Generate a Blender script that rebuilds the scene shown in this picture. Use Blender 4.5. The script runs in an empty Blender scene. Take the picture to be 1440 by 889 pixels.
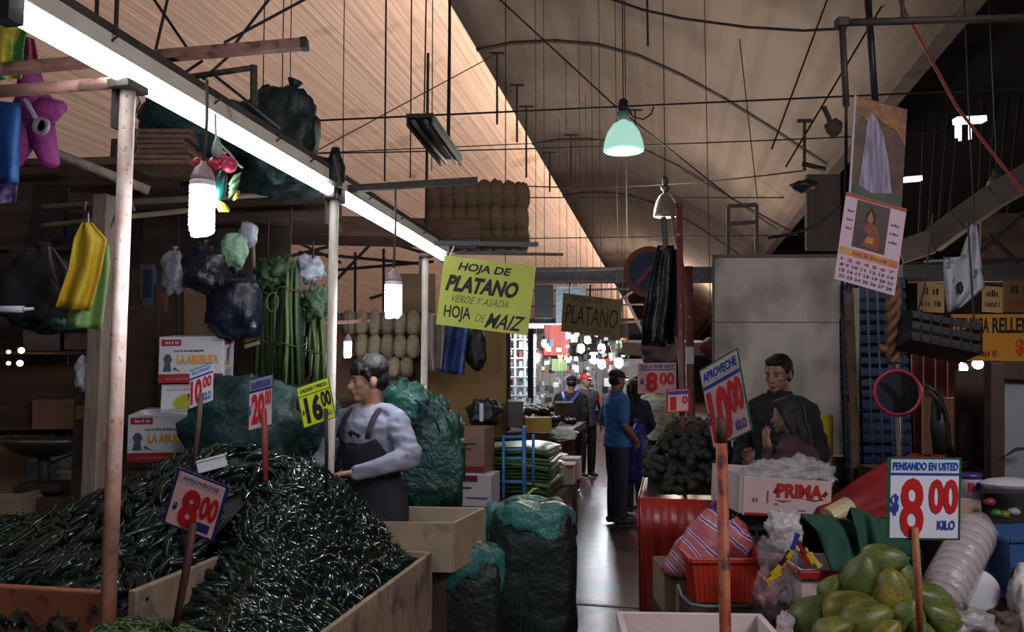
import bpy, math, random
from mathutils import Vector, Matrix, noise, Euler
PI = math.pi
random.seed(7)
SC = bpy.context.scene
COL = SC.collection
# ---------------------------------------------------------------- camera
F = 1100.0
PITCH = math.atan(0.0759)
YAW = math.atan(0.2 * math.cos(PITCH))
CAM = Vector((0, 0, 1.6))
cd = bpy.data.cameras.new('camera'); co = bpy.data.objects.new('camera', cd); COL.objects.link(co)
co.location = CAM; co.rotation_euler = (PI/2 + PITCH, 0, YAW)
cd.sensor_width = 36; cd.lens = F/1440*36; cd.clip_end = 400
SC.camera = co
# ---------------------------------------------------------------- world, exposure
w = bpy.data.worlds.new('world'); SC.world = w; w.use_nodes = True
w.node_tree.nodes['Background'].inputs[0].default_value = (0.80, 0.86, 1.0, 1)
w.node_tree.nodes['Background'].inputs[1].default_value = 0.10
SC.view_settings.view_transform = 'Standard'; SC.view_settings.look = 'None'
SC.view_settings.gamma = 1; SC.view_settings.use_curve_mapping = False
SC.view_settings.exposure = 0.0
SC.cycles.use_denoising = True
SC.cycles.max_bounces = 8; SC.cycles.transparent_max_bounces = 24
SC.cycles.sample_clamp_indirect = 4
def lamp(name, kind, loc, energy, color=(1,1,1), size=0.1, rot=(0,0,0), sy=None, spot=None):
    l = bpy.data.lights.new(name, kind); l.energy = energy; l.color = color
    if kind == 'AREA':
        l.size = size
        if sy: l.shape = 'RECTANGLE'; l.size_y = sy
    else: l.shadow_soft_size = size
    o = bpy.data.objects.new(name, l); o.location = loc; o.rotation_euler = rot; COL.objects.link(o)
    return o
# unseen area light added to brighten the left-hand vault; no glazing is built
def aim(o, to):
    o.rotation_euler = (Vector(to) - o.location).to_track_quat('-Z', 'Y').to_euler()
# (unseen added light above the edge of the middle vault, facing the left vault)
lamp('left_vault_fill', 'AREA', (-2.3, 58, 8.95), 7200, (1.0, 0.70, 0.54), .8, rot=(0, PI/2+.1, 0), sy=108)
aim(lamp('hall_front_fill', 'AREA', (5.5, -3.5, 6.0), 170, (0.92, 0.93, 1.0), 5, sy=3), (1, 6, 1.0))  # unseen fill light added behind the camera to brighten the front stalls
lamp('hall_fill', 'POINT', (-0.3, 12, 4.2), 170, (1.0, 0.84, 0.70), 0.6)  # this and the next two: unseen fill lights added to brighten the vault
lamp('hall_fill_far', 'POINT', (0.2, 18.5, 3.7), 330, (1.0, 0.82, 0.68), 0.6)
lamp('hall_fill_end', 'POINT', (0.6, 40, 4.5), 900, (1.0, 0.82, 0.68), 0.6)
# unseen fill light added to brighten the right stall's foreground
aim(lamp('right_stall_fill', 'AREA', (2.3, 1.2, 3.2), 52, (1.0, 0.84, 0.82), .7), (1.2, 3.6, .7))
# ---------------------------------------------------------------- pixel rays -> points in the hall
_r = Vector((math.cos(YAW), math.sin(YAW), 0))
_f = Vector((-math.sin(YAW)*math.cos(PITCH), math.cos(YAW)*math.cos(PITCH), math.sin(PITCH)))
_u = _r.cross(_f)
def ray(px, py): return _f + _r*((px-720)/F) - _u*((py-444.5)/F)
def D(px, py, d): return CAM + ray(px, py)*d
def WY(px, py, Y):
    r = ray(px, py); return CAM + r*(Y/r.y)
def WX(px, py, X):
    r = ray(px, py); return CAM + r*(X/r.x)
def WZ(px, py, Z):
    r = ray(px, py); return CAM + r*((Z-CAM.z)/r.z)
# ---------------------------------------------------------------- materials
MATS = {}
def hexc(h):
    h = h.lstrip('#'); c = [int(h[i:i+2], 16)/255 for i in (0, 2, 4)]
    return tuple(x/12.92 if x <= .04045 else ((x+.055)/1.055)**2.4 for x in c)
def mat(name, c1, c2=None, rough=.6, metal=0., nscale=6., bump=0., bscale=None, stretch=None, spec=None,
        alpha=None, trans=0., emit=None, estr=0., detail=4., lo=.35, hi=.65, coat=0., dirt=None):
    if name in MATS: return MATS[name]
    if isinstance(c1, str): c1 = hexc(c1)
    if isinstance(c2, str): c2 = hexc(c2)
    m = bpy.data.materials.new(name); m.use_nodes = True; MATS[name] = m
    nt = m.node_tree; b = nt.nodes['Principled BSDF']; L = nt.links.new
    b.inputs['Base Color'].default_value = (*c1, 1); b.inputs['Roughness'].default_value = rough
    b.inputs['Metallic'].default_value = metal
    if spec is not None: b.inputs['Specular IOR Level'].default_value = spec
    if coat: b.inputs['Coat Weight'].default_value = coat; b.inputs['Coat Roughness'].default_value = .12
    if trans: b.inputs['Transmission Weight'].default_value = trans
    if alpha is not None: b.inputs['Alpha'].default_value = alpha
    if emit is not None:
        if isinstance(emit, str): emit = hexc(emit)
        b.inputs['Emission Color'].default_value = (*emit, 1); b.inputs['Emission Strength'].default_value = estr
    if c2 is not None or bump or dirt:
        tc = nt.nodes.new('ShaderNodeTexCoord'); mp = nt.nodes.new('ShaderNodeMapping')
        L(tc.outputs['Object'], mp.inputs[0])
        if stretch: mp.inputs['Scale'].default_value = stretch
    if c2 is not None:
        n = nt.nodes.new('ShaderNodeTexNoise'); n.inputs['Scale'].default_value = nscale; n.inputs['Detail'].default_value = detail
        L(mp.outputs[0], n.inputs['Vector'])
        r = nt.nodes.new('ShaderNodeValToRGB'); r.color_ramp.elements[0].position = lo; r.color_ramp.elements[1].position = hi
        r.color_ramp.elements[0].color = (*c1, 1); r.color_ramp.elements[1].color = (*c2, 1)
        L(n.outputs['Fac'], r.inputs[0]); out = r.outputs[0]
        if dirt:
            dc, ds, dl, dh = dirt
            if isinstance(dc, str): dc = hexc(dc)
            n2 = nt.nodes.new('ShaderNodeTexNoise'); n2.inputs['Scale'].default_value = ds; n2.inputs['Detail'].default_value = 6
            L(tc.outputs['Object'], n2.inputs['Vector'])
            r2 = nt.nodes.new('ShaderNodeValToRGB'); r2.color_ramp.elements[0].position = dl; r2.color_ramp.elements[1].position = dh
            L(n2.outputs['Fac'], r2.inputs[0])
            mx = nt.nodes.new('ShaderNodeMix'); mx.data_type = 'RGBA'
            L(r2.outputs[0], mx.inputs[0]); L(out, mx.inputs[6]); mx.inputs[7].default_value = (*dc, 1); out = mx.outputs[2]
        L(out, b.inputs['Base Color'])
    if bump:
        n3 = nt.nodes.new('ShaderNodeTexNoise'); n3.inputs['Scale'].default_value = bscale or nscale*3; n3.inputs['Detail'].default_value = 5
        L(mp.outputs[0], n3.inputs['Vector'])
        bp = nt.nodes.new('ShaderNodeBump'); bp.inputs['Strength'].default_value = bump; bp.inputs['Distance'].default_value = .02
        L(n3.outputs['Fac'], bp.inputs['Height']); L(bp.outputs[0], b.inputs['Normal'])
    return m
def plain(h, rough=.6, **k): return mat('flat_%s_%s_%s' % (h, rough, '_'.join(map(str, k.values()))), h, rough=rough, **k)
def film(name, c, clear=.5, rough=.15, bump=.4, bscale=30):
    """thin plastic film: part see-through, part glossy"""
    if name in MATS: return MATS[name]
    m = mat(name, c, rough=rough, bump=bump, bscale=bscale, spec=.8)
    nt = m.node_tree; b = nt.nodes['Principled BSDF']; o = nt.nodes['Material Output']
    t = nt.nodes.new('ShaderNodeBsdfTransparent'); mx = nt.nodes.new('ShaderNodeMixShader'); mx.inputs[0].default_value = 1-clear
    nt.links.new(t.outputs[0], mx.inputs[1]); nt.links.new(b.outputs[0], mx.inputs[2]); nt.links.new(mx.outputs[0], o.inputs[0])
    return m
# ---------------------------------------------------------------- mesh builder (world coordinates)
class MB:
    def __init__(s): s.v = []; s.f = []; s.mi = []; s.cur = 0
    def add(s, vs, fs):
        k = len(s.v); s.v.extend(Vector(p) for p in vs)
        for f in fs: s.f.append([i+k for i in f]); s.mi.append(s.cur)
        return s
    def box(s, c, size, rz=0., M=None):
        sx, sy, sz = [q/2 for q in size]
        R = M or Matrix.Rotation(rz, 3, 'Z'); c = Vector(c)
        vs = [c + R @ Vector((x*sx, y*sy, z*sz)) for z in (-1, 1) for y in (-1, 1) for x in (-1, 1)]
        return s.add(vs, [(0,2,3,1),(4,5,7,6),(0,1,5,4),(2,6,7,3),(0,4,6,2),(1,3,7,5)])
    def bar(s, a, b, w, h=None, up=(0,0,1)):
        a = Vector(a); b = Vector(b); h = h or w
        y = (b-a); ln = y.length; y.normalize(); u = Vector(up)
        if abs(y.dot(u)) > .95: u = Vector((1,0,0))
        x = y.cross(u).normalized(); z = x.cross(y)
        M = Matrix((x, y, z)).transposed()
        return s.box((a+b)/2, (w, ln, h), M=M)
    def tube(s, pts, r, n=8, cap=True, flat=None, up0=None):
        pts = [Vector(p) for p in pts]; m = len(pts)
        rs = [r]*m if not hasattr(r, '__len__') else list(r)
        T = [(pts[min(i+1, m-1)]-pts[max(i-1, 0)]).normalized() for i in range(m)]
        u = Vector(up0) if up0 is not None else (Vector((0,0,1)) if abs(T[0].z) < .9 else Vector((1,0,0)))
        u = (u - T[0]*u.dot(T[0])).normalized()
        vs = []
        for i in range(m):
            u = (u - T[i]*u.dot(T[i])).normalized(); v = T[i].cross(u); fl = flat or 1
            for k in range(n):
                a = 2*PI*k/n; vs.append(pts[i] + (u*math.cos(a)*fl + v*math.sin(a))*rs[i])
        fs = [(i*n+k, i*n+(k+1) % n, (i+1)*n+(k+1) % n, (i+1)*n+k) for i in range(m-1) for k in range(n)]
        if cap: fs += [tuple(range(n))[::-1], tuple((m-1)*n+k for k in range(n))]
        return s.add(vs, fs)
    def lathe(s, prof, n=16, c=(0,0,0), M=None):
        c = Vector(c); M = M or Matrix.Identity(3); vs = []; m = len(prof)
        for r, z in prof:
            for k in range(n):
                a = 2*PI*k/n; vs.append(c + M @ Vector((r*math.cos(a), r*math.sin(a), z)))
        fs = [(i*n+k, i*n+(k+1) % n, (i+1)*n+(k+1) % n, (i+1)*n+k) for i in range(m-1) for k in range(n)]
        fs += [tuple(range(n))[::-1], tuple((m-1)*n+k for k in range(n))]
        return s.add(vs, fs)
    def grid(s, fn, nu, nv, wrap=False):
        vs = [fn(i/nu, j/nv) for j in range(nv+1) for i in range(nu if wrap else nu+1)]
        W = nu if wrap else nu+1
        fs = [(j*W+i, j*W+(i+1) % W, (j+1)*W+(i+1) % W, (j+1)*W+i) for j in range(nv) for i in range(nu)]
        return s.add(vs, fs)
    def blob(s, c, rad, seed=0, amp=.1, freq=2., n=16, m=10, M=None, sq=1.):
        """a lumpy ball; sq<1 squares it off like a filled sack"""
        c = Vector(c); M = M or Matrix.Identity(3); rad = Vector(rad); off = Vector((seed*7.3, seed*3.1, seed*5.7))
        def pw(t): return math.copysign(abs(t)**sq, t)
        vs = []
        for j in range(m+1):
            th = PI*j/m
            for k in range(n):
                a = 2*PI*k/n
                d = Vector((pw(math.sin(th))*pw(math.cos(a)), pw(math.sin(th))*pw(math.sin(a)), -pw(math.cos(th))))
                q = d.normalized() if d.length > 1e-6 else d
                sc = 1 + amp*noise.noise(q*freq + off) + amp*.5*noise.noise(q*freq*2.7 + off)
                vs.append(c + M @ Vector((d.x*rad.x, d.y*rad.y, d.z*rad.z))*sc)
        fs = [(j*n+k, j*n+(k+1) % n, (j+1)*n+(k+1) % n, (j+1)*n+k) for j in range(m) for k in range(n)]
        return s.add(vs, fs)
    def prism(s, poly, P):
        """poly: list of 2-D points, P(x, y, t) -> world, t in (0,1) for the two faces"""
        n = len(poly)
        vs = [P(x, y, 0) for x, y in poly] + [P(x, y, 1) for x, y in poly]
        fs = [tuple(range(n)), tuple(range(2*n-1, n-1, -1))] + [(i, n+i, n+(i+1) % n, (i+1) % n) for i in range(n)]
        return s.add(vs, fs)
    def mesh(s, name, mats, off=(0,0,0), smooth=True):
        me = bpy.data.meshes.new(name); o = Vector(off)
        me.from_pydata([tuple(p-o) for p in s.v], [], s.f); me.update()
        for m in (mats if isinstance(mats, (list, tuple)) else [mats]): me.materials.append(m)
        me.polygons.foreach_set('material_index', s.mi)
        me.polygons.foreach_set('use_smooth', [smooth]*len(s.f))
        return me
def wloc(o):
    p = Vector((0,0,0))
    while o is not None: p = p + o.location; o = o.parent
    return p
def tagit(o, label=None, cat=None, group=None, kind=None):
    if label: o['label'] = label
    if cat: o['category'] = cat
    if group: o['group'] = group
    if kind: o['kind'] = kind
    return o
def thing(name, label, cat, loc=(0,0,0), group=None):
    o = bpy.data.objects.new(name, None); COL.objects.link(o); o.location = loc; o.empty_display_size = .1
    return tagit(o, label, cat, group)
def finish(o, bevel=0, solid=0, sub=0, sharp=None):
    if bevel:
        m = o.modifiers.new('bevel', 'BEVEL'); m.width = bevel; m.segments = 2; m.limit_method = 'ANGLE'; m.angle_limit = .7
    if solid:
        m = o.modifiers.new('solid', 'SOLIDIFY'); m.thickness = solid; m.offset = 0
    if sub:
        m = o.modifiers.new('sub', 'SUBSURF'); m.levels = sub; m.render_levels = sub
    return o
def part(T, name, mb, mats, smooth=False, label=None, kind=None, **k):
    o = bpy.data.objects.new(name, mb.mesh(name, mats, wloc(T), smooth)); COL.objects.link(o); o.parent = T
    if label: o['label'] = label
    if kind: o['kind'] = kind
    return finish(o, **k)
def solo(name, label, cat, mb, mats, group=None, smooth=False, kind=None, **k):
    xs = [p.x for p in mb.v]; ys = [p.y for p in mb.v]; zs = [p.z for p in mb.v]
    c = Vector(((min(xs)+max(xs))/2, (min(ys)+max(ys))/2, min(zs)))
    o = bpy.data.objects.new(name, mb.mesh(name, mats, c, smooth)); COL.objects.link(o); o.location = c
    tagit(o, label, cat, group, kind); return finish(o, **k)
def struct(name, mb, mats, smooth=False, parent=None, **k):
    o = bpy.data.objects.new(name, mb.mesh(name, mats, (0,0,0), smooth)); COL.objects.link(o)
    if parent: o.parent = parent
    else: o['kind'] = 'structure'
    return finish(o, **k)
def dup(root, loc, rot=None, label=None, scale=None):
    r = root.copy(); COL.objects.link(r); r.location = loc
    if rot is not None: r.rotation_euler = rot
    if scale: r.scale = scale if hasattr(scale, '__len__') else (scale,)*3
    if label: r['label'] = label
    for ch in list(root.children):
        c = ch.copy(); COL.objects.link(c); c.parent = r
        for g in list(ch.children):
            d = g.copy(); COL.objects.link(d); d.parent = c
    return r
# ---------------------------------------------------------------- lettering
_tc = {}
def textgeo(s, bold):
    key = (s, bold)
    if key in _tc: return _tc[key]
    cu = bpy.data.curves.new('txt', 'FONT'); cu.body = s; cu.size = 1; cu.offset = bold; cu.resolution_u = 3; cu.fill_mode = 'FRONT'
    o = bpy.data.objects.new('txt', cu); COL.objects.link(o)
    dg = bpy.context.evaluated_depsgraph_get(); dg.update()
    me = bpy.data.meshes.new_from_object(o.evaluated_get(dg))
    vs = [v.co.copy() for v in me.vertices]; fs = [tuple(p.vertices) for p in me.polygons]
    bpy.data.objects.remove(o); bpy.data.curves.remove(cu); bpy.data.meshes.remove(me)
    x0 = min(v.x for v in vs); x1 = max(v.x for v in vs); y0 = min(v.y for v in vs); y1 = max(v.y for v in vs)
    vs = [((v.x-x0)/(x1-x0), (v.y-y0)/(y1-y0)) for v in vs]
    _tc[key] = (vs, fs); return _tc[key]
class Card:
    """a flat card: O + a*u + b*v, a and b run 0..1, c is metres in front of the face"""
    def __init__(s, bl, br, tl):
        s.O = Vector(bl); s.u = Vector(br)-s.O; s.v = Vector(tl)-s.O; s.n = s.u.cross(s.v).normalized()
        if s.n.dot(CAM-s.O) < 0: s.n = -s.n
    def P(s, a, b, c=0.): return s.O + s.u*a + s.v*b + s.n*c
    def rect(s, a0, b0, a1, b1, c0=0., c1=.002, mb=None):
        mb = mb or MB()
        vs = [s.P(a, b, c) for c in (c0, c1) for b in (b0, b1) for a in (a0, a1)]
        return mb.add(vs, [(0,2,3,1),(4,5,7,6),(0,1,5,4),(2,6,7,3),(0,4,6,2),(1,3,7,5)])
    def poly(s, pts, c=0.003, mb=None, th=.0012):
        mb = mb or MB(); return mb.prism(pts, lambda x, y, t: s.P(x, y, c + (0 if t else th)))
    def text(s, st, a0, b0, a1, b1, c=.003, bold=.02, skew=0., mb=None):
        mb = mb or MB(); vs, fs = textgeo(st, bold)
        return mb.add([s.P(a0+(a1-a0)*x + skew*(y-.5), b0+(b1-b0)*y, c) for x, y in vs], fs)
    def scribble(s, a0, b0, a1, b1, n=24, c=.003, seed=1, mb=None):
        """print too small to read: a row of short strokes broken into words"""
        mb = mb or MB(); rs = random.Random(seed); w_ = (a1-a0)/n
        for i in range(n):
            if rs.random() < .14: continue
            h = (b1-b0)*rs.uniform(.6, 1); s.rect(a0+w_*i, b0, a0+w_*(i+rs.uniform(.45,.8)), b0+h, c, c+.0006, mb)
        return mb
    def mid(s): return s.P(.5, 0, 0)
def pxcard(bl, br, tl, d):
    """corner pixels with a depth each (or one for all)"""
    ds = d if hasattr(d, '__len__') else (d, d, d)
    return Card(D(*bl, ds[0]), D(*br, ds[1]), D(*tl, ds[2]))
# ================================================================ THE SETTING
def corrugate(m, sc, st, col):
    """board marks of the concrete shell, running along the hall"""
    nt = m.node_tree; b = nt.nodes['Principled BSDF']
    tc = nt.nodes.new('ShaderNodeTexCoord'); mp = nt.nodes.new('ShaderNodeMapping'); mp.inputs['Scale'].default_value = (sc, .06, sc)
    n = nt.nodes.new('ShaderNodeTexNoise'); n.inputs['Scale'].default_value = 1; n.inputs['Detail'].default_value = 3
    nt.links.new(tc.outputs['Object'], mp.inputs[0]); nt.links.new(mp.outputs[0], n.inputs[0])
    bp = nt.nodes.new('ShaderNodeBump'); bp.inputs['Strength'].default_value = st; bp.inputs['Distance'].default_value = .05
    nt.links.new(n.outputs['Fac'], bp.inputs['Height']); nt.links.new(bp.outputs[0], b.inputs['Normal'])
    src = b.inputs['Base Color'].links[0].from_socket
    r = nt.nodes.new('ShaderNodeValToRGB'); r.color_ramp.elements[0].position = .35; r.color_ramp.elements[1].position = .6
    r.color_ramp.elements[0].color = (*col, 1); r.color_ramp.elements[1].color = (1, 1, 1, 1)
    mx = nt.nodes.new('ShaderNodeMix'); mx.data_type = 'RGBA'; mx.blend_type = 'MULTIPLY'; mx.inputs[0].default_value = 1
    nt.links.new(n.outputs['Fac'], r.inputs[0]); nt.links.new(src, mx.inputs[6]); nt.links.new(r.outputs[0], mx.inputs[7])
    nt.links.new(mx.outputs[2], b.inputs['Base Color'])
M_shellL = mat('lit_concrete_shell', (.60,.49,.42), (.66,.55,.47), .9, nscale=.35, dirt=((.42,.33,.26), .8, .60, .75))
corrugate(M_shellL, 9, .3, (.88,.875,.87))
M_shellM = mat('stained_shaded_concrete_shell', (.26,.20,.155), (.34,.275,.22), .9, nscale=.3, dirt=((.16,.13,.10), .5, .52, .75))  # stained concrete; base colour also darkened to stand in for weaker light
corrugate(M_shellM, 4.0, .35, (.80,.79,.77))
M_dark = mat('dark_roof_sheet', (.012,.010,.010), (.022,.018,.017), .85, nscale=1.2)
M_iron = mat('dark_iron', (.030,.024,.021), (.06,.042,.035), .6, nscale=30, bump=.2)
M_wire = mat('black_wire', (.018,.015,.014), rough=.7)

def wetfloor():
    m = mat('painted_wet_floor', (.10,.022,.028), (.13,.05,.06), .16, nscale=1.3, bump=.22, bscale=6, spec=.42, dirt=((.03,.03,.035), 2.2, .45, .6))
    nt = m.node_tree; b = nt.nodes['Principled BSDF']
    n = nt.nodes.new('ShaderNodeTexNoise'); n.inputs['Scale'].default_value = 2.5; n.inputs['Detail'].default_value = 4
    mr = nt.nodes.new('ShaderNodeMapRange'); mr.inputs[1].default_value = .35; mr.inputs[2].default_value = .65; mr.inputs[3].default_value = .17; mr.inputs[4].default_value = .42
    nt.links.new(n.outputs['Fac'], mr.inputs[0]); nt.links.new(mr.outputs[0], b.inputs['Roughness'])
    return m
fl = MB(); fl.box((-3, 55, -.05), (60, 150, .1)); struct('floor', fl, wetfloor())
# a shallow joint in the aisle floor
jt = MB(); jt.box((-.55, 5.6, .002), (1.1, .035, .004)); struct('trim_1', jt, plain('0c0b0c', .5))

rib_px = [(640,86),(670,70),(720,60),(780,57),(840,62),(900,78),(960,105),(1020,138),(1080,175),(1130,208),(1172,236)]
rib = [WY(px, py, 15.0) for px, py in rib_px]
def sweep(prof, y0, y1, n, th):
    mb = MB(); m = len(prof)
    mb.grid(lambda u, v: Vector((prof[round(u*(m-1))][0], y0+(y1-y0)*v, prof[round(u*(m-1))][1])), m-1, n)
    return mb
mid = [(p.x, p.z+.08) for p in rib[1:]]
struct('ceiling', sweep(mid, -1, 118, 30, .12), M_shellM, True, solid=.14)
left = []
for i in range(15):
    t = i/14; left.append((-2.0 - 18*t, 9.75 - 1.9*t - 6.7*t**2.2))
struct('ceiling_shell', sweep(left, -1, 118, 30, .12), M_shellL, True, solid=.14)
ex, ez = mid[-1]
fa = MB(); fa.bar((ex, -1, ez-.02), (ex, 118, ez-.02), .22, .34); struct('trim_2', fa, mat('old_eave_timber', (.11,.08,.06), (.17,.13,.1), .9, nscale=3))
rf = MB(); rf.grid(lambda u, v: Vector((ex-.3+u*18, -1+v*119, ez+.7+1.2*math.sin(u*2))), 6, 6)
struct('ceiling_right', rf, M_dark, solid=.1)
fw = MB(); fw.box((0, 120, 5), (60, .3, 14)); struct('wall_far', fw, mat('far_wall', (.05,.045,.04), (.1,.09,.08), .9, nscale=.6))
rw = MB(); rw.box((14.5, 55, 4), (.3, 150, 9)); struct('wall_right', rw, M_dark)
lw = MB(); lw.box((-20.2, 55, 2), (.3, 150, 5)); struct('wall_left', lw, MATS['far_wall'])
# arched ribs under the shell
def rib_at(Y, nm):
    s = MB(); pts = [Vector((p.x, Y, p.z+.02)) for p in rib[1:]]
    for a, b in zip(pts, pts[1:]): s.bar(a, b + (b-a)*.04, .10, .10)
    struct(nm, s, mat('rib_iron', (.06,.045,.035), (.09,.065,.05), .8, nscale=5))
for i, Y in enumerate((8.4, 15.0, 21.6, 28.2)): rib_at(Y, 'beam_rib_%d' % (i+1) if False else 'trim_%d' % (i+3))
# the blue-grey steel girder across the hall
gb = MB(); a = D(640, 388, 23.5); b = D(1210, 386, 23.5)
for dz, w_ in ((.20, .3), (-.20, .3)): gb.bar(a+Vector((0,0,dz)), b+Vector((0,0,dz)), w_, .06)
gb.bar(a, b, .05, .4); struct('beam', gb, mat('girder_paint', (.022,.028,.040), (.04,.047,.06), .7, nscale=4))
# criss-cross tie rods in the roof space, one each
def wires(name, label, cat, lst, r, m=M_wire, group=None, n=5):
    for pts in lst: solo(name, label, cat, MB().tube(pts, r, n), m, group)
M_rod = mat('brown_rod', (.06,.045,.036), rough=.8)
def ceil_z(x, prof=mid):
    for (xa, za), (xb, zb) in zip(prof, prof[1:]):
        if min(xa,xb) <= x <= max(xa,xb): return za + (zb-za)*(x-xa)/(xb-xa)
    return prof[-1][1]
# thin drop rods under the lit vault
for px, y0, y1, d, r in ((482,-15,255,9,.006),(541,-15,255,9,.011),(577,-15,250,9.5,.009),(601,-15,165,6.4,.012),(631,-15,200,8,.016),(607,-15,240,10,.007),
                         (370,-15,135,8,.006),(397,-15,125,8,.006),(408,-15,122,9,.006),(135,-15,60,5,.014),(163,-15,60,4,.012)):
    solo('hanging_rod', 'thin dark rod dropping from the lit left vault over the stalls', 'rod', MB().tube([(D(px,y0,d).x, D(px,y0,d).y, ceil_z(D(px,y0,d).x, left)-.04), D(px+1,(y0+y1)/2,d), D(px,y1,d)], r, 5), M_rod, 'drop rods under the left vault')
for px, y0, y1, d in ((699,75,175,13),(727,120,200,13),(740,150,250,14),(773,215,270,16),(803,190,270,17),(893,155,180,17),(1131,170,240,9)):
    s = MB(); s.tube([D(px,y0,d), D(px,y1,d)], .02, 5); s.bar(D(px-10,y0,d), D(px+10,y0,d), .035)
    solo('roof_hanger', 'short iron hanger with a T head under the vault edge', 'hanger', s, M_iron, 'T hangers under the stained vault')
s = MB(); t_ = D(909,-12,8); s.tube([(t_.x,t_.y,ceil_z(t_.x)-.05), D(911,65,8)], .012, 5); solo('hanging_rod', 'short bare rod hanging from the ceiling above the bell lamp', 'rod', s, M_rod)
# long cables
def cable(label, px, r, sag=0):
    pts = [D(x, y, d) for x, y, d in px]
    if len(pts) == 2:
        a, b = pts; pts = [a.lerp(b, i/10) - Vector((0,0,sag*4*(i/10)*(1-i/10))) for i in range(11)]
    solo('cable', label, 'cable', MB().tube(pts, r, 5), M_wire)
cable('long level cable crossing the hall behind the bell lamp', [(436,170,9),(1440,124,9)], .012)
cable('lower cable crossing the hall just under the bell lamp', [(440,216,11),(1440,180,11)], .010, .05)
cable('cable strung between the bale of husks and the right eave', [(740,262,14),(1130,240,11)], .012, .1)
cable('slack cable from the top edge to the black pipe frame', [(840,-8,6),(905,14,6),(960,26,6),(1050,38,6),(1130,43,6),(1190,40,6)], .011)
cable('slanting cable that comes down to the bell lamp', [(695,-8,9.3),(868,152,9.5)], .010)
cable('slanting cable running on from the bell lamp to the right eave', [(885,165,9.5),(1030,280,7.4)], .009)
cable('thin slanting wire rising across the lit vault', [(440,215,9),(700,75,10)], .007)
cable('thin level wire over the husk bales', [(745,278,18),(1130,278,18)], .015)
cable('thin level wire under the unlit lamp fixture', [(430,216,8),(880,196,12)], .007)
cable('thin slanting wire right of the second lamp', [(960,240,10),(1120,330,7.5)], .009)
cable('wire crossing the vault towards the calendar pipe', [(1166,-8,7.5),(1085,210,7.5)], .009)
cable('wire leaning from the pipe frame down past the eave', [(1250,-8,9),(1105,235,9)], .012)
cable('loose black wire hanging in a bow beside the bell lamp', [(884,152,9.5),(890,165,9.5),(905,168,9.5),(916,160,9.5),(919,150,9.5)], .010)
cable('thin upright wire right of the second lamp', [(1040,55,9),(1065,280,9)], .006)
cable('low wire over the steel girder', [(700,336,17),(1180,330,17)], .012)
cable('sagging pale cable that loops to the calendar', [(1080,335,5),(1110,330,5),(1150,318,5),(1182,290,5)], .010)
solo('red_cable', 'taut red cable slanting down through the dark roof', 'cable', MB().tube([D(1258,-12,5), D(1345,150,5), D(1450,285,5)], .010, 6), mat('red_wire', (.26,.03,.02), rough=.6))
# ================================================================ LEFT STALL: POSTS, RAILS, LAMPS
M_post = mat('rusty_pink_post', (.62,.50,.46), (.50,.33,.27), .5, nscale=14, bump=.15, dirt=((.30,.12,.06), 45, .60, .68))
M_pink = mat('rusty_pink_rail', (.42,.22,.18), (.30,.13,.10), .6, nscale=12, bump=.2, dirt=((.12,.05,.03), 14, .55, .65))
XP = -1.70
M_pale = mat('pale_post', (.60,.54,.47), (.50,.44,.37), .5, nscale=14, bump=.1, dirt=((.32,.24,.18), 45, .64, .72))
def twotone(m):
    nt = m.node_tree; b = nt.nodes['Principled BSDF']; src = b.inputs['Base Color'].links[0].from_socket
    tc = nt.nodes.new('ShaderNodeTexCoord'); sp = nt.nodes.new('ShaderNodeSeparateXYZ'); n = nt.nodes.new('ShaderNodeTexNoise'); n.inputs['Scale'].default_value = 9; n.inputs['Detail'].default_value = 6
    ad = nt.nodes.new('ShaderNodeMath'); ad.operation = 'MULTIPLY_ADD'; ad.inputs[1].default_value = 1.3
    r = nt.nodes.new('ShaderNodeValToRGB'); r.color_ramp.elements[0].position = .28; r.color_ramp.elements[1].position = .62
    mr = nt.nodes.new('ShaderNodeMapRange'); mr.inputs[1].default_value = .9; mr.inputs[2].default_value = 3.1
    mx = nt.nodes.new('ShaderNodeMix'); mx.data_type = 'RGBA'; mx.inputs[6].default_value = (.47,.17,.085,1)
    L = nt.links.new; L(tc.outputs['Object'], sp.inputs[0]); L(tc.outputs['Object'], n.inputs['Vector']); L(n.outputs['Fac'], ad.inputs[0]); L(sp.outputs[2], ad.inputs[2]); L(ad.outputs[0], mr.inputs[0]); L(mr.outputs[0], r.inputs[0]); L(r.outputs[0], mx.inputs[0]); L(src, mx.inputs[7]); L(mx.outputs[2], b.inputs['Base Color'])
twotone(M_post)
def post(px, ptop, zbot, label, r=.024, m=None):
    p = WX(px, ptop, XP); s = MB(); s.tube([(p.x, p.y, zbot), (p.x, p.y, p.z)], r, 14)
    T = thing('stall_post', label, 'post', (p.x, p.y, zbot)); part(T, 'tube', s, m or M_pale, True)
    c = MB(); c.box((p.x, p.y, p.z+.012), (.075, .10, .024)); c.box((p.x-.034, p.y, p.z-.05), (.012, .05, .15)); part(T, 'bracket', c, M_iron)
    return p
p1 = post(180, 128, 0, 'rust-streaked pink pipe post standing at the orange chile bin', m=M_post)
p2 = post(470, 282, 0, 'pale pipe post rising from the chile heap before the apron vendor')
p3 = post(598, 362, 0, 'pale pipe post behind the vendor, beside the yellow leaf sign')
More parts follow.
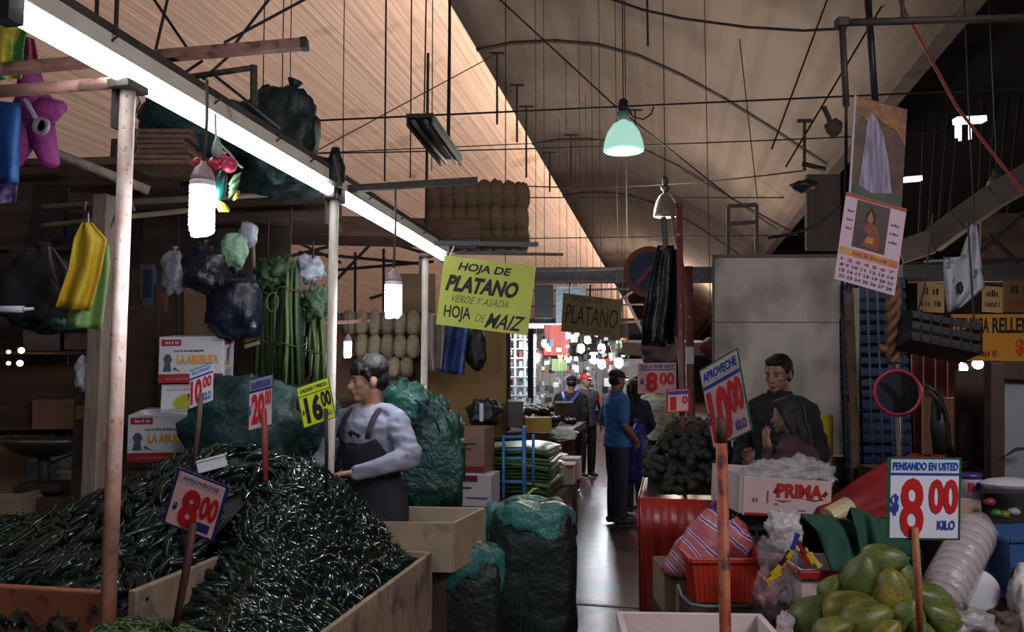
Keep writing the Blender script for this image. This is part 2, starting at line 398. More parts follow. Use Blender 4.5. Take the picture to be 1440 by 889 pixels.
# fluorescent lights on the post line
M_tube = mat('tube_glow', (1,1,1), emit=(.88,.94,1.0), estr=11)
M_fix = mat('lamp_channel', (.80,.78,.68), (.68,.66,.56), .5, nscale=8)
M_blk = mat('black_plastic', (.012,.012,.014), rough=.5)
def fluo(a, b, label, r):
    d = (b-a).normalized(); sd = Vector((0,0,1)).cross(d).normalized(); up = d.cross(sd)
    T = thing('fluorescent_light', label, 'lamp', a)
    s = MB(); s.tube([a+d*.05, b-d*.05], r, 14); part(T, 'glass_tube', s, M_tube, True)
    c = MB(); c.bar(a+up*(r+.034), b+up*(r+.034), .062, .056, up=up)
    for s2 in (-1, 1): c.bar(a+up*(r+.004)+sd*s2*.042, b+up*(r+.004)+sd*s2*.042, .036, .004, up=(up+sd*s2*.8))
    part(T, 'channel', c, M_fix)
    for q, e in ((a, d), (b, -d)):
        k = MB(); k.box(q+e*.02+up*.0, (.055, .05, .075), M=Matrix((sd, d, up)).transposed()); part(T, 'lamp_holder', k, M_blk)
    k = MB(); k.bar(a+up*(r+.076), b+up*(r+.076), .07, .026, up=up); part(T, 'wooden_batten', k, mat('dark_batten', (.03,.024,.02), (.05,.04,.032), .8))
    ln = (b-a).length
    for t in (.18, .45, .68, .84):
        q = a+d*ln*t; k = MB()
        k.tube([q+up*(r+.07)+sd*.05, q+up*(r+.05)+sd*.052, q+up*.01+sd*.056, q+up*(r+.05)-sd*.05, q+up*(r+.075)-sd*.03], .004, 5); part(T, 'wire_tie', k, M_blk)
ta = WX(2, 8, XP); tb = WX(468, 270, XP); tc_ = WX(474, 275, XP); td = WX(626, 363, XP)
fluo(ta, tb, 'long glowing fluorescent tube between top corner and second post', .028)
fluo(tc_, td, 'second glowing fluorescent tube ending at the yellow leaf sign', .028)
# rails
def rail(name, label, a, b, w, m, h=None, cap=None, tube=False):
    s = MB()
    if tube: s.tube([a, b], w, 10)
    else: s.bar(a, b, w, h)
    if cap:
        T = thing(name, label, 'rail', a); part(T, 'bar', s, m, tube)
        k = MB(); d = (Vector(b)-Vector(a)).normalized(); k.bar(Vector(b)-d*.01, Vector(b)+d*.012, w*1.1, (h or w)*1.1); part(T, 'end_cap', k, M_iron)
    else: solo(name, label, 'rail', s, m, smooth=tube)
rail('stall_rail', 'rusty pink square rail across the top above the long tube', D(-30,100,2.75), D(428,62,2.75), .035, M_pink, cap=1)
rail('stall_rail', 'round pinkish pipe that ends at the first post', D(-30,131,2.5), D(155,117,2.52), .020, M_pink, tube=True)
rail('stall_rail', 'dark iron rail reaching right from the second post', D(455,268,4.2), D(672,254,4.2), .035, M_iron)
rail('stall_rail', 'thin black rod over the yellow leaf sign', D(640,356,4.6), D(792,358,4.6), .016, M_iron)
rail('stall_rail', 'short grey bar just under the husk bale', D(610,342,5.0), D(757,344,5.0), .028, mat('grey_bar', (.06,.065,.07), rough=.5))
rail('stall_rail', 'thin black pipe with an elbow above the green sacks', D(200,118,3.2), D(358,95,3.2), .012, M_iron, tube=True)
solo('pipe_drop', 'short black pipe dropping from the elbow to the sack', 'pipe', MB().tube([D(357,92,3.2), D(357,150,3.2)], .015, 8), M_iron)
M_wood = mat('grey_old_wood', (.16,.11,.085), (.25,.19,.15), .85, nscale=5, stretch=(3,3,.6), bump=.3)
M_woodd = mat('dark_brown_board', (.060,.033,.021), (.10,.058,.038), .8, nscale=3, stretch=(1,1,5), bump=.2)
M_bam = mat('bamboo_pole', (.22,.15,.10), (.30,.22,.15), .6, nscale=6)
rail('wooden_pole', 'grey wooden pole slanting under the magenta piñata', D(-30,172,3.4), D(210,268,3.7), .022, M_wood, tube=True)
rail('wooden_pole', 'dark wooden pole low under the stall roof at the left edge', D(-30,232,4.0), D(165,225,4.0), .02, M_woodd, tube=True)
rail('wooden_pole', 'thin pale bamboo lying level behind the first post', D(60,292,4.4), D(465,268,4.6), .018, M_bam, tube=True)
rail('wooden_pole', 'second thin bamboo lying level under the first', D(60,318,4.4), D(300,292,4.6), .016, M_bam, tube=True)
rail('iron_bar', 'rusty flat iron bar behind the husk bundles', D(450,455,4.9), D(520,451,4.9), .02, M_pink)
# big reddish roof plank over the stall
s = MB(); s.bar(D(330,322,6.3), D(672,330,6.6), .5, .16)
solo('roof_board', 'broad red-brown board lying over the stall, husk bale behind it', 'board', s, mat('red_brown_board', (.085,.036,.024), (.14,.062,.042), .7, nscale=4, stretch=(1,1,6)), bevel=.01)
# compact bulbs on cords
M_bulb = mat('bulb_glow', (1,1,1), emit=(.86,.92,1.0), estr=26)
M_sock = mat('pink_grey_socket', (.38,.27,.29), rough=.45)
M_bulbbase = mat('white_bulb_base', (.8,.8,.82), rough=.4)
def cfl(px, py, d, wpx, hpx, label, cord_top, energy, cordpx=None):
    k = d/F; R = wpx*k/2; H = hpx*k; c = D(px, py, d); top = c + Vector((0,0,H/2))
    T = thing('energy_saving_bulb', label, 'lamp', c - Vector((0,0,H/2)))
    g = MB()
    nt_ = 5; N = 90
    g.tube([c + Vector((math.cos(a)*R*.72*(1-.25*max(0, t-.85)/.15), math.sin(a)*R*.72, H*(.5-t*.95))) for t in [i/N for i in range(N+1)] for a in [t*nt_*2*PI]], R*.30, 7)
    g.tube([c + Vector((math.cos(a)*R*.72, math.sin(a)*R*.72, H*(.5-t*.95))) for t in [i/N for i in range(N+1)] for a in [t*nt_*2*PI+PI]], R*.30, 7)
    part(T, 'glass_spiral', g, M_bulb, True)
    b = MB(); b.lathe([(R*.92, 0), (R*1.0, H*.06), (R*1.0, H*.14), (R*.8, H*.17)], 18, top - Vector((0,0,H*.04))); part(T, 'ballast', b, M_bulbbase, True)
    s2 = MB(); s2.lathe([(R*.95, H*.13), (R*.9, H*.25), (R*.62, H*.42), (R*.25, H*.50), (R*.2, H*.56)], 18, top - Vector((0,0,H*.04))); part(T, 'socket', s2, M_sock, True)
    ct = D(*cord_top); q = top + Vector((0,0,H*.5))
    w_ = MB(); w_.tube([q, q.lerp(ct, .5)+Vector((.006,0,0)), ct], .006 if d > 3 else .0055, 6); part(T, 'cord', w_, mat('brown_cord', (.10,.07,.06), rough=.6), True)
    lamp('bulb_light', 'POINT', c - Vector((0, 0, H*.75)), energy, (.86,.92,1), R)
cfl(284, 297, 2.45, 35, 70, 'large bright spiral bulb hanging beside plastic fruit ornaments', (291,112,2.45), 9)
cfl(553, 424, 4.1, 24, 46, 'bright spiral bulb hanging under the second tube', (556,262,4.1), 9)
cfl(489, 492, 5.6, 11, 22, 'small bright bulb just behind the vendor\'s hair', (489,440,5.6), 4)
# wire bunch over the corner of the post line
for i in range(7):
    random.seed(50+i); a = D(175+random.uniform(-8,12), 85+random.uniform(-20,10), 2.6)
    pts = [a + Vector((random.uniform(-.04,.04), random.uniform(-.03,.03), -.09*j + random.uniform(-.02,.02))) for j in range(7)]
    solo('loose_wire', 'loose black wire dangling at the top of the first post', 'wire', MB().tube(pts, .004, 5), M_wire, 'loose wires at the first post')
for k, (a, b) in enumerate((((315,60),(445,-10)), ((330,62),(385,-10)), ((238,-10),(205,130)), ((285,112),(340,62)), ((245,112),(285,85)), ((300,105),(395,180)), ((470,218),(480,262)), ((210,-10),(262,66)))):
    solo('tie_wire', ['thin black tie wire stretched over the pink square rail', 'thin black tie wire near the sacks, slanting'][k % 2], 'wire', MB().tube([D(*a,3.0), D(*b,3.0)], .006, 5), M_wire, ['tie wires over the rail', 'slanting tie wires by the sacks'][k % 2])
s = MB(); s.lathe([(.02,0),(.05,.02),(.055,.10),(.03,.16),(.02,.2)], 10, D(471,262,4.0)); solo('post_knob', 'black rag knotted on top of the second post', 'rag', s, M_blk, smooth=True)
# plastic fruit ornaments
T = thing('fruit_ornament', 'cluster of plastic fruit ornaments dangling by the large bulb', 'ornament', D(318,300,2.5))
q = MB(); q.tube([D(303,160,2.5), D(304,200,2.5), D(305,215,2.5)], .004, 5); part(T, 'string', q, plain('b8b8c8', .4))
q = MB(); q.tube([D(306,200,2.5), D(322,215,2.5), D(335,232,2.5), D(341,236,2.5)], .004, 5); q.tube([D(306,203,2.5), D(318,222,2.5), D(330,236,2.5)], .004, 5); part(T, 'string', q, plain('c8d0d8', .4))
M_cher = mat('cherry_plastic', (.62,.045,.09), rough=.3)
for x, y, r in ((302,230,9),(322,232,11),(277,228,6),(311,222,7)):
    q = MB(); q.blob(D(x,y,2.48), (r*2.5/F,)*3, 1, .04); part(T, 'cherry', q, M_cher, True)
q = MB(); q.lathe([(.003,.05),(.012,.03),(.018,0),(.01,-.02)], 10, D(305,214,2.47)); part(T, 'cap', q, plain('9fb0a8', .4), True)
q = MB(); q.blob(D(310,262,2.52), (.020,.018,.055), 4, .1, M=Matrix.Rotation(.15,3,'Y')); part(T, 'cucumber', q, plain('0f5a55', .35), True)
q = MB(); q.tube([D(305,284,2.5), D(312,292,2.5), D(322,296,2.5)], [.008,.017,.006], 8); part(T, 'banana', q, plain('b9b02a', .4), True)
for i in range(4):
    q = MB(); a = D(322,278-i*6,2.5); b = D(336+i,258-i*5,2.5); q.tube([a, a.lerp(b,.5)+Vector((0,0,.004)), b], [.003,.009,.002], 6); part(T, 'leaf', q, plain(['3d7a3a','9db89a'][i%2], .4), True)
q = MB(); q.tube([D(328,282,2.5), D(333,276,2.5), D(336,268,2.5)], [.003,.009,.005], 6); part(T, 'pepper', q, plain('9a8a28', .4), True)
# unlit fixture over the aisle
fa_ = D(590,170,5.6); fb_ = D(634,228,6.9)
T = thing('unlit_lamp_fixture', 'unlit dark double-tube fixture hung over the stalls', 'lamp', fa_)
d_ = (fb_-fa_).normalized(); sd_ = Vector((0,0,1)).cross(d_).normalized(); M_fd = mat('dusty_fixture', (.045,.038,.032), (.07,.06,.05), .6)
q = MB(); q.bar(fa_+Vector((0,0,.04)), fb_+Vector((0,0,.04)), .20, .03)
for s2 in (-1, 1): q.bar(fa_+sd_*s2*.09, fb_+sd_*s2*.09, .012, .07)
part(T, 'housing', q, M_fd)
for s2 in (-1, 1):
    q = MB(); q.tube([fa_+sd_*s2*.045-Vector((0,0,.005)), fb_+sd_*s2*.045-Vector((0,0,.005))], .018, 10); part(T, 'tube', q, mat('dead_tube', (.16,.15,.13), rough=.35), True)
for t in (.12, .85):
    q = MB(); c = fa_.lerp(fb_, t); q.tube([c+Vector((0,0,.05)), c+Vector((.02,0,2.5))], .006, 5); part(T, 'hanger_wire', q, M_wire)
# bell lamps over the aisle
def bell(px, ytop, ybot, wpx, d, label, on):
    k = d/F; R = wpx*k/2; H = (ybot-ytop)*k; c = D(px, ybot, d)
    T = thing('bell_lamp', label, 'lamp', c)
    Mo = mat('lit_bell_shade', (.55,.80,.72), rough=.4, emit=(.42,.80,.68), estr=.75) if on else film('clear_bell_shade', (.16,.13,.105), .3, .25, .1)
    q = MB(); prof = [(R, 0), (R*1.0, H*.05), (R*.93, H*.25), (R*.78, H*.48), (R*.52, H*.68), (R*.2, H*.78), (R*.16, H*.8)]
    q.lathe(prof + [(r*.94, z-.004) for r, z in reversed(prof)], 28, c); part(T, 'shade', q, Mo, True)
    if on:
        q = MB(); q.blob(c+Vector((0,0,H*.35)), (R*.4,R*.4,H*.3), 1, 0); part(T, 'bulb', q, mat('bell_bulb', (1,1,1), emit=(.75,1,.92), estr=10), True)
    q = MB(); q.lathe([(R*.16,H*.78),(R*.2,H*.86),(R*.36,H*.92),(R*.36,H*1.0),(R*.16,H*1.02)], 16, c); part(T, 'collar', q, plain('7fa59c' if on else '4a4a48', .4), True)
    q = MB(); q.lathe([(R*.15,H*1.02),(R*.24,H*1.08),(R*.24,H*1.3),(R*.1,H*1.36)], 14, c); part(T, 'ballast_box', q, M_iron, True)
    q = MB(); q.tube([c+Vector((0,0,H*1.3)), Vector((c.x+.01, c.y, ceil_z(c.x)-.06))], .007, 5); part(T, 'chain', q, M_wire)
    if on: lamp('bell_light', 'POINT', c - Vector((0,0,.15)), 30, (.75,1,.92), .15)
bell(877, 157, 212, 57, 9.5, 'lit green-white bell lamp hanging over the aisle', True)
bell(936, 262, 304, 34, 11.5, 'unlit smoky bell lamp hanging behind the red-brown posts', False)
# ================================================================ LEFT STALL: BINS AND HEAPS
M_orange = mat('rusty_orange_board', (.42,.13,.06), (.30,.09,.045), .7, nscale=4, bump=.15, dirt=((.05,.03,.025), 9, .56, .64))
M_ply = mat('worn_plywood', (.30,.22,.15), (.20,.145,.10), .8, nscale=5, stretch=(1,4,1), bump=.2, dirt=((.10,.07,.05), 7, .55, .7))
M_chile = [mat('dark_chile_skin', (.0035,.008,.008), (.006,.014,.012), .13, nscale=8, spec=.30),
           mat('green_chile_skin', (.005,.013,.008), (.010,.021,.010), .15, nscale=8, spec=.30)]
M_stem = mat('chile_stem', (.022,.035,.010), rough=.6)
M_heap = mat('heap_core', (.004,.008,.007), rough=.8)
# orange bin
xL, yA = -4.3, WX(180, 835, XP).y
T = thing('chile_bin', 'orange-painted wooden bin under the left chile heap, post at its corner', 'bin', (-3, yA, 0))
q = MB(); q.box(((xL+XP)/2-.03, yA, .69), (XP-xL-.05, .035, .44)); part(T, 'front_board', q, M_orange, bevel=.006)
q = MB(); q.box((XP-.0, yA+.70, .69), (.03, 1.36, .44)); part(T, 'side_board', q, M_ply, bevel=.004)
q = MB(); q.box(((xL+XP)/2-.03, yA+.72, .62), (XP-xL-.1, 1.36, .03)); part(T, 'bottom_board', q, M_ply)
for x in (XP-.08, (xL+XP)/2, xL+.1):
    q = MB(); q.box((x, yA+.06, .235), (.07, .07, .47)); part(T, 'leg', q, M_ply)
# plywood bin on the aisle side
XE = WX(603, 770, -1.14).x; y1b, y0b = WX(605, 768, XE).y, 1.2
T = thing('plywood_bin', 'worn plywood bin holding the big chile heap along the aisle', 'bin', (XE-.3, 2.4, 0))
q = MB(); q.box((XE, (y0b+y1b)/2, .57), (.024, y1b-y0b, .36)); part(T, 'side_board', q, M_ply, bevel=.003)
q = MB(); q.box(((XP+XE)/2, y1b, .57), (XE-XP, .024, .36)); part(T, 'end_board', q, M_ply, bevel=.003)
q = MB(); q.box(((XP+XE)/2-.0, (y0b+y1b)/2, .42), (XE-XP-.03, y1b-y0b-.03, .02)); part(T, 'bottom_board', q, M_ply)
for y in (y0b+.3, y1b-.12):
    for x in (XP+.09, XE-.06):
        q = MB(); q.box((x, y, .205), (.07, .07, .41)); part(T, 'leg', q, M_ply)
def sst(t): t = max(0., min(1., t)); return t*t*(3-2*t)
def zA(x, y):
    t = (y-yA)/1.25; px_ = math.exp(-((x+2.02)/.62)**2)
    return .86 + (.02 + .37*px_)*sst(t*1.15) - .10*sst((t-.9)*2) + .02*noise.noise(Vector((x*4, y*4, 0)))
def zB(x, y):
    s = (XE-x)/(XE-XP); t = (y-1.5)/(y1b-1.5)
    t0 = 2.30 if s > .75 else 1.55 + .75*max(0, s-.35)/.4; g = .02 + .98*sst((y-t0)/(3.3-t0)); g *= 1 - .22*sst((t-.86)/.14)
    return .70 + .485*sst(s*1.05+.02)*g + .02*noise.noise(Vector((x*5, y*5, 3)))
def zC(x, y): return .775 + .09*math.exp(-((x+2.05)/.45)**2)*sst((y-1.55)/.35)*(1-.5*sst((y-2.02)/.2))
def chile(L, R, seed, bend, mats, fat):
    rs = random.Random(seed); q = MB(); prof = [(0,.45),(.07,.95),(.25,1),(.5,.9),(.72,.66),(.9,.34),(1,.06)] if fat else [(0,.5),(.08,.9),(.3,1),(.6,.85),(.85,.5),(1,.07)]
    pts = [Vector((L*(t-.5), bend*L*((t-.5)**2*4-.5), rs.uniform(-.06,.06)*R)) for t, _ in prof]
    q.tube(pts, [R*r for _, r in prof], 7, flat=.72 if fat else .95)
    q.cur = 1; a = pts[0]; q.tube([a+Vector((.004,0,0)), a+Vector((-L*.10,bend*L*.1,R*.2)), a+Vector((-L*.17,bend*L*.05,R*.8))], [R*.35,R*.16,R*.14], 5)
    return q.mesh('chile', [mats, M_stem])
def heap(name, cat, label, group, variants, region, zf, n, n_ind, main, spread, scale, sink, stuff_label):
    """whole heap: the pieces that show largest are objects, the rest one mass"""
    x0, x1, y0, y1 = region; items = []
    for i in range(n):
        x = random.uniform(x0, x1); y = random.uniform(y0, y1); e = .02
        z = zf(x, y); nx = -(zf(x+e, y)-zf(x-e, y))/(2*e); ny = -(zf(x, y+e)-zf(x, y-e))/(2*e)
        nrm = Vector((nx, ny, 1)).normalized(); lift = random.uniform(-1.0, .5)*sink
        a = main(x, y) + random.gauss(0, spread)
        d = Vector((math.cos(a), math.sin(a), 0)); d = (d - nrm*d.dot(nrm) + nrm*random.gauss(0, .12)).normalized()
        yy = nrm.cross(d).normalized(); zz = d.cross(yy)
        roll = Matrix.Rotation(random.uniform(-.8, .8), 3, 'X')
        M = Matrix((d, yy, zz)).transposed() @ roll
        p = Vector((x, y, z)) + nrm*lift; sc = scale*random.uniform(.8, 1.15)
        rel = p-CAM; dep = rel.dot(_f); px = 720+F*rel.dot(_r)/dep; py = 444.5-F*rel.dot(_u)/dep
        vis = nrm.dot(CAM-p)/(CAM-p).length
        inn = -10 < px < 1450 and py < 895
        items.append(((1 if inn else 0, (vis > .05), sc/dep*(1+ .8*lift/sink)), p, M, sc, random.randrange(len(variants))))
    items.sort(key=lambda t: t[0], reverse=True)
    for _, p, M, sc, vi in items[:n_ind]:
        o = bpy.data.objects.new(name, variants[vi]); COL.objects.link(o); o.location = p
        o.rotation_euler = M.to_euler(); o.scale = (sc,)*3; tagit(o, label, cat, group)
    mb = MB()
    for _, p, M, sc, vi in items[n_ind:]:
        me = variants[vi]; k = len(mb.v); mb.v.extend(p + M @ (v.co*sc) for v in me.vertices)
        for f in me.polygons: mb.f.append([i+k for i in f.vertices]); mb.mi.append(f.material_index)
    k = MB(); N = 40
    k.grid(lambda u, v: Vector((x0+(x1-x0)*u, y0+(y1-y0)*v, zf(x0+(x1-x0)*u, y0+(y1-y0)*v)-sink*1.2)), N, N)
    kk = len(mb.v); mb.v.extend(k.v); mb.f += [[i+kk for i in f] for f in k.f]; mb.mi += [2]*len(k.f)
    solo(name + '_heap', stuff_label, 'chiles' if 'chile' in name else cat, mb, list(variants[0].materials) + [M_heap], kind='stuff', smooth=True)
pob = [chile(.15, .024, i, b, M_chile[i % 2 if i < 2 else 0], True) for i, b in enumerate((.10, .16, -.06, .05))]
heap('poblano_chile', 'chile', 'dark glossy poblano chile lying on the left heap behind the orange board', 'poblano chiles on the left heap', pob,
     (xL+.3, XP-.03, yA+.07, yA+1.2), zA, 1450, 300, lambda x, y: -1.75 + (x+2.0)*.5, .65, .95, .028, 'heap of dark poblano chiles filling the orange bin')
chl = [chile(.135, .019, 10+i, b, M_chile[0 if i != 1 else 1], False) for i, b in enumerate((.18, .28, -.2, .1))]
heap('green_chile', 'chile', 'slim glossy dark green chile on the big heap in the plywood bin', 'slim chiles on the big heap', chl,
     (XP+.06, XE-.065, 1.35, y1b-.07), zB, 2600, 300, lambda x, y: random.choice((.15,-.2,.1,2.9)) if y < 2.75 else -.5 + random.uniform(-1.2,1.2), .40, 1.0, .022, 'big heap of slim dark chiles filling the plywood bin')
# small near bin in front of the orange board
q = MB(); q.box((-2.35, 1.80, .60), (1.35, .80, .36)); solo('low_bin', 'low wooden bin in front of the orange board, at the frame corner', 'bin', q, M_ply)
heap('large_chile', 'chile', 'broad black-green chile in the low bin below the orange board', 'broad chiles in the low bin', pob,
     (-2.9, -1.74, 1.45, 2.16), zC, 260, 150, lambda x, y: -.5, .25, 1.0, .025, 'black-green broad chiles filling the low bin')
# green beans
M_bean = [mat('bean_skin', (.045,.085,.018), (.09,.13,.03), .45, nscale=9), mat('bean_skin_dark', (.022,.05,.012), (.04,.075,.02), .45, nscale=9)]
def zD(x, y): return .76 + .13*math.exp(-((x+1.52)/.20)**2 - ((y-2.02)/.24)**2)
bean = [chile(.11, .0042, 20+i, b, M_bean[i % 2], False) for i, b in enumerate((.2, .35, -.25, .1))]
for b in bean: b.name = 'bean'
heap('green_bean', 'bean', 'thin green bean on the small bean heap beside the post', 'green beans beside the post', bean,
     (-1.72, -1.28, 1.75, 2.27), zD, 900, 300, lambda x, y: random.choice((.2, 1.2, -.6)), .7, 1.0, .016, 'small heap of thin green beans at the foot of the sign')
# crate with a flap behind the heap
a, b, c = WZ(545, 712, .88), WZ(681, 714, .88), WZ(637, 735, .88)
T = thing('open_box', 'open tan plywood box at the aisle corner of the chile bin', 'box', ((a.x+c.x)/2, c.y, .42)); M_tan = mat('tan_box_board', (.34,.27,.18), (.28,.22,.145), .8, nscale=4, dirt=((.16,.12,.08), 6, .6, .7))
e = a + (c-b)
for P0, P1 in ((a, b), (b, c), (c, e), (e, a)):
    q = MB(); q.bar(P0-Vector((0,0,.12)), P1-Vector((0,0,.12)), .016, .24); part(T, 'side_panel', q, M_tan, bevel=.003)
q = MB(); q.prism([(p.x, p.y) for p in (a, b, c, e)], lambda x, y, t: Vector((x, y, .64 + .01*t))); part(T, 'bottom', q, M_tan)
q = MB(); m_ = (a+b+c+e)/4; q.box((m_.x, m_.y, .32), (.3, .2, .64)); solo('box_stand', 'dark wooden stand under the open tan box', 'stand', q, M_woodd)
# cardboard tray behind the left heap
T = thing('produce_tray', 'cream cardboard tray behind the left chile heap', 'tray', D(30,735,3.9)); M_cb = mat('cream_card', (.36,.27,.17), (.30,.22,.14), .85, nscale=5)
o_ = D(-40,690,3.9)
for (p, r) in (((-45,735),(28,734)), ((28,734),(78,720))):
    dd = (4.2, 4.2) if p[0] < 0 else (4.2, 4.6)
    A = D(*p, dd[0]); B = D(*r, dd[1]); q = MB(); q.bar(A+Vector((0,0,.07)), B+Vector((0,0,.07)), .012, .16); part(T, 'side', q, M_cb)
q = MB(); A = D(-45,735,4.2); B = D(28,734,4.2); C2 = D(78,720,4.6); E = A + (C2-B)
q.prism([(p.x,p.y) for p in (A,B,C2,E)], lambda x,y,t: Vector((x,y,A.z-.01+.01*t))); part(T, 'bottom', q, M_cb)
# white foam tray lying on the heap
c = D(298,653,3.35); R = Matrix.Rotation(YAW+.2,3,'Z') @ Matrix.Rotation(-.25,3,'Y')
q = MB(); q.box(c, (.11,.07,.045), M=R); q.box(c+R@Vector((0,0,.026)), (.125,.085,.006), M=R)
solo('foam_packet', 'small white foam packet lying on top of the chiles', 'packet', q, plain('c9c9d4', .4), bevel=.006)
# ================================================================ PRICE SIGNS
M_red = plain('b3161b', .5); M_redo = plain('d8252a', .5); M_blu = plain('1f3f9c', .5); M_navy = plain('201c58', .5); M_ink = plain('0c0c10', .6)
M_card = plain('c8c4cc', .55); M_pcard = plain('d9a9a6', .55); M_ycard = plain('c9d428', .55); M_grn = plain('1f6a34', .5); M_lb = plain('3f8fc0', .5)
def sgn(label, card, border, face, stick=None, margin=.045, header=None, big=None, cents=None, kilo=None, dollar=None, bigm=None, hm=None, hband=None, hrule=None, bigbox=None, centbox=None, starburst=False, headbox=None, head_bold=.03, big_bold=.045, cat='price sign', name='price_sign', kilobox=(.62,.08,.9,.18), dbox=(.05,.3,.17,.5), inline=None):
    C = card; T = thing(name, label, cat, C.mid())
    part(T, 'backing', C.rect(0,0,1,1,-.003,0), border)
    part(T, 'face', C.rect(margin, margin*.7, 1-margin, 1-margin*.7, .0005, .0015), face)
    if hband: part(T, 'header_band', C.rect(*hband[0], .002, .0028), hband[1])
    if starburst:
        pts = []; x0, x1, y0, y1 = .07, .93, .80, .95; n = 13
        for i in range(n): pts += [(x0+(x1-x0)*i/n, y0+.035), (x0+(x1-x0)*(i+.5)/n, y0-.01)]
        for i in range(n, 0, -1): pts += [(x0+(x1-x0)*i/n, y1-.035), (x0+(x1-x0)*(i-.5)/n, y1+.01)]
        part(T, 'header_band', C.poly(pts, .002), starburst)
    if hrule: part(T, 'rule', C.rect(*hrule[0], .002, .0028), hrule[1])
    if header: part(T, 'header_lettering', C.text(header, *headbox, .0045, head_bold), hm or M_blu)
    bm = bigm or M_red
    if big: part(T, 'big_numeral', C.text(big, *bigbox, .0045, big_bold), bm)
    if inline and big: part(T, 'numeral_inline', C.text(big, *inline, .0052, -.028), face)
    if cents: part(T, 'small_numeral', C.text(cents, *centbox, .0045, .04), bm)
    if kilo: part(T, 'unit_lettering', C.text(kilo, *kilobox, .0045, .03), M_blu)
    if dollar: part(T, 'dollar_mark', C.text('$', *dbox, .0045, .05), dollar)
    if stick:
        a, b, r, m, lab = stick; q = MB(); q.tube([a, a.lerp(b,.5)+Vector((.003,0,.0)), b], [r, r*1.02, r*.9], 9); part(T, 'stick', q, m, True, label=lab)
    return T
M_dkst = mat('dark_red_stick', (.075,.022,.020), (.12,.04,.03), .6, nscale=20); M_rst = mat('red_stick', (.30,.04,.035), (.2,.03,.03), .6, nscale=20)
M_brst = mat('brown_stick', (.09,.05,.035), (.13,.075,.05), .7, nscale=20); M_orst = mat('orange_stick', (.36,.13,.05), (.28,.09,.04), .6, nscale=25)
M_blst = mat('black_stick', (.02,.018,.018), rough=.6); M_navycard = plain('262060', .55)
# left 8.00 leaning in the heap
sgn('tilted price sign reading 8.00 with navy border stuck in the chile heap', pxcard((227,735),(300,763),(250,657), 2.3), M_navycard, M_pcard,
    stick=(D(272,735,2.29), D(247,880,2.28), .0115, M_dkst, 'dark red wooden stick'), margin=.06, starburst=plain('c4a4aa', .6), header='APROVECHE', headbox=(.16,.845,.84,.905), hm=plain('5a4a86', .6), head_bold=.02,
    big='8', bigbox=(.25,.06,.60,.74), cents='00', centbox=(.60,.30,.93,.72), dollar=M_navy, dbox=(.12,.30,.20,.44), hband=((.60,.09,.86,.24), M_navycard), kilo='KILO', kilobox=(.64,.13,.82,.20))
MATS_k = plain('6a6aa8', .6)
sgn('small white price sign reading 10.00 in front of the stacked boxes', pxcard((266,575),(299,563),(267,521), 3.3), M_card, M_card,
    stick=(D(283,553,3.29), D(272,655,3.3), .010, M_brst, 'brown wooden stick'), margin=.02, header='SOLO POR HOY', headbox=(.10,.84,.92,.93), hrule=((.0,.73,1,.78), M_blu), hband=((0,.96,1,1), M_lb),
    big='10', bigbox=(.06,.06,.55,.70), cents='00', centbox=(.58,.40,.95,.70), kilo='KILO', kilobox=(.58,.08,.94,.28))
sgn('small white price sign reading 20.00 on a red stick', pxcard((349,607),(383,598),(350,535), 3.4), plain('2a3a3c', .6), plain('c0a4a2', .6),
    stick=(D(371,575,3.39), D(373,702,3.42), .0125, M_rst, 'red painted stick'), margin=.03, header='SUPERIOR', headbox=(.12,.80,.92,.93), hband=((.03,.78,.97,.97), plain('6c6c96', .6)), hm=M_navy, hrule=((.03,.73,.97,.775), M_navy),
    big='20', bigbox=(.14,.10,.68,.70), cents='00', centbox=(.70,.42,.95,.72), dollar=M_blu, dbox=(.04,.30,.13,.48))
sgn('yellow price sign reading 16.00 hung before the second post', pxcard((427,603),(473,587),(416,546), 3.35), plain('2f6a22', .6), M_ycard,
    stick=(D(458,575,3.34), D(459,690,3.38), .008, M_blst, 'thin black stick'), margin=.03, header='CALIDAD Y PRECIO', headbox=(.10,.83,.92,.92), hm=M_ink, hrule=((.03,.74,.97,.765), plain('4a6a1a', .6)),
    big='16', bigbox=(.16,.07,.66,.72), cents='00', centbox=(.66,.34,.96,.72), bigm=M_ink, dollar=M_ink, dbox=(.06,.3,.13,.42), kilo='KILO', kilobox=(.70,.12,.92,.22))
# right 8.00
sgn('large white price sign reading 8.00 on an orange stick over the papayas', pxcard((1247,759),(1350,760),(1249,643), 2.5), plain('16503a', .5), plain('cfd4e2', .5),
    stick=(D(1286,742,2.49), D(1294,900,2.47), .0115, M_orst, 'orange wooden stick'), margin=.035, header='PENSANDO EN USTED', headbox=(.06,.85,.95,.945), hband=((.035,.84,.965,.975), plain('a9c4dc', .5)), hrule=((.035,.785,.965,.815), M_blu), head_bold=.035, big_bold=.022,
    big='8', bigbox=(.17,.03,.49,.755), cents='00', centbox=(.56,.32,.96,.745), kilo='KILO', kilobox=(.68,.13,.92,.245), dollar=M_blu, dbox=(.04,.30,.15,.56))
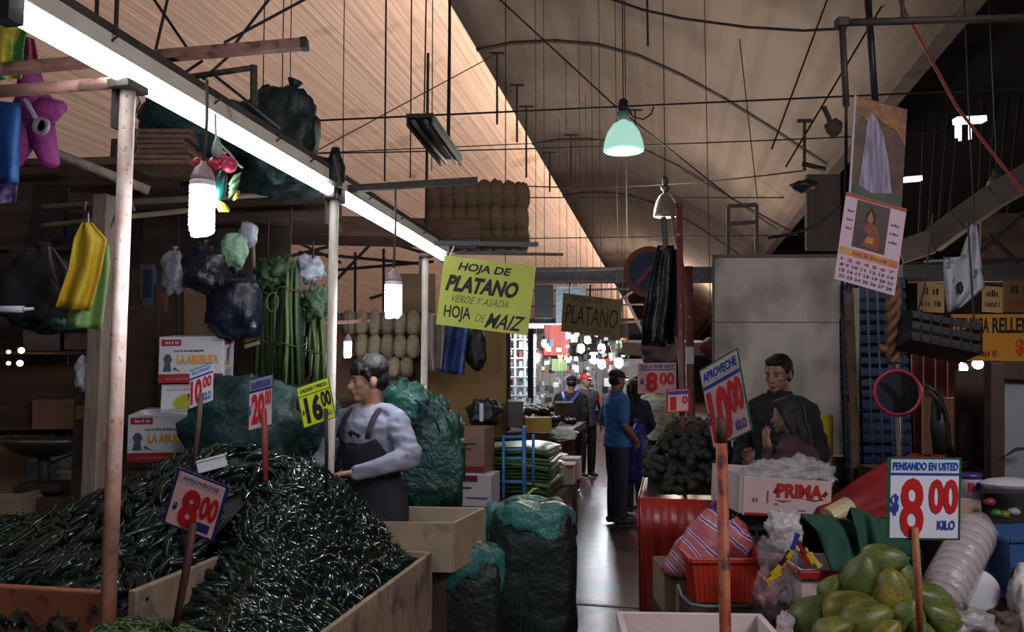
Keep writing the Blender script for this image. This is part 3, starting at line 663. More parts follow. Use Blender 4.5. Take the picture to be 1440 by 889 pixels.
# right-centre 10.00 on the rusty stake
M_stake = mat('orange_red_stake', (.42,.15,.05), (.36,.05,.03), .55, nscale=7, bump=.2, dirt=((.10,.02,.018), 12, .5, .6))
st = MB(); a = D(1014,590,2.55); st.tube([(a.x, a.y, 0), (a.x, a.y, a.z)], .0185, 14)
T = thing('sign_stake', 'rusty orange-red stake standing in front of the pink price sign', 'stake', (a.x, a.y, 0)); part(T, 'pole', st, M_stake, True)
q = MB(); q.tube([(a.x, a.y, a.z-.075), (a.x, a.y, a.z+.006)], .0195, 14); part(T, 'dark_tip', q, mat('burnt_tip', (.05,.02,.015), (.09,.03,.02), .7, nscale=15), True)
sgn('pink tilted price sign reading 10.00 with green border on the rusty stake', pxcard((1003,632),(1058,606),(983,521), (2.75,2.6,2.75)), M_grn, plain('e3b8bb', .5),
    margin=.03, header='APROVECHE', headbox=(.08,.82,.94,.93), hband=((.03,.80,.97,.95), plain('d6c8d8', .5)), hrule=((.03,.725,.97,.765), M_blu),
    big='10', bigbox=(.08,.04,.60,.69), cents='00', centbox=(.60,.30,.95,.70), bigm=M_redo, kilo='KILO', kilobox=(.66,.08,.92,.20), dollar=M_blu, dbox=(.02,.28,.12,.44), cat='price sign')
# signs further back on the red-brown posts
sgn('pink price sign reading 8.00 hung beside the red-brown posts', pxcard((897,554),(951,553),(897,511), 6.2), M_pcard, M_pcard, margin=.02, header='SOLO POR HOY', headbox=(.07,.82,.95,.95),
    hrule=((.02,.76,.98,.79), M_blu), big='8', bigbox=(.2,.05,.52,.70), cents='00', centbox=(.56,.28,.95,.68), bigm=M_redo, dollar=M_blu, dbox=(.05,.3,.15,.5))
sgn('small half-hidden price sign with red numeral behind the red-brown post', pxcard((937,581),(970,579),(937,548), 5.4), M_red, M_pcard, margin=.08, big='1', bigbox=(.16,.1,.42,.68), cents='0', centbox=(.66,.35,.9,.7), hrule=((.08,.76,.92,.92), M_blu))
# hand-lettered leaf signs
Y1 = pxcard((613,456),(742,472),(625,359), 5.55); M_ysheet = mat('yellow_green_sheet', (.52,.56,.09), (.46,.50,.075), .6, nscale=3)
T = thing('leaf_sign', 'bright yellow hand-lettered sign reading HOJA DE PLATANO', 'sign', Y1.mid())
part(T, 'sheet', Y1.rect(0,0,1,1,-.003,.0), M_ysheet)
for st_, bx, bo, sk, m in (('HOJA DE', (.17,.78,.73,.93), .03, .03, M_ink), ('PLATANO', (.07,.50,.84,.74), .05, .04, M_ink), ('VERDE Y ASADA', (.13,.35,.76,.455), -.005, .03, plain('4c5420', .6)),
                           ('HOJA', (.07,.07,.36,.30), .02, .0, M_ink), ('DE', (.42,.11,.52,.22), -.015, .02, plain('4c5420', .6)), ('MAIZ', (.55,.04,.93,.26), .02, .06, M_ink)):
    part(T, 'lettering', Y1.text(st_, *bx, .002, bo, sk), m)
q = MB()
for aa in (.06, .80): q.tube([Y1.P(aa,.99,.003), Y1.P(aa+.03,1.15,.0)], .004, 5)
part(T, 'tie', q, plain('d0d0d0', .5))
Y2 = pxcard((789,466),(872,476),(792,412), 9.0); T = thing('leaf_sign', 'dull olive cardboard sign reading HOJA DE PLATANO further back', 'sign', Y2.mid())
part(T, 'sheet', Y2.rect(0,0,1,1,-.004,.0), mat('olive_card', (.24,.20,.10), (.20,.165,.08), .8, nscale=3))
for st_, bx, bo, m in (('HOJA DE', (.15,.78,.68,.97), -.01, plain('2c2614', .7)), ('PLATANO', (.07,.24,.94,.72), -.008, plain('201b10', .7)), ('ASADA', (.5,.06,.85,.16), -.02, plain('3c331c', .7))):
    part(T, 'lettering', Y2.text(st_, *bx, .004, bo, .02), m)
q = MB(); q.tube([Y2.P(.45,1.0,.0), Y2.P(.45,1.3,0)], .012, 5); q.tube([Y2.P(.1,1.0,.0), Y2.P(.1,1.3,0)], .006, 5); part(T, 'tie', q, M_iron)
# ================================================================ LEFT STALL: GOODS AND CLUTTER
def tarp(name, c1, c2, rough=.45, bump=.6, bscale=9): return mat(name, c1, c2, rough, nscale=5, bump=bump, bscale=bscale)
M_sackg = tarp('dark_green_net', (.004,.024,.022), (.008,.046,.040), .6, .8, 22)
M_sackd = tarp('blackish_green_net', (.005,.016,.016), (.010,.030,.030), .5, .7, 12)
M_teal = film('teal_film', (.03,.20,.16), .35, .2, .8, 14)
M_tealp = tarp('teal_plastic', (.015,.10,.09), (.06,.22,.20), .35, .9, 22)
def frame_at(): return Matrix.Rotation(YAW, 3, 'Z')
def sack(name, label, px, py, d, wpx, hpx, m, seed, depth=.8, cat='sack', amp=.22, freq=2.2, group=None, sq=.75, neck=None, rot=0.):
    """filled sack: a lumpy body, creases, and a gathered neck"""
    k = d/F; rx, rz = wpx*k/2, hpx*k/2; c = D(px, py, d); M = Matrix.Rotation(YAW+rot, 3, 'Z')
    T = thing(name, label, cat, c - Vector((0,0,rz)), group)
    q = MB(); q.blob(c, (rx, rx*depth, rz), seed, amp, freq, 34, 24, M, sq); part(T, 'body', q, m, True)
    if neck:
        q = MB(); t = c + M @ Vector((neck[0]*rx, 0, rz*.9)); n = 14
        q.lathe([(rx*.22, -.02), (rx*.10, rz*.10), (rx*.14, rz*.2), (rx*.24, rz*.32), (rx*.10, rz*.33)], n, t, M @ Matrix.Rotation(neck[1], 3, 'Y')); part(T, 'neck', q, m, True)
    return T
# sacks on the stall roof
sack('net_sack', 'tall dark green net sack lying on the stall roof behind the long tube', 398, 190, 4.0, 95, 130, M_sackd, 3, neck=(.2,.3))
sack('net_sack', 'second dark green net sack slumped against the tall one on the roof', 352, 180, 4.2, 95, 70, M_sackg, 5)
sack('net_sack', 'dark green net sack under the long tube near the ornaments', 268, 175, 4.2, 130, 80, M_sackg, 8)
sack('net_sack', 'green net sack just right of the ornaments under the tube', 395, 245, 4.5, 150, 60, M_sackd, 9)
# brown stack of folded sacks under the tube
T = thing('folded_sack_stack', 'brown stack of folded burlap sacks above the large bulb', 'sacks', D(235,242,4.1)); M_burl = mat('burlap', (.13,.065,.04), (.20,.11,.07), .9, nscale=18, bump=.4)
for i in range(7):
    random.seed(i); q = MB(); c = D(236+random.uniform(-4,4), 238-i*7, 4.1); q.box(c, (.33+random.uniform(-.03,.02), .3, .024), YAW+random.uniform(-.06,.06)); part(T, 'folded_sack', q, M_burl, bevel=.008)
# hanging paper and plastic goods, top left
def hang_sheet(name, label, cat, pts, d, m, wave=.02, th=.004, seed=0, extra=None, group=None):
    """limp sheet from an outline in picture pixels at depth d, waved in depth"""
    n = 14; top = pts[0]; mb = MB()
    L_, R_ = pts   # left and right edges as lists of (x,y), same length
    m_ = len(L_)
    def fn(u, v):
        t = v*(m_-1); i = min(int(t), m_-2); f = t-i
        lx = L_[i][0]*(1-f)+L_[i+1][0]*f; ly = L_[i][1]*(1-f)+L_[i+1][1]*f
        rx = R_[i][0]*(1-f)+R_[i+1][0]*f; ry = R_[i][1]*(1-f)+R_[i+1][1]*f
        dd = d + wave*math.sin(u*9+seed)*(.4+v) + wave*.7*noise.noise(Vector((u*4, v*4, seed)))
        return D(lx+(rx-lx)*u, ly+(ry-ly)*u, dd)
    mb.grid(fn, n, 12)
    return solo(name, label, cat, mb, m, smooth=True, solid=th, group=group) if extra is None else mb
M_yel = tarp('yellow_cloth', (.55,.36,.015), (.46,.29,.012), .6, .35, 8); M_lime = tarp('lime_cloth', (.30,.48,.17), (.24,.40,.14), .6, .35, 8)
T = thing('hanging_cloth', 'yellow cloth hanging from a wire hook left of the first post', 'cloth', D(115,432,3.3))
part(T, 'cloth', hang_sheet('', '', '', ([(116,313),(104,335),(96,380),(78,432)],[(128,313),(150,337),(140,390),(126,438)]), 3.3, M_yel, extra=1), M_yel, True, solid=.006)
q = MB(); q.tube([D(121,283,3.3), D(119,296,3.3), D(124,300,3.3), D(124,316,3.3)], .004, 6); part(T, 'hook', q, plain('8a8a90', .3, metal=1.))
hang_sheet('hanging_cloth', 'lime green cloth hanging behind the yellow one', 'cloth', ([(118,335),(112,380),(100,430),(92,458)],[(153,345),(155,370),(148,420),(143,464)]), 3.38, M_lime, seed=2)
# piñata and plastic goods
M_mag = tarp('magenta_paper', (.17,.012,.11), (.24,.022,.15), .7, .5, 30)
T = thing('paper_pinata', 'magenta paper star piñata hanging in the top corner', 'piñata', D(45,240,3.0))
c = D(48,160,3.0); q = MB(); q.blob(c, (.075,.075,.11), 2, .06); part(T, 'body', q, M_mag, True)
for (x, y) in ((88,150),(40,85),(18,230),(72,232)):
    q = MB(); e = D(x,y,2.95); q.tube([c, c.lerp(e,.6), e], [.065,.045,.022 if x == 88 else .03], 10); part(T, 'cone', q, M_mag, True)
q = MB(); e = D(60,178,2.88); q.lathe([(.022,0),(.034,.0),(.034,.012),(.022,.012),(.022,0)], 14, e, Matrix.Rotation(PI/2,3,'X')); q.bar(D(36,140,2.88), D(52,168,2.88), .025, .01); part(T, 'paper_ring', q, plain('8d8290', .6))
hang_sheet('plastic_bag', 'yellow and green plastic bag in the top corner', 'bag', ([(-20,25),(-20,60),(-20,115)],[(40,30),(34,60),(30,110)]), 2.85, mat('yellow_green_bag', (.45,.36,.02), (.03,.20,.05), .4, nscale=7, lo=.48, hi=.52), seed=1)
hang_sheet('plastic_bag', 'dark green plastic bag above the pink pipe in the corner', 'bag', ([(-20,10),(-20,40),(-20,72)],[(42,25),(36,50),(28,60)]), 2.95, tarp('dkgreen_bag', (.01,.09,.04), (.015,.13,.06), .4), seed=3)
hang_sheet('plastic_bag', 'bright blue plastic sheet hanging at the left edge', 'sheet', ([(-30,140),(-30,190),(-30,262)],[(30,145),(28,200),(26,256)]), 2.9, tarp('blue_bag', (.012,.08,.30), (.02,.12,.40), .45), seed=4)
hang_sheet('plastic_bag', 'dark purple sheet with pink hem below the blue one', 'sheet', ([(-30,255),(-30,270),(-30,290)],[(26,250),(24,268),(22,284)]), 2.95, tarp('purple_bag', (.04,.02,.09), (.06,.03,.12), .5), seed=6)
hang_sheet('paper_streamer', 'pink paper streamer beside the dark green bag', 'streamer', ([(34,50),(32,70),(30,92)],[(48,55),(52,75),(54,90)]), 3.05, plain('9a3f5c', .6), seed=7)
# dark bags at the left
sack('cloth_bag', 'black cloth bag hanging at the left edge by the yellow cloth', 52, 408, 3.7, 100, 110, tarp('black_cloth', (.010,.008,.012), (.022,.016,.024), .8), 11, neck=(.1,0), amp=.3, sq=.9)
hang_sheet('cloth', 'grey-pink cloth with a green strap tied over the black bag', 'cloth', ([(66,345),(66,375),(80,400)],[(76,350),(96,380),(94,410)]), 3.5, tarp('greypink', (.10,.07,.08), (.15,.11,.12), .7), seed=3)
sack('plastic_bag', 'dark teal bag under the lime cloth', 75, 455, 3.75, 75, 28, tarp('dteal', (.01,.06,.05), (.02,.09,.07), .4), 13, cat='bag')
q = MB(); q.tube([D(-20,435,3.2), D(34,435,3.2)], .014, 12); q.tube([D(34,435,3.2), D(36,435,3.2), D(47,434,3.2)], [.014,.007,.006], 10)
solo('white_rod', 'thick white rod end poking in at the left edge', 'rod', q, plain('b9c0cc', .35), smooth=True)
sack('plastic_bag', 'translucent grey plastic bag ball hung right of the first post', 245, 383, 4.0, 34, 60, mat('grey_bag', (.12,.12,.14), (.2,.2,.23), .3, nscale=9, bump=.7, bscale=20), 15, neck=(0,0), cat='bag')
sack('plastic_bag', 'black plastic bag below the large bulb', 287, 378, 4.0, 56, 66, tarp('black_bag', (.006,.006,.009), (.012,.012,.018), .3, .8, 20), 16, neck=(0,0), cat='bag')
sack('plastic_bag', 'big navy-black plastic bag above the fruit boxes', 330, 432, 4.3, 76, 90, tarp('navy_bag', (.006,.007,.018), (.010,.012,.028), .35, .6, 14), 17, neck=(0,0), cat='bag')
sack('plastic_bag', 'pale green and white plastic bag near the navy bag', 330, 352, 4.1, 34, 48, mat('palegreen_bag', (.28,.42,.30), (.10,.22,.13), .35, nscale=5, bump=.6, bscale=20), 18, cat='bag')
sack('plastic_bag', 'small white plastic bag over the pale green one', 349, 330, 4.2, 24, 36, plain('8a8d98', .35), 19, cat='bag')
sack('plastic_bag', 'twisted pale blue bag hung at the top of the leaf bundles', 437, 380, 4.7, 34, 34, mat('paleblue_bag', (.25,.27,.33), (.38,.40,.47), .3, nscale=9, bump=.8, bscale=20), 20, cat='bag', amp=.5)
sack('plastic_bag', 'small pale bag tied on a tarred wooden post', 122, 525, 3.7, 28, 52, mat('lilac_bag', (.34,.33,.40), (.46,.45,.52), .35, nscale=9, bump=.7, bscale=20), 21, cat='bag', amp=.3)
# wooden uprights with nailed tags
def upright(px, y0, y1, d, w, m, label, tags=()):
    a = D(px,y0,d); b = D(px,y1,d); T = thing('wooden_post', label, 'post', (a.x, a.y, 0)); q = MB(); q.bar((a.x,a.y,0), a, w); part(T, 'timber', q, m, bevel=.004)
    for ty, c_, hgt in tags:
        p = D(px, ty, d-.035); q = MB(); q.box(p, (w*1.25, .012, hgt), YAW); part(T, 'paper_tag', q, plain(c_, .7))
upright(148, 275, 700, 3.75, .075, M_wood, 'weathered wooden post covered in paper tags behind the pipe post', ((500,'6a5140',.06),(530,'8a7260',.05),(560,'9a8468',.10),(590,'8a6a4a',.05),(610,'6e5a44',.08)))
upright(166, 300, 690, 4.0, .05, mat('pale_lath', (.24,.23,.18), (.17,.16,.13), .8, nscale=6), 'pale square lath standing behind the first pipe post')
upright(118, 560, 690, 3.9, .06, M_woodd, 'short dark post below the small pale bag', ((580,'8a7c2a',.07),(610,'5a4a44',.06)))
q = MB(); q.blob(D(157,618,3.7), (.04,.03,.025), 3, .1); solo('yellow_fruit', 'yellow fruit lying just left of the first pipe post', 'fruit', q, plain('b5a31e', .5), smooth=True)
# dark loft boards over the stall
for i, (x0, y0, x1, y1, d, wd) in enumerate(((60,262,330,250,5.6,.5),(190,300,470,288,5.4,.30),(180,225,300,228,5.5,.5),(300,318,470,312,5.3,.22),(-40,250,110,246,5.5,.35))):
    q = MB(); q.bar(D(x0,y0,d), D(x1,y1,d), .5, wd*.32); solo('loft_board', ['wide dark loft board behind the first post','dark loft board level with the large bulb','dark loft board behind the folded burlap stack','dark loft board above the leaf bundles','dark loft board under the blue plastic sheet'][i], 'board', q, M_woodd, bevel=.01)
# back wall of the stall: boards and shelves
def panel(name, label, cat, x0, y0, x1, y1, d, m, th=.03, rz=None, group=None, bevel=.004):
    a = D(x0, y1, d); b = D(x1, y1, d); c = D(x0, y0, d); q = MB(); C = Card(a, b, c); C.rect(0,0,1,1,-th,0, q)
    return solo(name, label, cat, q, m, group, bevel=bevel)
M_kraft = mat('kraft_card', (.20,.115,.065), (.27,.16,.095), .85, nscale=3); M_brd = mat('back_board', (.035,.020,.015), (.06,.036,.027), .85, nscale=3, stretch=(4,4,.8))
for i in range(9):
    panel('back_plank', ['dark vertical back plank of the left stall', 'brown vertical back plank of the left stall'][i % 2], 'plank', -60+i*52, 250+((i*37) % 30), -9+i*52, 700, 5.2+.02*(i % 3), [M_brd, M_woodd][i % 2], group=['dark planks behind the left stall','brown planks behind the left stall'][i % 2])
panel('cardboard_sheet', 'brown cardboard sheet above the fruit boxes', 'cardboard', 258, 405, 312, 475, 4.6, M_kraft)
panel('cardboard_sheet', 'brown sheet standing left of the top fruit box', 'cardboard', 172, 430, 222, 600, 4.75, M_woodd)
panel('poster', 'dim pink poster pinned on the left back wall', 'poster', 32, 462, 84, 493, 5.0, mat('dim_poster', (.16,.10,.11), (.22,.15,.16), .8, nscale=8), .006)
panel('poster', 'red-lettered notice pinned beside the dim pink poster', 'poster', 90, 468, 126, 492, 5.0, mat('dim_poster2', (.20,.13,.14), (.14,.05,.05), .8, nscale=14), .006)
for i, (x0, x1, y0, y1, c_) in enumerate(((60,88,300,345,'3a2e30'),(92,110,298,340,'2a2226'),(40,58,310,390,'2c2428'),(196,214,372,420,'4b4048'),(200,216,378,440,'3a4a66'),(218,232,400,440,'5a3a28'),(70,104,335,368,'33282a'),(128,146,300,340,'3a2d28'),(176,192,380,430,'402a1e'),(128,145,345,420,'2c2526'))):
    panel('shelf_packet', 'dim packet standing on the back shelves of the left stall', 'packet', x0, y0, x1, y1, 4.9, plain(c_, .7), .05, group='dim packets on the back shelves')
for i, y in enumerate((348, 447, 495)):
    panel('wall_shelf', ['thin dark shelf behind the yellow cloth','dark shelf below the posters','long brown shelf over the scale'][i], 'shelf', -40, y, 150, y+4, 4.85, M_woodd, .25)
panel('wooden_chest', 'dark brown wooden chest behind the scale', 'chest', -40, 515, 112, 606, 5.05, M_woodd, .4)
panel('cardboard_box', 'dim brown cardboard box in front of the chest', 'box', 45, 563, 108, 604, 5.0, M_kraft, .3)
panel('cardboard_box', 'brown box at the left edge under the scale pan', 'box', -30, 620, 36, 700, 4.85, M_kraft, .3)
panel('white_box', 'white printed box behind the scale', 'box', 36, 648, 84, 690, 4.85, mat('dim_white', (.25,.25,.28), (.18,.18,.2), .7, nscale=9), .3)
for i, (x, y) in enumerate(((30,493),(28,511),(12,495),(12,511))):
    q = MB(); q.blob(D(x,y,4.7), (.018 if i < 2 else .012,)*3, 1, 0); solo('small_light', 'tiny warm light glowing at a far stall on the left', 'lamp', q, mat('warm_glow', (1,1,1), emit=(1,.85,.6), estr=6 if i < 2 else 2), 'tiny warm lights on the left', smooth=True)
# scale
T = thing('market_scale', 'old market scale with a wide metal pan behind the left heap', 'scale', D(62,690,4.5)); M_pan = mat('scale_pan', (.20,.20,.20), rough=.35, metal=.9)
c = D(62,618,4.5); q = MB(); prof = [(.02,-.105),(.12,-.09),(.20,-.05),(.255,0)]; q.lathe(prof+[(r*.96, z+.008) for r, z in reversed(prof)], 28, c, Matrix.Diagonal((1,.8,1))); part(T, 'pan', q, M_pan, True)
q = MB(); q.tube([D(62,640,4.5), D(62,690,4.5)], .03, 10); part(T, 'column', q, M_iron, True)
q = MB(); q.box(D(64,684,4.5), (.26,.2,.05), YAW); part(T, 'base', q, M_iron, bevel=.01)
q = MB(); q.box(D(108,662,4.48), (.17,.10,.02), YAW); part(T, 'weighing_bar', q, plain('a89a78', .35, metal=.7))
a = D(62,690,4.5); q = MB(); q.box((a.x-.1,a.y+.12,.38), (1.7,.62,.76), YAW); solo('counter', 'dark wooden counter carrying the scale', 'counter', q, M_brd)
q = MB(); q.box((a.x,a.y,(a.z+.745)/2-.01), (.36,.28,a.z-.775), YAW); solo('wooden_block', 'dark block raising the scale on the counter', 'block', q, M_woodd)
q = MB(); q.tube([D(14,612,4.6), D(40,640,4.6), D(75,650,4.55), D(100,640,4.5)], .006, 6); solo('scale_hook', 'curved black hook under the scale pan', 'hook', q, M_blk)
# printed fruit boxes
M_wbox = mat('white_print_box', (.52,.50,.53), (.46,.44,.48), .7, nscale=3); M_wside = mat('white_box_side', (.42,.42,.46), (.36,.36,.41), .7, nscale=3)
M_orl = plain('c9862a', .6); M_dred = plain('8e1620', .6)
def fruitbox(label, x0, y0, x1, y1, d, side, seam, full):
    C = pxcard((x0,y1),(x1,y1-2),(x0+2,y0), (d,d+.06,d)); T = thing('fruit_box', label, 'box', C.mid())
    q = MB(); C.rect(0,0,1,1,-.34,0,q); part(T, 'carton', q, M_wbox, bevel=.004)
    if full:
        part(T, 'red_band', C.rect(0,0,1,.19,.0005,.0015), M_dred); part(T, 'band_lettering', C.scribble(.1,.06,.55,.12), plain('b8606a', .6))
        part(T, 'red_label', C.rect(.04,.80,.34,.94,.0005,.0015), M_dred); part(T, 'label_lettering', C.scribble(.08,.84,.31,.91,12), plain('d8b8bc', .6))
        part(T, 'top_lettering', C.scribble(.22,.67,.70,.72,26), M_navy); part(T, 'name_lettering', C.text('LA ABUELITA', .28,.40,.93,.60,.003,.05), M_orl)
        q = MB(); C.poly([(.07,.25),(.20,.25),(.18,.42),(.21,.5),(.17,.62),(.11,.62),(.07,.52),(.10,.42)], .002, q); C.poly([(.02+.2,.30),(.24+.1,.24),(.36,.22),(.25,.34)], .002, q); part(T, 'printed_figure', q, plain('3c4a5c', .6))
    else:
        q = MB(); pts = [(.55+.26*math.cos(a)*(1+.08*math.cos(2*a)), .36+.30*math.sin(a)) for a in [2*PI*i/18 for i in range(18)]]; C.poly(pts, .002, q); part(T, 'printed_apple', q, plain('9fa31c', .6))
        part(T, 'top_lettering', C.scribble(.1,.80,.8,.85,26), plain('7a6a4a', .6))
    if side:
        S = Card(C.P(1,0,0), C.P(1,0,0)+(C.P(1,0,-.34)-C.P(1,0,0)), C.P(1,1,0))
        if S.n.dot(C.u) < 0: S.n = -S.n
        part(T, 'side_label', S.rect(.1,.8,.9,.95,.001,.002), M_dred); part(T, 'side_lettering', S.text('ABUELA', .12,.34,.6,.44,.003), M_orl)
        q = MB(); S.rect(.3,.44,.5,.72,.001,.002,q); part(T, 'side_figure', q, plain('4a5668', .6))
        q = MB(); S.rect(.15,.06,.85,.26,.001,.002,q); part(T, 'side_notice', q, plain('8a8a94', .6))
    return T
fruitbox('upper white fruit box printed LA ABUELITA with side showing', 222, 474, 313, 539, 4.2, True, 0, True)
fruitbox('plain white box with printed green apple between the fruit boxes', 225, 541, 291, 583, 4.22, False, 0, False)
fruitbox('lower white fruit box printed LA ABUELITA near the first post', 178, 584, 281, 650, 4.1, False, 0, True)
q = MB(); c = D(262,700,4.3); q.box((c.x, c.y+.1, D(262,650,4.3).z/2-.015), (.95,.45,D(262,650,4.3).z-.03), YAW); solo('pallet_table', 'rough dark table under the stacked fruit boxes', 'table', q, M_brd)
hang_sheet('plastic_sheet', 'crumpled clear plastic between the fruit boxes', 'plastic', ([(196,577),(200,583)],[(282,574),(286,584)]), 4.05, film('clear_film', (.7,.7,.75), .6), wave=.03, seed=5)
# big green net covers behind the heap
sack('net_sack', 'huge dark green net sack behind the small price signs', 340, 612, 4.0, 150, 150, M_sackg, 25, amp=.3, freq=3.2)
sack('net_sack', 'low dark green net sack left of the apron vendor', 425, 620, 4.75, 110, 120, M_sackg, 26, amp=.3, freq=3.2)
panel('dark_crate', 'dark crate between the 20.00 and 16.00 signs', 'crate', 386, 545, 420, 578, 4.35, M_blk, .25)
for i in range(8):
    random.seed(70+i); q = MB(); q.blob(D(392+random.uniform(-4,24), 548+random.uniform(-2,22), 4.28), (.018,.018,.014), i, .2, n=8, m=6); solo('mushroom', 'small grey mushroom in the dark crate', 'mushroom', q, plain(['6a6a72','4a4a58','8a8a8a'][i % 3], .5), 'mushrooms in the dark crate', smooth=True)
sack('green_bag', 'translucent green net sack standing right of the vendor', 606, 645, 4.85, 92, 132, film('green_film', (.005,.055,.045), .12, .42, 1., 30), 31, amp=.26, freq=3., sq=.62)
sack('green_bag', 'crumpled green plastic sack behind the vendor\'s shoulder', 572, 568, 4.7, 60, 60, film('green_film_light', (.02,.12,.095), .25, .3, .9, 24), 32, amp=.3, freq=3., neck=(-.2,.2))
sack('green_bag', 'small green plastic bag with dark strap by the third post', 610, 585, 5.0, 46, 54, film('green_film_mid', (.008,.08,.065), .25, .3, .9, 24), 33, amp=.3, freq=3.)
sack('green_bag', 'dark green sack peeking over the vendor\'s shoulder', 545, 560, 5.0, 60, 45, M_sackg, 34)
q = MB(); q.tube([D(584,562,4.6), D(600,572,4.55), D(612,590,4.55), D(618,606,4.6)], .012, 8, flat=.4); solo('strap', 'navy strap lying over the green sacks', 'strap', q, plain('141c3c', .6), smooth=True)
q = MB(); c = D(600,720,5.0); q.box((c.x, c.y, .32), (.55,.5,.64), YAW); solo('sack_platform', 'low dark platform holding the green sacks', 'platform', q, M_brd)
# hanging leaf bundles
M_leaf = [mat('leaf_stalk_%d' % i, c1, c2, .5, nscale=4, stretch=(8,8,1)) for i, (c1, c2) in enumerate((((.04,.075,.022),(.075,.11,.035)), ((.022,.05,.018),(.04,.08,.025)), ((.09,.13,.03),(.13,.17,.05)), ((.018,.035,.016),(.03,.05,.02))))]
def bundle(px0, px1, y0, y1, d, n, label, seed, dk=0):
    rs = random.Random(seed); T = thing('leaf_bundle', label, 'leaves', D((px0+px1)/2, y1, d)); top = D((px0+px1)/2, y0, d)
    for i in range(n):
        f = (i+.5)/n; x = px0+(px1-px0)*f; dd = d + rs.uniform(-.09,.09); a = D((px0+px1)/2+(x-(px0+px1)/2)*.65+rs.uniform(-2,2), y0+rs.uniform(-8,14), dd); b = D(x+rs.uniform(-3,3), y1+rs.uniform(-30,6), dd+rs.uniform(-.03,.03))
        q = MB(); m_ = a.lerp(b,.5)+Vector((rs.uniform(-.012,.012),0,0)); q.tube([a, a.lerp(b,.25)+Vector((rs.uniform(-.01,.01),0,0)), m_, b], [.013,.027,.029,.014], 6, flat=.4); part(T, 'leaf_stalk', q, M_leaf[(rs.choice((0,1,2,3)) if not dk else rs.choice((1,3,3,0)))], True)
    for t in (.18, .6):
        c = D((px0+px1)/2, y0+(y1-y0)*t, d); R = (px1-px0)*d/F*.5; q = MB(); q.tube([c+Vector((math.cos(a)*R, math.sin(a)*.11, .01*math.sin(3*a))) for a in [2*PI*i/16 for i in range(17)]], .005, 5, cap=False); part(T, 'binding', q, plain('4a4028', .8))
    q = MB(); q.tube([top, top+Vector((0,0,.35))], .006, 5); part(T, 'cord', q, M_wire)
bundle(360, 392, 385, 545, 4.7, 12, 'dark hanging bundle of long leaves at the left of the three', 1, 1)
bundle(388, 428, 375, 560, 4.6, 16, 'tall bright green hanging bundle of long leaves in the middle', 2)
bundle(420, 458, 420, 545, 4.75, 13, 'shorter green hanging bundle of long leaves beside the second post', 3)
q = MB(); c = D(383,425,4.5); q.tube([c+Vector((math.cos(a)*.035, 0, math.sin(a)*.055)) for a in [2*PI*i/20 for i in range(21)]], .005, 5, cap=False); solo('wire_loop', 'loop of cord hung on the dark leaf bundle', 'loop', q, plain('5f6438', .7), smooth=True)
for i, (x, y) in enumerate(((378,385),(398,380),(445,425))):
    sack('leaf_tuft', ['dark leafy tuft over the first bundle','green leafy tuft over the tall bundle','leafy tuft over the shorter bundle'][i], x, y, 4.6, 34, 38, M_leaf[1], 40+i, cat='leaves', amp=.6)
q = MB(); q.tube([D(356,345,4.6), D(358,395,4.6), D(359,438,4.6)], .012, 6); solo('lath', 'thin pale lath standing beside the leaf bundles', 'lath', q, M_bam)
q = MB(); q.bar(D(345,480,4.4), D(366,470,4.4), .03, .02); q.bar(D(345,488,4.4), D(364,482,4.4), .03, .02); solo('stick_pair', 'two pale sticks poking out by the top fruit box', 'sticks', q, M_bam)
# corn-husk bundles
M_husk = mat('husk', (.36,.28,.18), (.26,.20,.125), .6, nscale=8, stretch=(1,1,4), bump=.5, bscale=24); M_huskd = mat('husk_dark', (.20,.155,.095), (.28,.22,.14), .6, nscale=8, stretch=(1,1,4), bump=.5, bscale=24)  # second husk is a darker tone, used on every third bundle
M_bale = mat('bale_husk', (.16,.105,.055), (.24,.165,.09), .7, nscale=8, stretch=(1,1,4), bump=.6, bscale=24)
def husk(px, py, d, wpx, hpx, m, seed):
    k = d/F; q = MB(); c = D(px,py,d); q.blob(c, (wpx*k/2, wpx*k*.55, hpx*k/2), seed, .14, 3, 14, 10, Matrix.Rotation(YAW,3,'Z'), .8); return q
n_ = 0
for row, (y, h, x0, x1, d) in enumerate(((454,36,482,590,6.6),(487,34,500,592,6.5),(516,30,545,592,6.5))):
    k = int((x1-x0)/18)
    for i in range(k):
        solo('corn_husk_bundle', ['tied corn husk bundle in the top row behind the vendor','tied corn husk bundle in the middle row behind the vendor','tied corn husk bundle in the low row behind the vendor'][row], 'husks', husk(x0+9+i*18, y, d, 19, h, M_husk if (i+row) % 3 else M_huskd, row*10+i), M_husk if (i+row) % 3 else M_huskd, ['top row of husks','middle row of husks','low row of husks'][row], smooth=True)
for row, (y, h, x0, x1) in enumerate(((274,42,602,742),(308,44,604,740),(336,34,604,742))):
    k = 8
    for i in range(k):
        x = x0+(x1-x0)*(i+.5)/k; solo('corn_husk_bundle', ['corn husk bundle in the upper row of the bale on the roof','corn husk bundle in the middle row of the bale on the roof','corn husk bundle in the lowest row of the bale on the roof'][row], 'husks', husk(x, y+(i-4)**2*.35*(1 if row == 0 else 0), 6.9, 25, h, M_bale, 50+row*10+i), M_bale, ['upper bale row','middle bale row','lowest bale row'][row], smooth=True)
q = MB(); a = D(600,345,6.9); b = D(742,345,6.9); q.bar(a, b, .5, .05); solo('bale_board', 'board under the husk bale on the stall roof', 'board', q, M_woodd)
panel('shelf_board', 'thin shelf between the husk rows behind the vendor', 'shelf', 480, 470, 596, 473, 6.7, M_woodd, .4)
panel('shelf_board', 'lower thin shelf of husks behind the vendor', 'shelf', 480, 503, 596, 506, 6.7, M_woodd, .4)
panel('husk_back', 'dull tan sheet behind the husk rows', 'sheet', 470, 440, 610, 560, 6.95, M_kraft, .03)
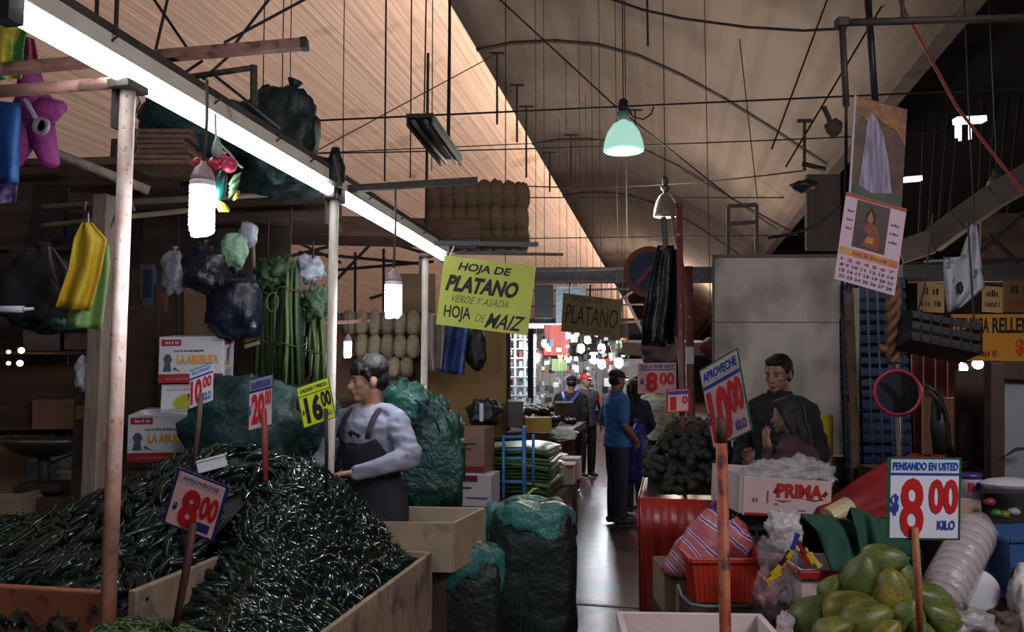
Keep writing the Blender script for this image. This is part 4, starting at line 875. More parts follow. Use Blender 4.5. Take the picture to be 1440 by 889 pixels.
# things by the third post
M_yply = mat('yellowed_plywood', (.26,.155,.05), (.19,.11,.035), .7, nscale=2, stretch=(1,1,.5))
panel('plywood_sheet', 'yellow-brown plywood panel behind the stacked cartons', 'panel', 604, 440, 712, 615, 6.9, M_yply, .03)
panel('cardboard_sheet', 'tan cardboard sheet standing behind the third post', 'cardboard', 545, 385, 612, 440, 6.8, M_kraft)
hang_sheet('blue_bag', 'blue plastic bags hung under the yellow leaf sign', 'bag', ([(628,455),(622,490),(618,524)],[(662,455),(656,490),(652,528)]), 6.2, tarp('blue_film', (.03,.06,.20), (.05,.10,.30), .3, .7, 20), wave=.05, seed=3)
hang_sheet('clear_bag', 'clear plastic bags hung left of the blue ones', 'bag', ([(600,440),(600,480),(604,522)],[(626,440),(624,480),(620,520)]), 6.1, film('dull_film', (.35,.30,.28), .45), wave=.05, seed=8)
sack('black_hat', 'black hat hung beside the blue plastic bags', 670, 492, 6.3, 28, 54, M_blk, 35, cat='hat', amp=.2)
sack('black_bundle', 'black bundled bag with white tag on the cartons', 680, 580, 6.3, 42, 36, M_blk, 36, cat='bag', amp=.4)
q = MB(); q.box(D(677,580,6.05), (.03,.01,.14), YAW); solo('white_tag', 'white tag hanging on the black bundle', 'tag', q, plain('aab4c0', .5))
# ================================================================ AISLE SIDE AND FAR STALLS
def carton(name, label, x0, y0, x1, y1, d, dep, m, cat='box', rz=0., bands=(), tops=True):
    a = D(x0,y1,d); k = d/F; W_, H_ = (x1-x0)*k, (y1-y0)*k; R = Matrix.Rotation(YAW+rz,3,'Z')
    T = thing(name, label, cat, a); C = Card(a, a+R@Vector((W_,0,0)), a+Vector((0,0,H_)))
    q = MB(); C.rect(0,0,1,1,-dep,0,q); part(T, 'carton', q, m, bevel=.006)
    q = MB(); C.rect(0,.985,1,1.0,-dep*.5-.003,-dep*.5+.003,q); part(T, 'flap_seam', q, M_wire)
    for (r, mm, nm) in bands: part(T, nm, C.rect(*r, .001, .002), mm)
    return T, C
M_cart = mat('brown_carton', (.24,.135,.10), (.19,.105,.08), .8, nscale=3); M_cartp = mat('pale_carton', (.52,.48,.52), (.44,.41,.46), .7, nscale=3)
T, C = carton('cardboard_box', 'brown carton with red base band stacked behind the green sack', 620, 602, 683, 672, 5.9, .34, M_cart, rz=-YAW, bands=(((0,0,1,.24), plain('641318', .7), 'red_band'), ((.28,.74,.42,.86), plain('a08c84', .6), 'paper_label'), ((.45,.66,.8,.70), plain('4a2420', .7), 'printed_line'), ((.45,.56,.7,.60), plain('4a2420', .7), 'printed_line')))
S = Card(C.P(1,0,0), C.P(1,0,-.42), C.P(1,1,0))
T, C = carton('white_carton', 'white carton with dark print below the brown carton', 640, 668, 692, 712, 5.75, .30, M_cartp, rz=-YAW, bands=(((.0,.78,.62,.98), plain('5a1a34', .6), 'red_label'), ((.15,.55,.45,.62), plain('3a3448', .6), 'printed_line'), ((.3,.24,.9,.30), plain('5a5468', .6), 'printed_line')))
q = MB(); c = D(660,735,5.95); q.box((c.x, c.y+.1, D(660,712,5.95).z/2-.01), (.8,.5,D(660,712,5.95).z-.02), YAW); solo('carton_platform', 'dark platform under the stacked cartons', 'platform', q, M_brd)
# blue hand truck
M_blue = mat('blue_enamel', (.025,.13,.34), (.04,.17,.42), .4, nscale=12)
T = thing('hand_truck', 'blue tubular hand truck leaning beside the cartons', 'hand truck', D(728,735,6.0))
for x, y0, y1 in ((708,612,735),(737,600,735),(750,612,690)):
    q = MB(); q.tube([D(x,y0,6.0), D(x,y1,6.0)], .018 if x == 737 else .012, 8); part(T, 'upright', q, M_blue, True)
for y in (615, 633, 645, 678):
    q = MB(); q.tube([D(706,y,6.0), D(738,y,6.0)], .012, 8); part(T, 'crossbar', q, M_blue, True)
for x in (712, 740):
    q = MB(); p = D(x,735,6.0); q.lathe([(.02,-.02),(.10,-.025),(.11,0),(.10,.025),(.02,.02)], 16, (p.x,p.y+.05,.11), Matrix.Rotation(PI/2,3,'Y')); part(T, 'wheel', q, M_blk, True)
# long table with the stacks of green leaves
xa, ya, yb = -.92, 6.35, 8.05
T = thing('leaf_table', 'long dark table along the aisle carrying stacked leaves', 'table', (-1.3, 7.5, 0)); M_tbl = mat('dark_table', (.045,.022,.024), (.08,.045,.04), .7, nscale=4)
q = MB(); q.box((-1.35, (ya+yb)/2, .565), (.9, yb-ya, .05)); part(T, 'top', q, M_tbl, bevel=.004)
for x in (-1.7, xa-.03):
    for y in (ya+.06, 7.2, yb-.06):
        q = MB(); q.box((x, y, .27), (.06,.06,.54)); part(T, 'leg', q, mat('pale_leg', (.22,.17,.11), (.14,.11,.08), .8, nscale=5))
M_green = [mat('banana_leaf_%d' % i, c1, c2, .4, nscale=6, stretch=(1,1,8)) for i, (c1, c2) in enumerate((((.03,.10,.018),(.05,.15,.03)), ((.018,.055,.012),(.03,.08,.02)), ((.10,.16,.04),(.16,.2,.07))))]
def leafstack(label, c, sx, sy, n, th, seed):
    rs = random.Random(seed); T = thing('leaf_stack', label, 'leaves', c)
    for i in range(n):
        q = MB(); z = c.z + th*(i+.5); ox, oy, rz = rs.uniform(-.02,.02), rs.uniform(-.03,.03), rs.uniform(-.04,.04); R = Matrix.Rotation(rz,3,'Z')
        q.grid(lambda u, v: Vector((c.x+ox, c.y+oy, z)) + R @ Vector(((u-.5)*sx, (v-.5)*sy, th*.35*math.sin(u*7+i) - .02*(abs(u-.5)*2)**4)), 6, 6); part(T, 'folded_leaf', q, M_green[rs.choice((0,0,1,1,2))], True, solid=th*.8)
leafstack('tall stack of folded banana leaves on the aisle table', Vector((-1.30,6.8,.59)), .66, .8, 17, .024, 1)
leafstack('second stack of folded leaves further along the table', Vector((-1.32,7.75,.59)), .6, .8, 9, .024, 2)
T, C = carton('yellow_box', 'yellow-lidded box on top of the leaf stack', 738, 588, 776, 608, 6.9, .25, mat('yellow_card', (.34,.22,.03), (.28,.17,.02), .7, nscale=4))
q = MB(); q.box((-1.0, 7.45, .68), (.25,.3,.18)); solo('printed_carton', 'small orange and white carton on the aisle table', 'box', q, mat('orange_white_card', (.36,.10,.05), (.5,.47,.45), .7, nscale=5, lo=.49, hi=.51), bevel=.004)
q = MB(); q.box((-.98, 7.82, .69), (.22,.28,.2)); solo('printed_carton', 'white carton at the far end of the aisle table', 'box', q, M_cartp, bevel=.004)
sack('plastic_bag', 'white plastic crumpled on the leaf stack', 792, 612, 6.9, 36, 14, mat('white_crumple', (.4,.44,.4), (.55,.6,.55), .35, nscale=9, bump=.6, bscale=20), 61, cat='bag', amp=.5)
panel('grey_bin', 'grey plastic bin standing on the cartons by the plywood', 'bin', 714, 565, 736, 600, 6.6, plain('4a4648', .5), .2)
q = MB(); q.box(D(796,738,7.0), (.09,.02,.16), YAW); solo('paper_notice', 'small white paper notice hung low on the table side', 'notice', q, plain('8e8c92', .7))
for y in (6.6, 7.1, 7.65):
    q = MB(); q.box((-1.25, y, .16), (.5,.42,.32)); solo('wooden_crate', 'dark crate stored under the aisle table', 'crate', q, M_tbl, 'crates under the aisle table', bevel=.006)
# dark produce sacks at the corner
M_bsack = tarp('black_green_sack', (.004,.009,.010), (.010,.022,.022), .5, .9, 16)
def corner_sack(label, px, ytop, d, wpx, seed, rot=0.):
    k = d/F; top = D(px,ytop,d); R = wpx*k/2; H = top.z - .02; c = Vector((top.x, top.y, H/2+.01)); T = thing('produce_sack', label, 'sack', (c.x,c.y,0))
    M = Matrix.Rotation(YAW+rot,3,'Z'); q = MB(); q.blob(c, (R,R*.9,H/2), seed, .10, 5, 32, 26, M, .42); part(T, 'body', q, M_bsack, True)
    q = MB()
    def fn(u, v):
        a = u*2*PI; rr = R*(1.04*min(v/.7,1)+.04*max(0,v-.7))*(1+.05*math.sin(a*5+seed)); z = H*.985 + .035*noise.noise(Vector((math.cos(a)*2*v, math.sin(a)*2*v, seed)))*2 - (.50*max(0, v-.66)*(.85+.2*math.sin(a*4+seed)+.12*math.sin(a*9)+.4*noise.noise(Vector((a*3,v*5,seed)))))
        return Vector((c.x, c.y, z+.015)) + M @ Vector((math.cos(a)*rr, math.sin(a)*rr*.92, 0))
    q.grid(fn, 40, 14, wrap=True); part(T, 'plastic_cover', q, M_tealp, True, solid=.004)
    for i in range(3):
        a = -1.2 + i*.9; q = MB(); q.tube([c + M @ Vector((math.sin(a)*R*1.0, -math.cos(a)*R*.93, z)) for z in (-H*.46, -H*.1, H*.3, H*.44)], .004, 5); part(T, 'cord', q, plain('14443c', .6))
corner_sack('near dark sack with teal plastic top at the bin corner', 650, 765, 4.25, 112, 3)
corner_sack('tall dark sack with teal plastic cover along the aisle', 748, 705, 4.75, 118, 6)
corner_sack('middle dark sack wedged between the two corner sacks', 698, 720, 4.9, 80, 8)
q = MB(); q.box(D(664,762,4.15), (.09,.05,.01), YAW+.3, ); solo('white_label', 'white paper label lying on the near corner sack', 'label', q, plain('b9bcc8', .6))
q = MB(); q.tube([D(738,700,4.6), D(750,688,4.6), D(757,686,4.6)], [.02,.016,.004], 6, flat=.4); solo('yellow_leaf', 'yellow-green leaf sticking out of the tall sack', 'leaf', q, plain('a9b23a', .5))
# ------------------------------------------------ far stalls
def far_bulb(px, py, d, r, label=None):
    c = D(px,py,d); T = thing('hanging_bulb', 'glowing white bulb hanging over the far stalls', 'lamp', c, 'bulbs over the far stalls'); k = d/F
    q = MB(); q.blob(c, (r*k*.8, r*k*.8, r*k), 1, 0, n=12, m=8); part(T, 'glass', q, M_bulb, True)
    q = MB(); q.tube([c+Vector((0,0,r*k*.8)), c+Vector((0,0,r*k*1.8))], r*k*.45, 8); part(T, 'socket', q, M_blk)
    q = MB(); q.tube([c+Vector((0,0,r*k*1.5)), (c.x, c.y, ceil_z(c.x)-.06)], .005, 4); part(T, 'cord', q, M_wire)
for px, py, d, r in ((766,483,13,6),(754,503,12,7),(817,490,14,7),(835,503,15,9),(846,490,13,7),(846,512,17,7),(870,510,12,8),(798,505,16,6),(788,500,20,5),(826,478,18,6),(876,498,20,4),(811,470,21,4)):
    far_bulb(px, py, d, r)
for x, y, d, e in ((766,480,12,14),(840,490,13,26),(850,500,17,22),(745,490,10,10),(800,470,22,30)): lamp('far_bulb_light', 'POINT', D(x,y,d), e*4, (.86,.92,1), .12)
# white shelving with bright goods
M_wm = plain('b4bcc4', .5)
T = thing('display_rack', 'tall white wire rack of small goods beyond the plywood', 'rack', D(730,600,10.5))
for x in (712, 724, 738, 752):
    q = MB(); q.tube([D(x,470,10.5), D(x,600,10.5)], .02, 6); part(T, 'upright', q, M_wm)
for i in range(8):
    q = MB(); q.bar(D(710,478+i*13,10.6), D(754,478+i*13,10.6), .25, .015); part(T, 'shelf', q, M_wm)
random.seed(21); pal = ['c8ccd2','9aa0a8','3a3a42','7a2a2a','c8b8a0','4a5a70','22242a','d8dce0','8a7a4a']
for i in range(8):
    for j in range(5):
        if random.random() < .85:
            w_ = random.uniform(3,7); h_ = random.uniform(6,10); x = 713+j*8.4; y = 477+i*13
            panel('shelf_good', 'small packed good on the white wire rack', 'goods', x, y-h_, x+w_, y, 10.55, plain(random.choice(pal), .6), .12, group='goods on the white rack')
for x, w_ in ((711,7),(742,8)): panel('black_upright', ['black upright at the edge of the plywood panel','black upright before the white rack'][x > 720], 'post', x, 462, x+w_, 605 if x < 720 else 560, 7.2 if x < 720 else 9.8, M_blk, .05)
panel('banner', 'salmon red banner above the far bulbs', 'banner', 765, 457, 800, 500, 14, plain('c25a4e', .6), .02)
panel('banner', 'bright white lit board behind the salmon banner', 'board', 740, 455, 800, 462, 15, mat('lit_board', (.9,.9,.9), emit=(.9,.93,1), estr=1.2), .03)
panel('banner', 'small green and white notice under the salmon banner', 'notice', 776, 505, 797, 522, 13, plain('a9c88a', .6), .02)
panel('banner', 'grey window frame sheet behind the olive sign', 'sheet', 752, 400, 778, 448, 12, plain('3f3c3e', .7), .05)
panel('banner', 'blue-white striped sheet behind the olive sign', 'sheet', 782, 402, 824, 455, 11, mat('stripe_sheet', (.18,.26,.34), (.5,.55,.6), .6, nscale=6, stretch=(1,1,12)), .02)
panel('far_stall_front', 'pale far stall front behind the bulbs', 'stall front', 712, 505, 905, 575, 24, mat('far_front', (.30,.30,.31), (.45,.42,.42), .8, nscale=1.5), .1)
panel('far_stall_roof', 'dark far stall roof above the bulbs', 'stall roof', 700, 448, 905, 470, 25, M_dark, 2.0)
random.seed(33); pal2 = ['e0e4e8','c8ccd0','f0f0f4','8a2a2c','b04a3a','3a4a5a','9aa2aa','c8ccd0','2a2a30','4a3a2a','6a7a4a','b0a070','d0c8c0','23303c']
for Y in (12.5, 15.5, 19.0):
    A = WY(690, 420, Y); B = WY(905, 420, Y); q = MB(); q.bar((A.x,Y,3.3), (B.x,Y,3.3), .04, .04)
    for f in (.1, .9): x = A.x+(B.x-A.x)*f; q.bar((x,Y,3.3), (x,Y,ceil_z(x)-.05), .015, .015)
    solo('goods_rail', {12.5:'near overhead rail from which far stall goods hang',15.5:'middle overhead rail from which far stall goods hang',19.0:'farthest overhead rail from which far stall goods hang'}[Y], 'rail', q, M_iron)
for i in range(280):
    Y = (12.5, 15.5, 19.0)[i % 3]; p = WY(random.uniform(714,885), random.uniform(470,575), Y); s_ = random.uniform(.03,.085); hz = s_*random.uniform(.7,1.8)
    q = MB(); q.box(p, (s_, s_, hz), random.uniform(0,1)); q.cur = 1; q.tube([(p.x,Y,p.z+hz/2-.005), (p.x,Y,3.29)], .003, 3)
    solo('hanging_good', 'small good hung on a string at the far stalls', 'goods', q, [plain(random.choice(pal2), .6), M_wire], 'small goods at the far stalls')
a = D(792,600,9.3)
for i in range(110):
    ly = 0 if i < 48 else 1 if i < 82 else 2; s_ = random.uniform(.035,.06); p = (a.x-.52+random.uniform(-.6,.6)*(1-.12*ly), a.y+.3+random.uniform(-1.05,1.0)*(1-.08*ly), a.z-.02+.045+.075*ly)
    q = MB(); q.blob(p, (s_*1.3,s_,s_), i, .15, n=8, m=6); solo('dark_produce', 'dark round produce piled on the counter past the leaves', 'produce', q, plain(random.choice(['0c0c10','16161c','1c1410','28282e','101c14','3a3a40']), .3), 'dark produce past the leaves', smooth=True)
q = MB(); a = D(792,600,9.3); q.box((a.x-.52,a.y+.3,a.z-.06), (1.3,2.2,.08)); q.box((a.x-.56,a.y+.3,a.z/2-.05), (1.1,2.0,a.z-.1)); solo('produce_counter', 'dark counter under the round produce past the leaves', 'counter', q, M_tbl)
panel('wood_crate', 'small grey wooden crate held before the seated vendor', 'crate', 781, 567, 807, 585, 8.0, plain('4a4034', .8), .2)
# lattice under the girder: rafters
for i, (a, b) in enumerate((((830,450),(905,400)),((880,420),(905,470)),((860,455),(900,452)),((420,355),(600,372)),((470,380),(610,368)),((430,440),(520,345)),((500,355),(500,440)),((395,330),(480,370)),((410,360),(470,345)),((560,345),(610,360)),((520,420),(600,395)),((540,350),(540,440)))):
    solo('roof_strut', 'dark roof strut crossing the lit gap under the roof board' if a[0] < 700 else 'dark strut below the girder beside the olive sign', 'strut', MB().bar(D(*a,8.5 if a[0] < 700 else 20), D(*b,8.5 if a[0] < 700 else 20), .03 if a[0] < 700 else .06), M_iron, 'struts in the gap under the roof board' if a[0] < 700 else 'struts below the girder')
panel('dark_awning', 'dark low awning along the far right of the aisle', 'awning', 873, 482, 1010, 500, 15, M_brd, 1.5)
sack('cloth_bundle', 'pale draped bundle above the pink 8.00 sign', 930, 492, 8, 55, 40, plain('6a5a5a', .8), 71, cat='bundle', amp=.3)
q = MB(); q.lathe([(.01,-.1),(.09,-.02),(.12,.03),(.08,.08),(.03,.12)], 16, D(1000,492,7.5)); t_ = D(1000,492,7.5); q.tube([t_+Vector((0,0,.1)), (t_.x, t_.y, ceil_z(t_.x)-.06)], .004, 4); solo('clay_pot', 'red-brown round pot hung behind the pink 10.00 sign', 'pot', q, plain('5a2218', .6), smooth=True)
# red-brown posts by the avocados
M_rb = mat('red_brown_post', (.12,.030,.028), (.18,.05,.045), .5, nscale=9, dirt=((.4,.25,.25), 14, .66, .7))
def rpost(px, y0, d, r, label, ybot=None):
    a = D(px,y0,d); q = MB(); q.tube([(a.x,a.y,0), tuple(a)], r, 12); T = thing('stall_post', label, 'post', (a.x,a.y,0)); part(T, 'pipe', q, M_rb, True)
    q = MB(); q.tube([(a.x,a.y,a.z), (a.x,a.y,a.z+.03)], r*1.15, 12); part(T, 'cap', q, M_iron)
rpost(955, 292, 5.6, .022, 'tall red-brown pipe post at the corner of the avocado counter')
rpost(968, 380, 6.6, .035, 'thicker red-brown post behind the pipe post')
s = MB(); s.bar(D(945,300,5.9), D(972,440,5.9), .03); solo('roof_strut', 'slanting dark red strut beside the red-brown posts', 'strut', s, M_rb)
# round no-parking disc
c = D(912,382,6.4); k = 6.4/F; MR = Matrix.Rotation(YAW-.35,3,'Z') @ Matrix.Rotation(PI/2,3,'X')
T = thing('round_road_sign', 'round blue road sign with red ring hung behind the black bags', 'sign', c - Vector((0,0,.2)))
def disc(r, z0, z1): q = MB(); q.lathe([(.001,z0),(r,z0),(r,z1),(.001,z1)], 36, c, MR); return q
part(T, 'ring', disc(36*k,-.003,.003), plain('6a2614', .6)); part(T, 'blue_field', disc(28*k,.0035,.005), plain('14143c', .6))
q = MB(); q.bar(c+MR@Vector((0,0,-.02)), D(955,382,5.62), .02, .02); d1 = MR @ Vector((.7,.7,0)); q.bar(c+d1*26*k+MR@Vector((0,0,.007)), c-d1*26*k+MR@Vector((0,0,.007)), .035, .004, up=MR@Vector((0,0,1))); part(T, 'slash', q, plain('6a2614', .6))
# black bags hanging in strips
for i, (L_, R_) in enumerate((([(925,345),(912,400),(903,450),(902,486)],[(948,345),(944,400),(940,450),(936,488)]), ([(935,350),(928,420),(918,480)],[(952,350),(952,420),(948,485)]))):
    hang_sheet('black_bag', ['long black plastic bag hanging on the red-brown posts','second black plastic bag overlapping the first on the posts'][i], 'bag', (L_, R_), 5.75-.1*i, tarp('black_film', (.006,.006,.008), (.016,.018,.02), .25, .8, 22), wave=.05, seed=i)
q = MB(); q.tube([D(933,305,5.6), D(936,345,5.6), D(930,352,5.6)], .02, 6); solo('tangled_twine', 'grey tangled twine at the top of the black bags', 'twine', q, plain('4a4648', .7))
q = MB(); q.box(D(970,500,5.5), (.05,.03,.12), YAW); solo('white_tag', 'small white tag hung on the red-brown posts', 'tag', q, plain('9a98a2', .6))
# avocado counter
M_rcl = mat('red_oilcloth', (.34,.022,.014), (.26,.015,.011), .35, nscale=2, bump=.25, bscale=6)
ya_ = WX(900,780,-.19).y if False else 5.0
a = WY(900,700,ya_); b = WY(1052,704,ya_)
T = thing('avocado_counter', 'counter draped in red oilcloth at the aisle corner', 'counter', (.5,5.6,0))
q = MB(); q.grid(lambda u, v: Vector((a.x+(b.x-a.x)*u, ya_-.02+.006*math.sin(u*40), .01+(a.z-.01)*v)), 40, 4); part(T, 'front_cloth', q, M_rcl, True, solid=.006)
q = MB(); q.grid(lambda u, v: Vector((a.x-.01, ya_-.02+1.6*u, .01+(a.z-.01)*v)), 20, 4); part(T, 'side_cloth', q, M_rcl, True, solid=.006)
q = MB(); q.box(((a.x+b.x)/2, ya_+.8, a.z-.02), (b.x-a.x, 1.6, .04)); part(T, 'top', q, M_rcl)
for x in (a.x+.08, b.x-.08):
    for y in (ya_+.08, ya_+1.5):
        q = MB(); q.box((x,y,(a.z-.04)/2), (.06,.06,a.z-.04)); part(T, 'leg', q, M_woodd)
M_avo = [mat('avocado_skin_%d' % i, c1, c2, .7, nscale=20, bump=.3) for i, (c1, c2) in enumerate((((.003,.0035,.0025),(.007,.008,.005)), ((.004,.0035,.0035),(.009,.008,.007))))]
def avo(seed):
    q = MB(); q.blob((0,0,0), (.032,.032,.042), seed, .08, 1.5, 12, 9); q.cur = 0; return q.mesh('avocado', [M_avo[seed % 2]])
avs = [avo(i) for i in range(4)]; random.seed(91)
av_lab = 'dark avocado in the big pile on the red counter'
for i in range(300):
    u = random.random(); v = random.random()**.8; x = a.x+.02+(b.x-a.x-.06)*u; y = ya_+.03+1.3*v
    h = .36*sst(v*2.2+.12)*(.35+.65*sst(min(u*2.4, (1-u)*8))) ; z = a.z+.035+h+random.uniform(-.02,.015)
    o = bpy.data.objects.new('avocado', avs[i % 4]); COL.objects.link(o); o.location = (x,y,z); o.rotation_euler = (random.uniform(0,3),random.uniform(0,3),random.uniform(0,6)); tagit(o, av_lab, 'avocado', 'avocados on the red counter')
q = MB(); q.grid(lambda u, v: Vector((a.x+.04+(b.x-a.x-.08)*u, ya_+.06+1.3*v, a.z+.005+.33*sst(v*2.2+.12)*(.35+.65*sst(min(u*2.4, (1-u)*8))))), 20, 20); solo('avocado_heap', 'dark heap of avocados under the top ones', 'avocados', q, M_avo[0], kind='stuff', smooth=True)
# ================================================================ RIGHT STALL
M_foam = mat('foam_box', (.66,.56,.56), (.58,.49,.49), .75, nscale=6, bump=.1, bscale=60)
def face_box(name, label, cat, x0, y0, x1, y1, d, dep, m, bevel=.004, rz=0., group=None):
    T, C = carton(name, label, x0, y0, x1, y1, d, dep, m, cat, rz); return T, C
# platform
p = D(1150,889,3.3); q = MB(); q.box((1.05, 3.62, .28), (1.75, 1.5, .56)); solo('display_platform', 'dark wooden platform under the papaya and foam boxes', 'platform', q, M_brd)
def openbox(name, label, cat, c, sx, sy, sz, th, m, rz=0., rim=None, taper=.0, ribs=None, parts=('side_panel','bottom')):
    """open-topped box, c = centre of its floor"""
    R = Matrix.Rotation(rz, 3, 'Z'); c = Vector(c); T = thing(name, label, cat, c)
    def corner(i, z, ins):
        sg = ((-1,-1),(1,-1),(1,1),(-1,1))[i % 4]; f = 1-taper*(1-z/sz)
        return c + R @ Vector((sg[0]*(sx/2*f-ins), sg[1]*(sy/2*f-ins), z))
    for i in range(4):
        q = MB(); vs = [corner(i,0,0),corner(i+1,0,0),corner(i+1,sz,0),corner(i,sz,0),corner(i,0,th),corner(i+1,0,th),corner(i+1,sz,th),corner(i,sz,th)]
        q.add(vs, [(0,1,2,3),(5,4,7,6),(0,4,5,1),(3,2,6,7),(0,3,7,4),(1,5,6,2)]); 
        if ribs:
            for k in range(1, ribs):
                f = k/ribs; A = corner(i,0,0).lerp(corner(i+1,0,0),f); B = corner(i,sz*.86,0).lerp(corner(i+1,sz*.86,0),f); q.bar(A, B, .008, .008)
        part(T, parts[0], q, m, bevel=.002)
    q = MB(); q.add([corner(i,0,0) for i in range(4)]+[corner(i,th,th) for i in range(4)], [(3,2,1,0),(4,5,6,7),(0,1,5,4),(1,2,6,5),(2,3,7,6),(3,0,4,7)]); part(T, parts[1], q, m)
    if rim:
        rm, rh, ro = rim; q = MB()
        for i in range(4): q.bar(corner(i,sz-rh/2,-ro/2), corner(i+1,sz-rh/2,-ro/2), ro*1.6, rh)
        part(T, 'rim', q, rm, bevel=.003)
    return T
c = D(978,865,2.85); openbox('foam_box', 'open white foam box at the bottom edge before the red counter', 'box', (c.x, c.y-.14, c.z-.22), .53, .34, .22, .022, M_foam, YAW-.05)
q = MB(); q.box((c.x, c.y-.14, (c.z-.22)/2), (.4,.3,c.z-.225), YAW-.05); solo('box_stand', 'dark stand under the open white foam box', 'stand', q, M_brd)
M_rtub = mat('red_plastic_tub', (.45,.035,.018), (.36,.028,.015), .4, nscale=5)
c = D(1020,848,3.5); openbox('plastic_tub', 'ribbed red plastic tub behind the foam box', 'tub', (c.x,c.y+.12,c.z), .345, .26, .20, .008, M_rtub, YAW, rim=(M_rtub,.022,.012), taper=.12, ribs=14)
q = MB(); q.box((c.x+.02,c.y+.12,c.z-.03), (.4,.28,.05), YAW); solo('tub_board', 'board under the ribbed red tub', 'board', q, M_woodd)
T_, C_ = face_box('cardboard_box', 'brown cardboard box edge left of the red tub', 'box', 934, 803, 985, 865, 3.75, .3, mat('mid_card', (.26,.17,.10), (.21,.135,.08), .8, nscale=3))
q = MB(); q.tube([D(953,822,3.4), D(958,838,3.38), D(970,850,3.38), D(990,853,3.38), D(1070,853,3.4)], .008, 7); solo('bent_wire', 'bent grey wire below the red tub', 'wire', q, plain('5a6468', .4), smooth=True)
q = MB(); p = D(945,870,3.85); q.box((p.x+.05,p.y+.2,.24), (.25,.4,.47), YAW); solo('box_stand', 'dark stand under the cardboard box by the red counter', 'stand', q, M_brd)
# striped market bag
def stripes():
    m = mat('striped_mesh_bag', (.42,.15,.16), (.36,.12,.14), .5, nscale=20, bump=.3, bscale=30); nt = m.node_tree; b = nt.nodes['Principled BSDF']
    tc = nt.nodes.new('ShaderNodeTexCoord'); mp = nt.nodes.new('ShaderNodeMapping'); mp.inputs['Rotation'].default_value = (0, .9, 0); mp.inputs['Scale'].default_value = (7.5,7.5,7.5)
    w_ = nt.nodes.new('ShaderNodeTexWave'); w_.inputs['Scale'].default_value = .30; w_.inputs['Distortion'].default_value = 3.5; w_.inputs['Detail'].default_value = 1
    r = nt.nodes.new('ShaderNodeValToRGB'); r.color_ramp.interpolation = 'CONSTANT'; e = r.color_ramp.elements
    e[0].position = 0; e[0].color = (.34,.07,.09,1); e[1].position = .5; e[1].color = (.62,.42,.46,1)
    for pos, c in ((.60,(.06,.05,.28,1)),(.78,(.60,.40,.44,1)),(.86,(.36,.09,.11,1))):
        k = e.new(pos); k.color = c
    nt.links.new(tc.outputs['Object'], mp.inputs[0]); nt.links.new(mp.outputs[0], w_.inputs[0]); nt.links.new(w_.outputs['Fac'], r.inputs[0]); nt.links.new(r.outputs[0], b.inputs['Base Color']); return m
M_str = stripes()
hb = D(1000,805,3.75); T = thing('market_bag', 'slumped red and blue striped mesh bag against the red counter', 'bag', hb)
q = MB(); N = 26
def bagf(u, v):
    a = u*2*PI; t = v; w_ = .19*(1-t)**.75 + .015; x = math.cos(a)*w_ + .03*t*(1 if t < .6 else 1) - .03; y = math.sin(a)*w_*.55
    z = .30*t**.9 + .02*noise.noise(Vector((math.cos(a)*2, math.sin(a)*2, t*4))) ; s_ = 1+.16*noise.noise(Vector((math.cos(a)*3, math.sin(a)*3, t*3+5)))
    return hb + Matrix.Rotation(YAW,3,'Z') @ Vector((x*s_, y*s_, z))
q.grid(bagf, N, 16, wrap=True); part(T, 'bag_body', q, M_str, True, solid=.004)
q = MB(); R3 = Matrix.Rotation(YAW,3,'Z'); q.blob(hb+R3@Vector((.10,.02,.12)), (.11,.08,.13), 5, .35, 3, 18, 12); part(T, 'folded_side', q, M_str, True)
q = MB(); q.tube([hb+R3@Vector(p) for p in ((0,0,.29),(.02,0,.34),(.05,.0,.33),(.06,0,.27))], .008, 6); part(T, 'handle', q, plain('3a2c7a', .5), True)
q = MB(); q.box((hb.x, hb.y+.06, hb.z-.10), (.36,.22,.2), YAW); solo('cardboard_box', 'brown box under the striped mesh bag', 'box', q, MATS['mid_card'])
q = MB(); q.box((hb.x, hb.y+.06, (hb.z-.2)/2), (.3,.2,hb.z-.205), YAW); solo('box_stand', 'dark stand under the striped bag box', 'stand', q, M_brd)
# banana-style fruit carton with big red lettering
M_prim = mat('pinkish_carton', (.50,.38,.38), (.42,.32,.32), .75, nscale=3)
C = pxcard((1044,724),(1168,730),(1046,670), (3.75,3.85,3.75)); T = thing('fruit_carton', 'white carton with red PRIMA lettering heaped with clear bags', 'box', C.mid())
for (cc, nm) in ((C, 'front_panel'),):
    q = MB(); C.rect(0,0,1,1,-.008,0,q); part(T, nm, q, M_prim, bevel=.002)
[part(T, 'side_panel', C.rect(a0,0,a0+.008,1,-.32,-.008), M_prim) for a0 in (0,.992)]; q = MB(); C.rect(0,0,1,1,-.328,-.32,q); part(T, 'back_panel', q, M_prim)
q = MB(); C.rect(0,0,1,.02,-.328,0,q); part(T, 'bottom', q, M_prim)
part(T, 'red_base_band', C.rect(.02,.0,.75,.07,.001,.002), M_dred); part(T, 'lettering', C.text('PRIMA', .37,.50,.90,.88,.003,.055), plain('9a1c22', .6))
q = MB()
for x0, x1, y in ((.35,.55,.44),(.66,.93,.50)): C.poly([(x0,y),((x0+x1)/2,y-.06),(x1,y),((x0+x1)/2,y-.02)], .002, q)
C.poly([(.33,.62),(.36,.78),(.40,.70),(.37,.60)], .002, q); C.poly([(.88,.60),(.93,.74),(.96,.66),(.92,.56)], .002, q)
part(T, 'lettering_swash', q, plain('6a1418', .6))
q = MB()
for x0, y0, x1, y1 in ((.10,.36,.13,.46),(.14,.36,.16,.46),(.26,.34,.28,.66),(.35,.30,.39,.35),(.62,.16,.70,.20)): C.rect(x0,y0,x1,y1,.001,.002,q)
part(T, 'small_print', q, plain('6a5a60', .6))
